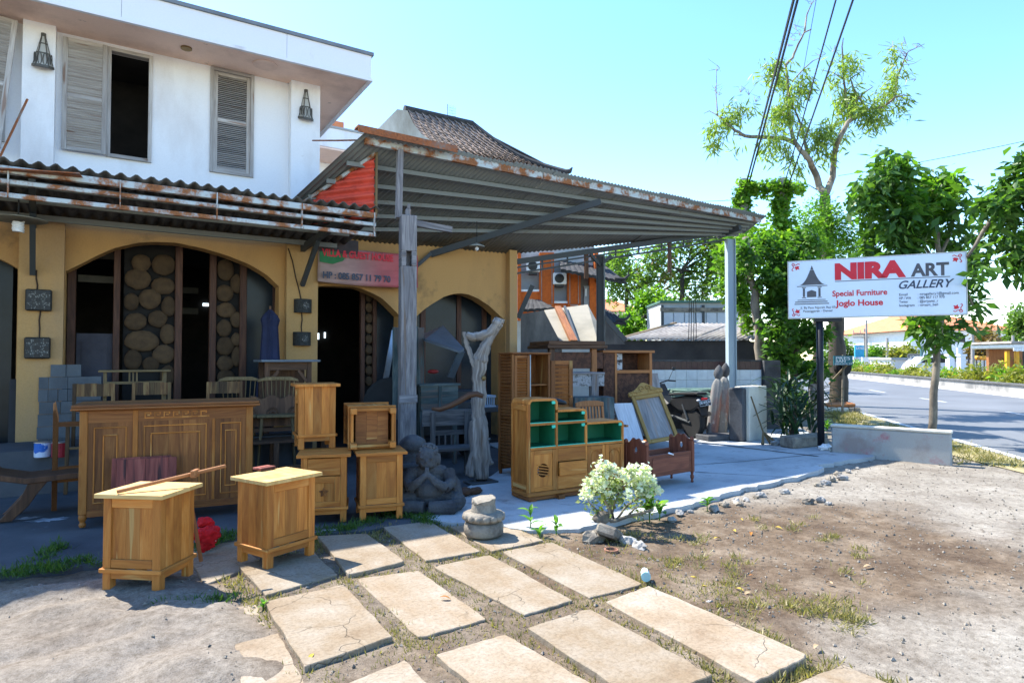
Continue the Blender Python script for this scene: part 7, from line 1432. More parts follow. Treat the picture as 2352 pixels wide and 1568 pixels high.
# ---------------------------------------------------------------- plants
def leaf_mesh(name, mat, C, Rr, n, size, aspect=.4, droop=.3, clump=10, spread=.18, seed=1, jitter=.55, fold=.25, parent=None, loc=None, bias=1):
    "n leaves in clumps around the given blob centres; C list of Vectors, Rr list of radii"
    g = np.random.default_rng(seed); C = np.array([tuple(c) for c in C]); Rr = np.array([r if hasattr(r, '__len__') else (r, r, r) for r in Rr], float)
    wgt = (Rr.prod(1)) ** (2 / 3.); wgt /= wgt.sum(); nc = max(1, n // clump)
    bi = g.choice(len(C), nc, p=wgt); d = g.normal(size=(nc, 3)); d /= np.linalg.norm(d, axis=1)[:, None]; rad = g.random(nc) ** .45
    cc = C[bi] + d * rad[:, None] * Rr[bi]; ctint = g.random(nc)
    k = np.repeat(np.arange(nc), clump); m = len(k); sp = spread if not hasattr(spread, '__len__') else np.array(spread)
    base = cc[k] + g.normal(size=(m, 3)) * sp * .5
    dr = g.normal(size=(m, 3)); dr[:, 2] = dr[:, 2] * .6 - droop; dr /= np.linalg.norm(dr, axis=1)[:, None]
    up = g.normal(size=(m, 3)) + np.array([0, 0, 1.2]); sd = np.cross(dr, up); sd /= np.linalg.norm(sd, axis=1)[:, None] + 1e-9; nn = np.cross(sd, dr)
    L = size * (1 + jitter * (g.random(m) * 2 - 1)); Wd = L * aspect * .5
    p0 = base; p2 = base + dr * L[:, None]; mid = base + dr * (L * .45)[:, None] - nn * (Wd * fold)[:, None]
    p1 = mid + sd * Wd[:, None] + nn * (2 * Wd * fold)[:, None]; p3 = mid - sd * Wd[:, None] + nn * (2 * Wd * fold)[:, None]
    V = np.stack([p0, p1, p2, p3, ], 1).reshape(-1, 3); o4 = (np.arange(m) * 4)[:, None]
    F = np.concatenate([o4 + np.array([0, 1, 2]), o4 + np.array([0, 2, 3])], 1).reshape(-1, 3)
    me = bpy.data.meshes.new(name); me.vertices.add(len(V)); me.vertices.foreach_set('co', V.ravel()); me.loops.add(F.size); me.loops.foreach_set('vertex_index', F.ravel().astype('i'))
    me.polygons.add(len(F)); me.polygons.foreach_set('loop_start', (np.arange(len(F)) * 3).astype('i')); me.polygons.foreach_set('loop_total', np.full(len(F), 3, 'i'))
    tint = np.clip(.55 * ctint[k] + .45 * g.random(m), 0, 1); me.attributes.new('tint', 'FLOAT', 'FACE').data.foreach_set('value', np.repeat(tint, 2).astype('f'))
    me.update(); me.validate(); me.materials.append(mat); o = bpy.data.objects.new(name, me); COL.objects.link(o); o['kind'] = 'stuff'
    if parent is not None: o.parent = parent
    if loc is not None: o.location = loc
    return o
m_gum = leafmat('gum_leaf', (.12, .19, .055), (.21, .30, .075), (.33, .40, .11), .5)
m_vine = leafmat('vine_leaf', (.032, .09, .024), (.075, .175, .03), (.16, .29, .045), .52)
m_bright = leafmat('bright_leaf', (.06, .15, .018), (.13, .27, .03), (.25, .38, .045), .55)
m_mango = leafmat('broad_leaf', (.028, .075, .018), (.065, .15, .026), (.14, .26, .04), .45)
m_feather = leafmat('feathery_leaf', (.07, .13, .04), (.12, .21, .05), (.20, .30, .065), .55)
m_brown = leafmat('brown_leaf', (.11, .07, .03), (.18, .12, .05), (.26, .19, .08), .4)
m_yel = leafmat('hedge_leaf', (.10, .14, .03), (.24, .25, .045), (.40, .34, .06), .45)
bark_p = stained('pale_bark', (.40, .35, .30), (.26, .22, .19), 3, .45, .65, bump=.5); bark_d = stained('dark_bark', (.075, .06, .045), (.035, .03, .024), 4, .45, .65, bump=.8); bark_g = stained('mottled_bark', (.26, .22, .17), (.13, .11, .09), 5, .45, .6, bump=.5)
def limb(mb, pts, r0, r1, D, dj=0, g=random, n=8):
    P = []; k = len(pts)
    for i, q in enumerate(pts): P.append(PD(q[0], q[1], D + dj * math.sin(i * 1.3) + (q[2] if len(q) > 2 else 0)))
    PP = []
    for i in range(k - 1):
        for s_ in range(3): PP.append(P[i].lerp(P[i + 1], s_ / 3) + Vector((g.uniform(-1, 1), g.uniform(-1, 1), g.uniform(-1, 1))) * r1 * .5)
    PP.append(P[-1]); mb.tube(PP, [r0 + (r1 - r0) * (i / (len(PP) - 1)) for i in range(len(PP))], n); return P
def t3(q): return [(1617 + x * .3125, y * .3125) for x, y in q]
def pxblobs(bl, D, sp=.6, sd=3):
    g = random.Random(sd); return [PD(b[0], b[1], D + g.uniform(-sp, sp)) for b in bl], [(b[2] / FL * D) for b in bl]
# the tall pale tree
D = 21; base = PD(1925, 935, D); base.z = -.15; tr = thing('pale_tree', 'tall sparse pale-barked tree rising above the signboard, bare twigs at its top', 'tree'); g = random.Random(5)
mb = MB(); limb(mb, [(1925, 940), (1921, 850), (1925, 780), (1918, 700), (1907, 600), (1899, 520), (1895, 450)], .30, .17, D); mb.build('trunk', bark_d, tr, smooth=True)
for pts, a, b in (([(890, 1435), (850, 1370), (805, 1240), (770, 1170), (720, 1110), (670, 1050), (640, 950), (620, 700), (600, 480)], .125, .04), ([(600, 480), (650, 430), (690, 330), (740, 240), (790, 215)], .05, .02), ([(740, 240), (755, 110), (805, 5)], .035, .012), ([(670, 1050), (580, 1015), (420, 1010), (300, 1000), (230, 960), (140, 880), (100, 850)], .08, .03), ([(300, 1000), (215, 990)], .03, .015), ([(100, 850), (88, 700), (92, 500)], .025, .008), ([(100, 850), (40, 815), (0, 835)], .02, .008),
                  ([(895, 1435), (945, 1300), (960, 1130), (985, 1040), (1060, 900), (1100, 870), (1200, 810), (1330, 780), (1405, 715)], .115, .035), ([(1405, 715), (1420, 570), (1480, 420), (1500, 380), (1620, 325)], .04, .008), ([(1405, 715), (1470, 700), (1520, 710)], .03, .01), ([(1075, 860), (1040, 700), (1025, 560), (1015, 340), (1025, 280)], .05, .012), ([(1200, 810), (1105, 660), (1075, 580), (1160, 525)], .04, .015), ([(1020, 580), (950, 535), (860, 515)], .025, .006), ([(1105, 760), (1180, 680), (1240, 640)], .03, .014),
                  ([(770, 1170), (730, 1000), (700, 880), (640, 760)], .06, .02), ([(650, 600), (720, 520), (800, 450), (870, 415)], .03, .008), ([(1480, 420), (1420, 350), (1280, 330)], .012, .004), ([(1450, 480), (1540, 470), (1600, 435)], .012, .004), ([(830, 1395), (770, 1360), (735, 1350)], .02, .008)):
    mb = MB(); limb(mb, t3(pts), a, b, D, .35, g, 7); mb.build('limb', bark_g, tr, smooth=True)
mb = MB()
for (x, y) in ((92, 520), (85, 650), (110, 700), (1480, 400), (1500, 450), (1560, 350), (1390, 350), (1450, 340), (270, 680), (330, 700), (790, 30), (700, 260), (660, 300), (860, 420), (950, 380), (1540, 600), (380, 750), (620, 340), (680, 220)):
    for k in range(4): q = [(x, y), (x + g.uniform(-40, 40), y - g.uniform(0, 50)), (x + g.uniform(-70, 70), y - g.uniform(-20, 90))]; limb(mb, t3(q), .010, .004, D, .2, g, 4)
o = mb.build('twigs', bark_g, tr); o['kind'] = 'stuff'
bl = [(x * .3125 + 1617, y * .3125, r * .3125) for x, y, r in ((270, 790, 85), (180, 860, 80), (110, 960, 70), (70, 1050, 45), (230, 1070, 45), (520, 490, 75), (480, 540, 50), (570, 590, 60), (720, 630, 65), (740, 560, 40), (620, 690, 60), (600, 790, 90), (560, 850, 80), (500, 900, 65), (640, 900, 50), (480, 1020, 60), (560, 1060, 80), (470, 1120, 60), (620, 1120, 45), (680, 1200, 40), (690, 1250, 45), (720, 950, 40), (960, 430, 40), (1080, 450, 60), (1040, 500, 60), (1120, 500, 40), (970, 600, 55), (960, 650, 40), (1120, 690, 70), (1060, 740, 90), (980, 760, 40), (1010, 850, 60), (1130, 800, 70), (1200, 870, 80), (1280, 860, 70), (1270, 760, 70), (1330, 700, 50), (1240, 940, 45), (1390, 400, 45), (1440, 500, 50), (1360, 570, 40), (1380, 650, 50), (1450, 760, 60), (1490, 720, 35), (1430, 820, 35), (900, 960, 70), (860, 1030, 70), (830, 1110, 60), (910, 1130, 50), (1020, 990, 60), (960, 930, 40))]
C, Q = pxblobs(bl, D, .7); leaf_mesh('crown', m_gum, C, Q, 6000, .27, .18, 1.0, 9, .28, 2, parent=tr)
# vine-smothered trees beside the blue post
vt = thing('vine_tree', 'dark trunk smothered in green climbing vines between the blue post and the signboard', 'tree'); D = 14.5
mb = MB(); limb(mb, [(1765, 985), (1757, 900), (1745, 800), (1735, 700), (1722, 610), (1712, 545)], .13, .07, D); mb.build('trunk', bark_g, vt, smooth=True)
mb = MB(); limb(mb, [(1800, 990), (1808, 900), (1815, 800), (1822, 700)], .2, .12, D + .4); mb.build('trunk', bark_d, vt, smooth=True)
bl = [(1768, 640, 45), (1800, 610, 55), (1850, 620, 50), (1770, 700, 45), (1810, 690, 60), (1860, 690, 50), (1790, 760, 50), (1840, 770, 45), (1880, 770, 35), (1800, 830, 40), (1850, 850, 35), (1880, 850, 25), (1810, 890, 30), (1850, 920, 30), (1760, 575, 40), (1715, 590, 35), (1700, 640, 28), (1880, 640, 40), (1900, 700, 30), (1840, 560, 45)]
C, Q = pxblobs(bl, D, .5); leaf_mesh('crown', m_vine, C, [q * .8 for q in Q], 10500, .125, .72, .35, 12, .16, 3, parent=vt)
C, Q = pxblobs([(1690, 615, 30), (1665, 600, 25), (1700, 680, 25), (1720, 740, 18), (1660, 660, 18), (1735, 560, 40), (1780, 560, 35), (1692, 565, 22), (1710, 700, 20)], D + 1.5, .6); leaf_mesh('crown', m_bright, C, Q, 4200, .13, .65, .3, 10, .18, 4, parent=vt)
for px, lab, top, rad, sd in (((1708), 'utility pole completely wrapped in climbing leaves, nearer the canopy end', 420, 24, 6), ((1798), 'second leaf-wrapped utility pole, nearer the pale tree', 418, 28, 7)):
    D = 16.8; vp = thing('vine_pole', lab, 'pole', group='utility poles wrapped in vines'); a = PD(px, 900, D); mb = MB(); b = PD(px, top - 8, D); mb.tube([(a.x, a.y, -.15), b], [.15, .12], 8); mb.build('shaft', pole_m, vp)
    g = random.Random(sd); bl = [(px + g.uniform(-7, 7), y, rad * g.uniform(.6, 1)) for y in range(top + 10, 600, 14)] + ([(1725, 432, 18), (1745, 440, 14), (1688, 545, 18)] if sd == 6 else [(1815, 432, 20), (1775, 428, 18), (1760, 436, 14), (1835, 425, 12), (1840, 435, 10)]); C, Q = pxblobs(bl, D, .2); leaf_mesh('ivy', m_vine if sd == 9 else m_bright, C, Q, 3000, .11, .8, .4, 8, .12, sd, parent=vp)
ft = thing('feathery_tree', 'yellow-green feathery tree filling the gap above the signboard', 'tree'); D = 19; mb = MB(); limb(mb, [(1880, 930), (1875, 760), (1880, 600), (1875, 540)], .14, .06, D); mb.build('trunk', bark_d, ft, smooth=True)
C, Q = pxblobs([(1850, 510, 38), (1890, 490, 38), (1925, 500, 30), (1940, 540, 35), (1900, 550, 40), (1860, 560, 40), (1825, 545, 30), (1960, 570, 28), (1920, 590, 30), (1850, 600, 35), (1895, 465, 22), (1985, 575, 25)], D, .8); leaf_mesh('crown', m_bright, C, Q, 8000, .11, .40, .1, 14, .22, 8, parent=ft)
# young roadside tree behind the sign
D = 11.8; yt = thing('young_tree', 'young broad-leaved tree with a slim trunk behind the signboard', 'tree'); mb = MB(); limb(mb, [(2141, 1004), (2146, 900), (2153, 800), (2158, 740), (2160, 660), (2155, 560), (2148, 480)], .075, .04, D); mb.build('trunk', bark_g, yt, smooth=True)
for pts in ([(2156, 620), (2110, 540), (2060, 450), (2045, 380)], [(2155, 600), (2190, 520), (2185, 440)], [(2158, 700), (2210, 650), (2235, 700)], [(2152, 540), (2110, 470), (2100, 430)], [(2158, 740), (2130, 735), (2105, 745)]): mb = MB(); limb(mb, pts, .035, .012, D, .25); mb.build('branch', bark_g, yt, smooth=True)
bl = [(2042, 365, 20), (2030, 400, 40), (2065, 400, 38), (2000, 430, 32), (1990, 460, 28), (2040, 450, 45), (2080, 450, 40), (2110, 420, 26), (2150, 425, 35), (2180, 415, 25), (2130, 460, 40), (2180, 465, 35), (2200, 500, 28), (2060, 510, 50), (2110, 520, 45), (2020, 520, 40), (2150, 540, 45), (2200, 550, 38), (2000, 560, 30), (2080, 570, 45), (2210, 600, 34), (2235, 640, 25), (2180, 640, 40), (2240, 690, 22), (2215, 690, 25), (2235, 730, 20), (2150, 735, 30), (2185, 750, 26), (2200, 770, 18), (2135, 745, 25), (2108, 745, 15), (2160, 770, 22), (2145, 790, 14), (2225, 760, 14)]
C, Q = pxblobs(bl, D, .5, 4); leaf_mesh('crown', m_mango, C, [q * .64 for q in Q], 3000, .20, .42, .75, 7, .22, 9, parent=yt, fold=.3)
C, Q = pxblobs([(2045, 372, 26), (2025, 420, 34), (2065, 395, 30), (2150, 430, 30), (2130, 470, 34), (1990, 460, 26), (2180, 430, 22), (2100, 470, 30), (2000, 500, 24), (2120, 745, 20)], D - .2, .4, 5); leaf_mesh('crown', m_bright, C, Q, 1500, .20, .42, .6, 7, .24, 10, parent=yt, fold=.3)
D = 9.6; et = thing('edge_tree', 'broad-leaved tree leaning in at the sky edge beside the road', 'tree'); mb = MB(); limb(mb, [(2560, 1010), (2520, 800), (2450, 560), (2380, 420), (2352, 400)], .13, .06, D); mb.build('trunk', bark_g, et, smooth=True)
mb = MB(); limb(mb, [(2450, 560), (2352, 450), (2275, 505), (2222, 590)], .06, .02, D); mb.build('branch', bark_g, et, smooth=True)
bl = [(2340, 400, 28), (2350, 370, 22), (2310, 440, 35), (2345, 450, 40), (2280, 480, 36), (2320, 510, 40), (2350, 540, 36), (2270, 540, 30), (2310, 570, 34), (2340, 600, 26), (2265, 590, 25), (2295, 615, 18), (2250, 625, 14), (2400, 450, 60), (2420, 560, 70), (2460, 420, 70)]
C, Q = pxblobs(bl, D, .5, 4); leaf_mesh('crown', m_mango, C, [q * .9 for q in Q], 2600, .17, .45, .7, 8, .18, 12, parent=et, fold=.3)
# trees seen through the gap under the canopy
for lab, bl, mat, sd, D, tr_px in (('light feathery tree with russet pods, seen through the gap under the canopy', [(1500, 590, 34), (1540, 570, 36), (1590, 560, 36), (1630, 580, 34), (1650, 620, 34), (1600, 620, 34), (1560, 640, 30), (1520, 640, 30), (1480, 640, 26), (1620, 670, 34), (1660, 560, 30), (1580, 690, 26), (1640, 540, 30), (1690, 560, 30)], m_feather, 21, 32, (1566, 620)),
   ('thin leafy tree beside the corner of the orange building', [(1405, 600, 24), (1430, 590, 20), (1415, 640, 24), (1445, 625, 20), (1465, 655, 18), (1412, 680, 18), (1460, 690, 14)], m_feather, 22, 34, (1440, 660)),
   ('dark green bushy tree behind the shed roof', [(1500, 690, 30), (1480, 715, 28), (1510, 740, 28), (1535, 700, 22), (1465, 745, 20), (1440, 760, 20), (1430, 745, 16), (1500, 770, 20)], m_bright, 23, 30, (1490, 720))):
    t_ = thing('gap_tree', lab, 'tree', group='trees behind the yard'); g = random.Random(sd); C, Q = pxblobs(bl, D, 1.0, sd); leaf_mesh('crown', mat, C, Q, int(420 * len(bl)), .26 if sd != 23 else .3, .38, .2, 12, .45, sd, parent=t_)
    mb = MB(); limb(mb, [(tr_px[0] + 4, 900), (tr_px[0] + 2, 760), tr_px], .2, .1, D); mb.build('trunk', bark_d, t_, smooth=True)
    for b_ in bl[::2]: mb = MB(); limb(mb, [tr_px, ((tr_px[0] + b_[0]) / 2 + g.uniform(-6, 6), (tr_px[1] + b_[1]) / 2 + 6), (b_[0], b_[1])], .07, .02, D, .3, g, 5); mb.build('branch', bark_d, t_)
    if sd == 21: C, Q = pxblobs(bl, D - .3, .6, 5); leaf_mesh('seed_pods', m_brown, C, [q * 1.0 for q in Q], 420, .26, .35, .9, 10, .2, 31, parent=t_)
# trees and bushes across the road
for lab, nm, bl, mat, sd, D, tpx, n in (('rust-brown rounded tree across the road beside the kiosk', 'brown_tree', [(2250, 800, 26), (2280, 790, 28), (2300, 810, 24), (2265, 775, 22), (2235, 815, 18), (2290, 825, 22)], m_brown, 41, 48, 2268, 3200), ('light feathery tree at the picture edge behind the kiosk', 'far_tree', [(2330, 745, 26), (2350, 720, 26), (2345, 770, 24), (2375, 740, 36), (2320, 775, 16)], m_feather, 42, 44, 2350, 2600),
   ('round yellow-green shrub tree before the white wall, nearer the pole', 'far_tree', [(2060, 812, 16), (2080, 808, 15), (2075, 820, 14), (2105, 815, 14)], m_yel, 43, 56, 2075, 1300), ('round green shrub tree beside the white billboard', 'far_tree', [(2010, 815, 14), (2025, 812, 13), (2035, 820, 12), (1998, 820, 8)], m_bright, 44, 62, 2020, 1100), ('dark green tree at the far bend behind the blue billboard', 'far_tree', [(1945, 800, 16), (1955, 820, 16), (1935, 790, 16), (1930, 820, 16), (1950, 840, 12), (1900, 820, 22), (1910, 795, 20)], m_feather, 45, 70, 1940, 1500), ('small green shrub beside the yellow kiosk', 'far_tree', [(2298, 840, 14), (2305, 828, 12), (2292, 850, 12)], m_bright, 46, 36, 2298, 1000)):
    t_ = thing(nm, lab, 'tree', group='trees across the road'); C, Q = pxblobs(bl, D, .8, sd); leaf_mesh('crown', mat, C, Q, n, D * .0062, .5, .3, 10, D * .008, sd, parent=t_); a = PD(tpx, 840, D); mb = MB(); mb.tube([(a.x, a.y, -.1), (a.x, a.y, max(.8, C[0].z))], .12, 6); mb.build('trunk', bark_d, t_)
hs_ = None; C = [Vector((g.uniform(-.9, .9), g.uniform(-.5, .5), .3)) for _ in range(9)]
protos = [leaf_mesh('hedge_shrub', mt_, C, [(.5, .45, .38)] * 9, 620, .20, .45, -.2, 8, .22, 50 + i) for i, mt_ in enumerate((m_yel, m_yel, m_bright))]
for k in range(44):
    u = -20 + k * 2.1; src = protos[(k * 7) % 3] if k > 2 else protos[k]; o = src if k < 3 else inst(src); q = road(u, RW + 1.2 + random.uniform(-.3, .5), .32); o.location = q; o.rotation_euler = (0, 0, math.atan2(RDD.y, RDD.x) + (math.pi if k % 2 else 0)); s_ = random.choice((.6, .8, 1.0, 1.15, 1.25)); o.scale = (1, 1, s_)
    if 'kind' in o: del o['kind']
    tag(o, 'yellow-green hedge shrub in the row along the middle of the road', 'shrub', 'hedge shrubs along the middle of the road')
# screw-pine clump
p = PD(1822, 1005, 11.7); fp_s = 1.25; fp = thing('screw_pine', 'dark clump of long sword-shaped leaves beside the cream pillar', 'plant', (p.x, p.y, 0)); g = random.Random(3); m_sword = leafmat('sword_leaf', (.010, .030, .014), (.022, .058, .022), (.042, .095, .032), .2)
mb = MB(); mb.tube([(0, 0, -.05), (0, 0, .5)], [.07, .05], 8); mb.build('stem', bark_d, fp)
def blade(L, W_, arch, segs=6, fold=.25):
    vs = []; fs = []; x = 0; z = 0; a_ = arch[0]
    for i in range(segs + 1):
        t_ = i / segs; w = W_ * (1 - t_ ** 1.6) * (.55 + .45 * min(1, t_ * 4)) + .0015; vs += [(x, -w / 2, z + w * fold), (x, 0, z), (x, w / 2, z + w * fold)]; a_ = arch[0] + (arch[1] - arch[0]) * t_; x += L / segs * math.cos(a_); z += L / segs * math.sin(a_)
    for i in range(segs): fs += [(3 * i, 3 * i + 1, 3 * i + 4, 3 * i + 3), (3 * i + 1, 3 * i + 2, 3 * i + 5, 3 * i + 4)]
    return MB().add(vs, fs)
fp.scale = (fp_s,) * 3; blm = [blade(g.uniform(.6, .95), .055, (g.uniform(.7, 1.3), g.uniform(-1.2, -.3))).mesh('leaf', m_sword) for _ in range(7)]
for k in range(95): o = bpy.data.objects.new('leaf', g.choice(blm)); COL.objects.link(o); o.parent = fp; o.location = (g.uniform(-.35, .35), g.uniform(-.2, .2), g.uniform(.0, .75)); o.rotation_euler = (0, g.uniform(-.3, .5), g.uniform(0, 6.28))
# white-flowering bush
p = G(1405, 1203, -.03); fb = thing('flowering_bush', 'small bush covered in white blossom at the edge of the concrete floor', 'bush', p); D = (p - O).dot(_F0)
mb = MB(); B3 = lambda x, y, dd=0: PD(x, y, D + dd) - p
for pts, r0, r1 in (([(1365, 1197), (1385, 1188), (1412, 1196), (1440, 1186), (1480, 1176), (1500, 1170)], .022, .012), ([(1405, 1200), (1398, 1165), (1385, 1140), (1378, 1110)], .018, .007), ([(1402, 1190), (1412, 1150), (1430, 1115), (1445, 1095)], .015, .006), ([(1415, 1195), (1440, 1160), (1470, 1140), (1490, 1125)], .012, .005), ([(1395, 1195), (1370, 1170), (1350, 1150)], .012, .005), ([(1410, 1195), (1400, 1140), (1395, 1095)], .012, .005), ([(1440, 1186), (1460, 1165), (1475, 1160)], .010, .004)):
    P = [B3(x, y, .06 * math.sin(x)) for x, y in pts]; mb.tube(P, [r0 + (r1 - r0) * i / (len(P) - 1) for i in range(len(P))], 7)
mb.build('stems', bark_g, fb, smooth=True); mb = MB(); mb.blob(B3(1382, 1190), (.10, .07, .06), 10, 7, .2, 3); mb.build('root', bark_g, fb, smooth=True)
bl = [(1380, 1090, 20), (1400, 1080, 22), (1375, 1110, 24), (1355, 1130, 22), (1350, 1150, 18), (1395, 1125, 30), (1425, 1115, 28), (1445, 1100, 24), (1465, 1095, 18), (1460, 1125, 24), (1480, 1115, 18), (1415, 1150, 28), (1385, 1150, 24), (1445, 1150, 26), (1475, 1150, 20), (1490, 1135, 16), (1360, 1170, 16), (1470, 1175, 16), (1500, 1160, 14)]
C = [B3(x, y, random.uniform(-.16, .16)) for x, y, r in bl]; Q = [.85 * r / FL * D for x, y, r in bl]
m_pale = leafmat('pale_green_leaf', (.09, .13, .035), (.20, .26, .08), (.36, .40, .17), .4); leaf_mesh('foliage', m_pale, C, Q, 1150, .04, .5, .1, 7, .06, 61, parent=fb)
fl_m = leafmat('white_petal', (.66, .70, .56), (.78, .80, .70), (.82, .83, .78), .3); bl2_ = [(1373, 1068, 10), (1385, 1078, 10), (1400, 1083, 14), (1350, 1110, 12), (1360, 1100, 10), (1440, 1088, 12), (1450, 1080, 10), (1470, 1082, 12), (1480, 1100, 12), (1460, 1105, 12), (1490, 1110, 10), (1430, 1100, 10), (1500, 1125, 8), (1375, 1115, 12), (1345, 1135, 10), (1410, 1115, 10), (1470, 1130, 12), (1400, 1140, 8), (1440, 1135, 10)]
C = [B3(x, y, random.uniform(-.2, .05)) for x, y, r in bl2_]; C = [c - (_F0 * .10) + Vector((0, 0, .03)) for c in C]; leaf_mesh('blossom', fl_m, C, [r * 1.1 / FL * D for x, y, r in bl2_], 1700, .036, .8, -.3, 9, .035, 62, parent=fb)
# young plants: each leaf is its own piece
m_young = leafmat('young_leaf', (.05, .15, .02), (.11, .27, .03), (.20, .38, .06), .45)
def oval(L, W_): 
    vs = []; fs = []; n = 6
    for i in range(n + 1): t_ = i / n; w = W_ * math.sin(math.pi * min(.97, t_ * .93 + .05)) ** .8; x = L * t_; z = .12 * L * math.sin(t_ * 2.6) - .18 * L * t_ * t_; vs += [(x, -w / 2, z + w * .18), (x, 0, z), (x, w / 2, z + w * .18)]
    for i in range(n): fs += [(3 * i, 3 * i + 1, 3 * i + 4, 3 * i + 3), (3 * i + 1, 3 * i + 2, 3 * i + 5, 3 * i + 4)]
    return MB().add(vs, fs)
def young(px, hgt, n, L, label, z=-.04, seed=1, W_=.45, spread=1):
    g = random.Random(seed); p = G(px[0], px[1], z); t_ = thing('young_plant', label, 'plant', p, g.uniform(0, 6), 'young self-sown plants in the yard'); mb = MB(); mb.tube([(0, 0, -.02), (.005, 0, hgt * .5), (0, .006, hgt)], [.006, .003], 6); mb.build('stem', m_young, t_)
    for k in range(n): ll = L * g.uniform(.7, 1.1); o = oval(ll, ll * W_).build('leaf', m_young, t_, smooth=True); o.location = (0, 0, hgt * (.35 + .65 * k / max(1, n - 1))); o.rotation_euler = (g.uniform(-.25, .25), -g.uniform(.1, 1.0) * spread, k * 2.4 + g.uniform(-.4, .4))
young((1218, 1222), .20, 6, .13, 'thin sapling with long pale leaves at the sunlit floor edge', seed=2, W_=.36); young((1240, 1236), .07, 5, .10, 'tiny seedling beside the thin sapling, nearer the round stone base', seed=3); young((1278, 1232), .12, 7, .10, 'small leafy seedling between the sapling and the white bush', seed=4)
young((1492, 1196), .20, 12, .15, 'broad-leaved glossy plant just behind the white bush', seed=5, W_=.55); young((1515, 1190), .12, 9, .13, 'second broad-leaved plant, on the dirt side of the white bush', seed=6, W_=.55); young((1625, 1170), .10, 10, .10, 'small rosette plant alone at the ragged floor edge', seed=7); young((1083, 1240), .05, 8, .06, 'low weed tuft between two paving slabs by the round stone base', seed=8); young((606, 1404), .05, 8, .05, 'small bright weed among the paving near the nearest cabinet', seed=9); young((1900, 1000), .25, 12, .16, 'leafy sapling at the foot of the black sign post', seed=12)
rock('rock', 'brown mossy rock under the white bush, beside the tilted block', 'rock', (1362, 1248), .105, stone_l, 3, None, -.05); rock('rock', 'pale rock at the dirt side of the tilted concrete block', 'rock', (1441, 1252), .07, rub_m, 4, None, -.05); rock('rock', 'light grey oblong rock lying out on the brown dirt', 'rock', (1467, 1262), .075, rub_m, 6, None, -.05, (1.2, .6, .6)); rock('rock', 'small white stone near the middle paving slab edge', 'rock', (1628, 1390), .03, rub_m, 7, None, -.05)
p = G(1400, 1247, -.05); cb_ = thing('concrete_lump', 'tilted grey concrete block between the rocks under the bush', 'block', (p.x, p.y, .02), R(35)); mb = MB(); mb.box(-.14, .14, -.09, .09, -.03, .06); mb.build('block_body', stone_l, cb_, bevel=.02, rot=(R(12), R(24), 0))
p = G(1404, 1275, -.055); cp = thing('clay_ring', 'small terracotta ring half sunk in the dirt below the bush', 'ring', p); mb = MB(); mb.lathe([(.052, 0), (.056, .05), (.046, .052), (.043, .005)], 16); mb.build('ring_body', plain('terracotta', (.33, .16, .10), (.25, .12, .08), 8, .9), cp)
p = G(1482, 1326, .004); bt = thing('plastic_bottle', 'crushed clear plastic cup with a pale blue rim at the slab corner', 'litter', p, R(50)); mb = MB(); mb.tube([(-.06, 0, .03), (.02, 0, .028), (.07, 0, .025)], [.026, .03, .022], 9); mb.build('cup', plain('hazy_plastic', (.62, .70, .74), (.5, .6, .65), 20, .2, bump=0), bt); mb = MB(); mb.tube([(-.075, 0, .03), (-.06, 0, .03)], .033, 10); mb.build('rim', plain('cyan_rim', (.30, .50, .52), None, 5, .4, bump=0), bt)
# stones along the ragged edge, each its own object
g = random.Random(12); ek = 0
for px in ((1560, 1178), (1588, 1172), (1665, 1158), (1690, 1150), (1715, 1146), (1735, 1139), (1750, 1136), (1640, 1168), (1910, 1100), (1935, 1096), (1950, 1080), (1925, 1086), (1968, 1072), (1540, 1192), (1880, 1112), (1900, 1108), (1800, 1128), (1700, 1158), (1905, 1155), (1885, 1148), (1860, 1152)):
    ek += 1; rock('edge_stone', 'pale broken stone on the dirt along the ragged concrete edge', 'stone', (px[0] + g.uniform(-3, 3), px[1] + 4), g.uniform(.03, .075), rub_m if ek % 3 else stone_l, ek + 20, 'pale stones along the ragged concrete edge', -.05, (1, .7, .55))
# fallen leaves and litter
lm_ = [oval(.06, .024).mesh('fallen_leaf', plain(nm, c_, mul(c_, .6), 12, .8)) for nm, c_ in (('orange_leaf', (.45, .16, .02)), ('tan_leaf', (.42, .30, .17)), ('yellow_leaf', (.50, .36, .05)))]
for px in ((1268, 1252), (1690, 1220), (1725, 1222), (1708, 1356), (1725, 1358), (1720, 1320), (1912, 1340), (1640, 1236), (1610, 1345), (1880, 1480), (1600, 1325), (1560, 1290), (1780, 1210), (1700, 1190), (2005, 1300), (1430, 1300), (1500, 1310), (720, 1500), (1010, 1370)):
    p = G(px[0], px[1], -.035 if px[0] > 1150 else .012); o = bpy.data.objects.new('fallen_leaf', g.choice(lm_)); COL.objects.link(o); o.location = p; o.rotation_euler = (g.uniform(-.2, .2), g.uniform(-.2, .2), g.uniform(0, 6.28)); o.scale = (g.uniform(.7, 1.3),) * 3; tag(o, 'dry curled leaf lying on the yard ground', 'leaf', 'dry leaves on the yard ground')
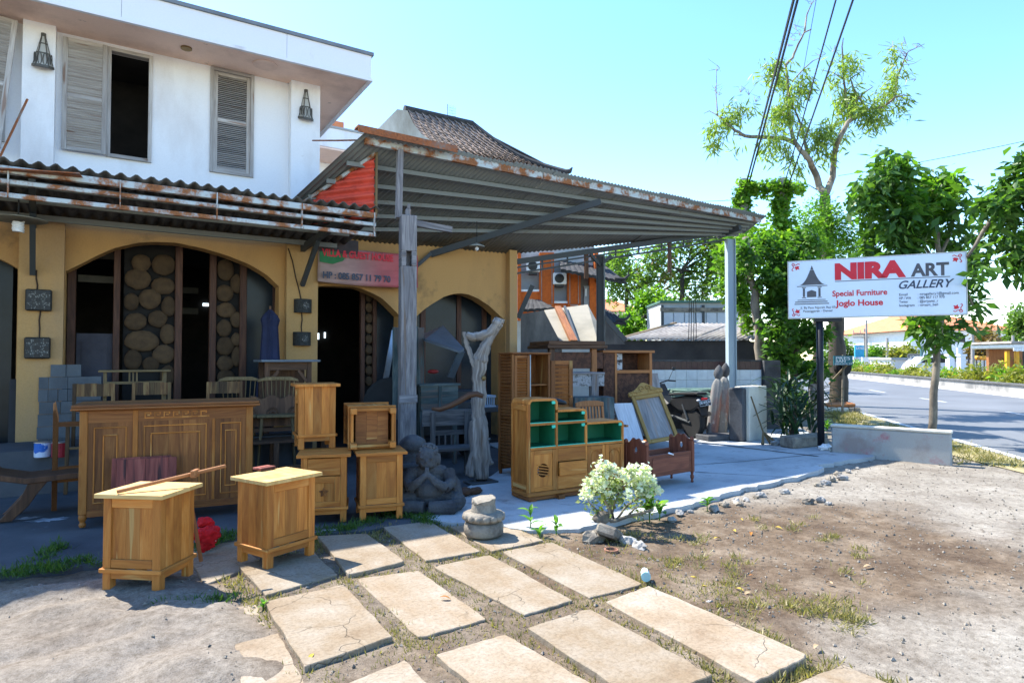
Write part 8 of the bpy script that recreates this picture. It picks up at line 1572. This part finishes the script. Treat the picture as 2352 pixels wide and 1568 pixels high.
# ---------------------------------------------------------------- gravel, grass
def scatter_stones(n, seed):
    g = np.random.default_rng(seed); X = g.uniform(-2.6, 10.5, n * 3); Y = g.uniform(.9, 5.4, n * 3); s, so, rd = zones(X, Y); dist = np.hypot(X, Y)
    keep = (g.random(n * 3) < (.35 + .5 * so - .3 * s)) & (rd < -.6); X, Y, so = X[keep], Y[keep], so[keep]
    ok = [i for i in range(len(X)) if not any(inside(q, X[i], Y[i]) for q in in_slab)][:n]; X, Y = X[ok], Y[ok]; Z = height(X, Y); vs = []; fs = []; m = len(X)
    T = np.array([(1, 0, 0), (-.4, .9, 0), (-.6, -.8, 0), (.1, .1, .8), (0, 0, -.6)]); TF = np.array([(0, 1, 3), (1, 2, 3), (2, 0, 3), (1, 0, 4), (2, 1, 4), (0, 2, 4)])
    r = .0035 + .013 * g.random(m) ** 6; a = g.uniform(0, 6.28, m); ca, sa = np.cos(a), np.sin(a); P = T[None] * g.uniform(.7, 1.3, (m, 5, 3)) * r[:, None, None]; x = P[..., 0] * ca[:, None] - P[..., 1] * sa[:, None]; y = P[..., 0] * sa[:, None] + P[..., 1] * ca[:, None]
    V = np.stack([x + X[:, None], y + Y[:, None], P[..., 2] + Z[:, None] + r[:, None] * .3], -1).reshape(-1, 3); F = (TF[None] + (np.arange(m) * 5)[:, None, None]).reshape(-1, 3)
    me = bpy.data.meshes.new('gravel'); me.from_pydata(V.tolist(), [], F.tolist()); me.attributes.new('tint', 'FLOAT', 'FACE').data.foreach_set('value', np.repeat(g.random(m), 6).astype('f')); me.materials.append(plain('gravel_stone', (.34, .30, .25), (.22, .19, .155), 9, .95, bump=0, tint=.55)); o = bpy.data.objects.new('gravel', me); COL.objects.link(o); tag(o, 'loose grit and small stones over the dirt yard', 'gravel', None, 'stuff')
scatter_stones(12000, 3)
m_grass = leafmat('grass_blade', (.12, .12, .04), (.25, .215, .085), (.40, .33, .16), .35); m_green = leafmat('green_grass', (.03, .075, .015), (.06, .13, .02), (.12, .19, .035), .35)
def grass(name, label, pts, n, size, mat, seed, spread=.05):
    C = [Vector((p[0], p[1], p[2])) for p in pts]; o = leaf_mesh(name, mat, C, [(.05, .05, .006)] * len(C), n, size, .13, -1.3, 6, (spread, spread, .003), seed); return tag(o, label, 'grass', None, 'stuff')
g = random.Random(31); joints = []; greens = []
for i, q in enumerate(SLABS[:13]):
    for k in range(4):
        a, b = G(*q[k]), G(*q[(k + 1) % 4]); c_ = sum((G(*z) for z in q), Vector()) / 4
        for s_ in np.arange(0, 1, .05 / max(.05, (b - a).length)):
            p = a.lerp(b, float(s_)); out = (p - c_).normalized(); p = p + out * g.uniform(.02, .11)
            if any(inside(z, p.x, p.y) for z in in_slab): continue
            wn_ = vnoise(np.array([p.x * 2.2]), np.array([p.y * 2.2]), 17)[0]
            if wn_ > .40 or g.random() < .4: joints.append((p.x, p.y, -.05))
for _ in range(520):
    p = G(g.uniform(1330, 1980), g.uniform(1180, 1520), -.05)
    if vnoise(np.array([p.x * 1.9]), np.array([p.y * 1.9]), 23)[0] > .56 and not any(inside(z, p.x, p.y) for z in in_slab): joints.append((p.x, p.y, -.05))
for _ in range(140): p = G(g.uniform(560, 1000), g.uniform(1380, 1500), -.04); joints.append((p.x, p.y, -.05)) if not any(inside(z, p.x, p.y) for z in in_slab) else None
grass('grass', 'short dry grass growing in the paving joints and dirt', joints, 24000, .046, m_grass, 71)
for a, b, n in (((0, 1325), (225, 1293), 60), ((80, 1290), (140, 1255), 30), ((450, 1262), (545, 1225), 50), ((740, 1225), (880, 1195), 40), ((880, 1180), (1010, 1200), 40), ((360, 1392), (520, 1380), 40), ((930, 1185), (1000, 1205), 25), ((640, 1240), (740, 1232), 20)):
    for _ in range(n): t_ = g.random(); p = G(a[0] + (b[0] - a[0]) * t_ + g.uniform(-14, 14), a[1] + (b[1] - a[1]) * t_ + g.uniform(-9, 9), -.02); greens.append((p.x, p.y, -.03 if p.y < 5.4 else -.012))
grass('grass', 'green grass along the shaded floor edge and under the cabinets', greens, 5200, .05, m_green, 72)
vg = []
for _ in range(700): q = road(g.uniform(-1.5, 16), g.uniform(-1.3, -.3), -.06); vg.append((q.x, q.y, q.z)) if vnoise(np.array([q.x]), np.array([q.y]), 5)[0] > .4 else None
o = leaf_mesh('verge_grass', m_grass, [Vector(v) for v in vg], [(.25, .25, .01)] * len(vg), 14000, .09, .12, -1.2, 6, (.12, .12, .004), 73); tag(o, 'dry yellow grass on the verge between low wall and road', 'grass', None, 'stuff')
# bus-stop style sign and tyre under the pale tree
t_ = wthing('tyre_sign', 'small green-blue lettered board with an old tyre hung on a stick, by the pale tree', 'sign'); D = 17.5; x = rr(1937, D); mb = MB(); mb.tube([(x - .05, D, -.1), (x, D, oz(815, D))], .035, 8); mb.build('post', bark_g, t_)
mb = MB(); mb.box(rr(1912, D), rr(1956, D), D - .06, D - .035, oz(838, D), oz(817, D)); mb.build('board', plain('teal_sign', (.02, .16, .20), None, 4, .5, bump=0), t_)
for body, u0, u1, yb, cap in (('PRES', 1916, 1948, 826, 7), ('BAN', 1916, 1938, 832, 6), ('08553305 77', 1914, 1953, 837.5, 4)): text_mesh(body, cap / FL * D / .7, white_m, 'lettering', t_, Matrix.Translation((rr(u0, D), D - .062, oz(yb, D))) @ RX, rr(u1, D) - rr(u0, D), depth=.002)
ty = wheel((rr(1940, D), D + .12, oz(842, D)), t_, .26, .16, (R(90), 0, R(15)), rim=black_rub)
tyr = MB(); tyr.tube([(rr(1903, D), D, oz(882, D)), (rr(1940, D), D - .1, oz(838, D))], .03, 6); tyr.build('prop_stick', bamboo, t_)
pl_ = wthing('tree_planter', 'low white-painted block planter ring round the pale tree foot', 'planter'); D = 18.3
for k in range(6): mb = MB(); x0, x1 = rr(1886, D) + k * .17, rr(1886, D) + k * .17 + .165; mb.box(x0, x1, D - .2, D + .3, -.1, oz(934, D) + random.uniform(-.01, .01)); mb.build('kerb_stone', stone_l if k > 3 else cream_m, pl_, bevel=.02)
for k in range(3): mb = MB(); mb.tube([(rr(1898, D), D + k * .12 - .1, oz(931 - k, D)), (rr(1957, D), D + k * .12 - .1, oz(929 - k, D))], .05, 8); mb.build('log', orange_wood, pl_)
p = PD(1867, 1000, 12.2); o = MB(); o.tube([(0, 0, -.1), (.0, 0, 1.5 - (1000 - 0) * 0 - .5)], .075, 8); o = o.build('fence_post', grey_wood, loc=(p.x, p.y, 0)); tag(o, 'old grey wooden post between the sword-leaf clump and the black post', 'post')
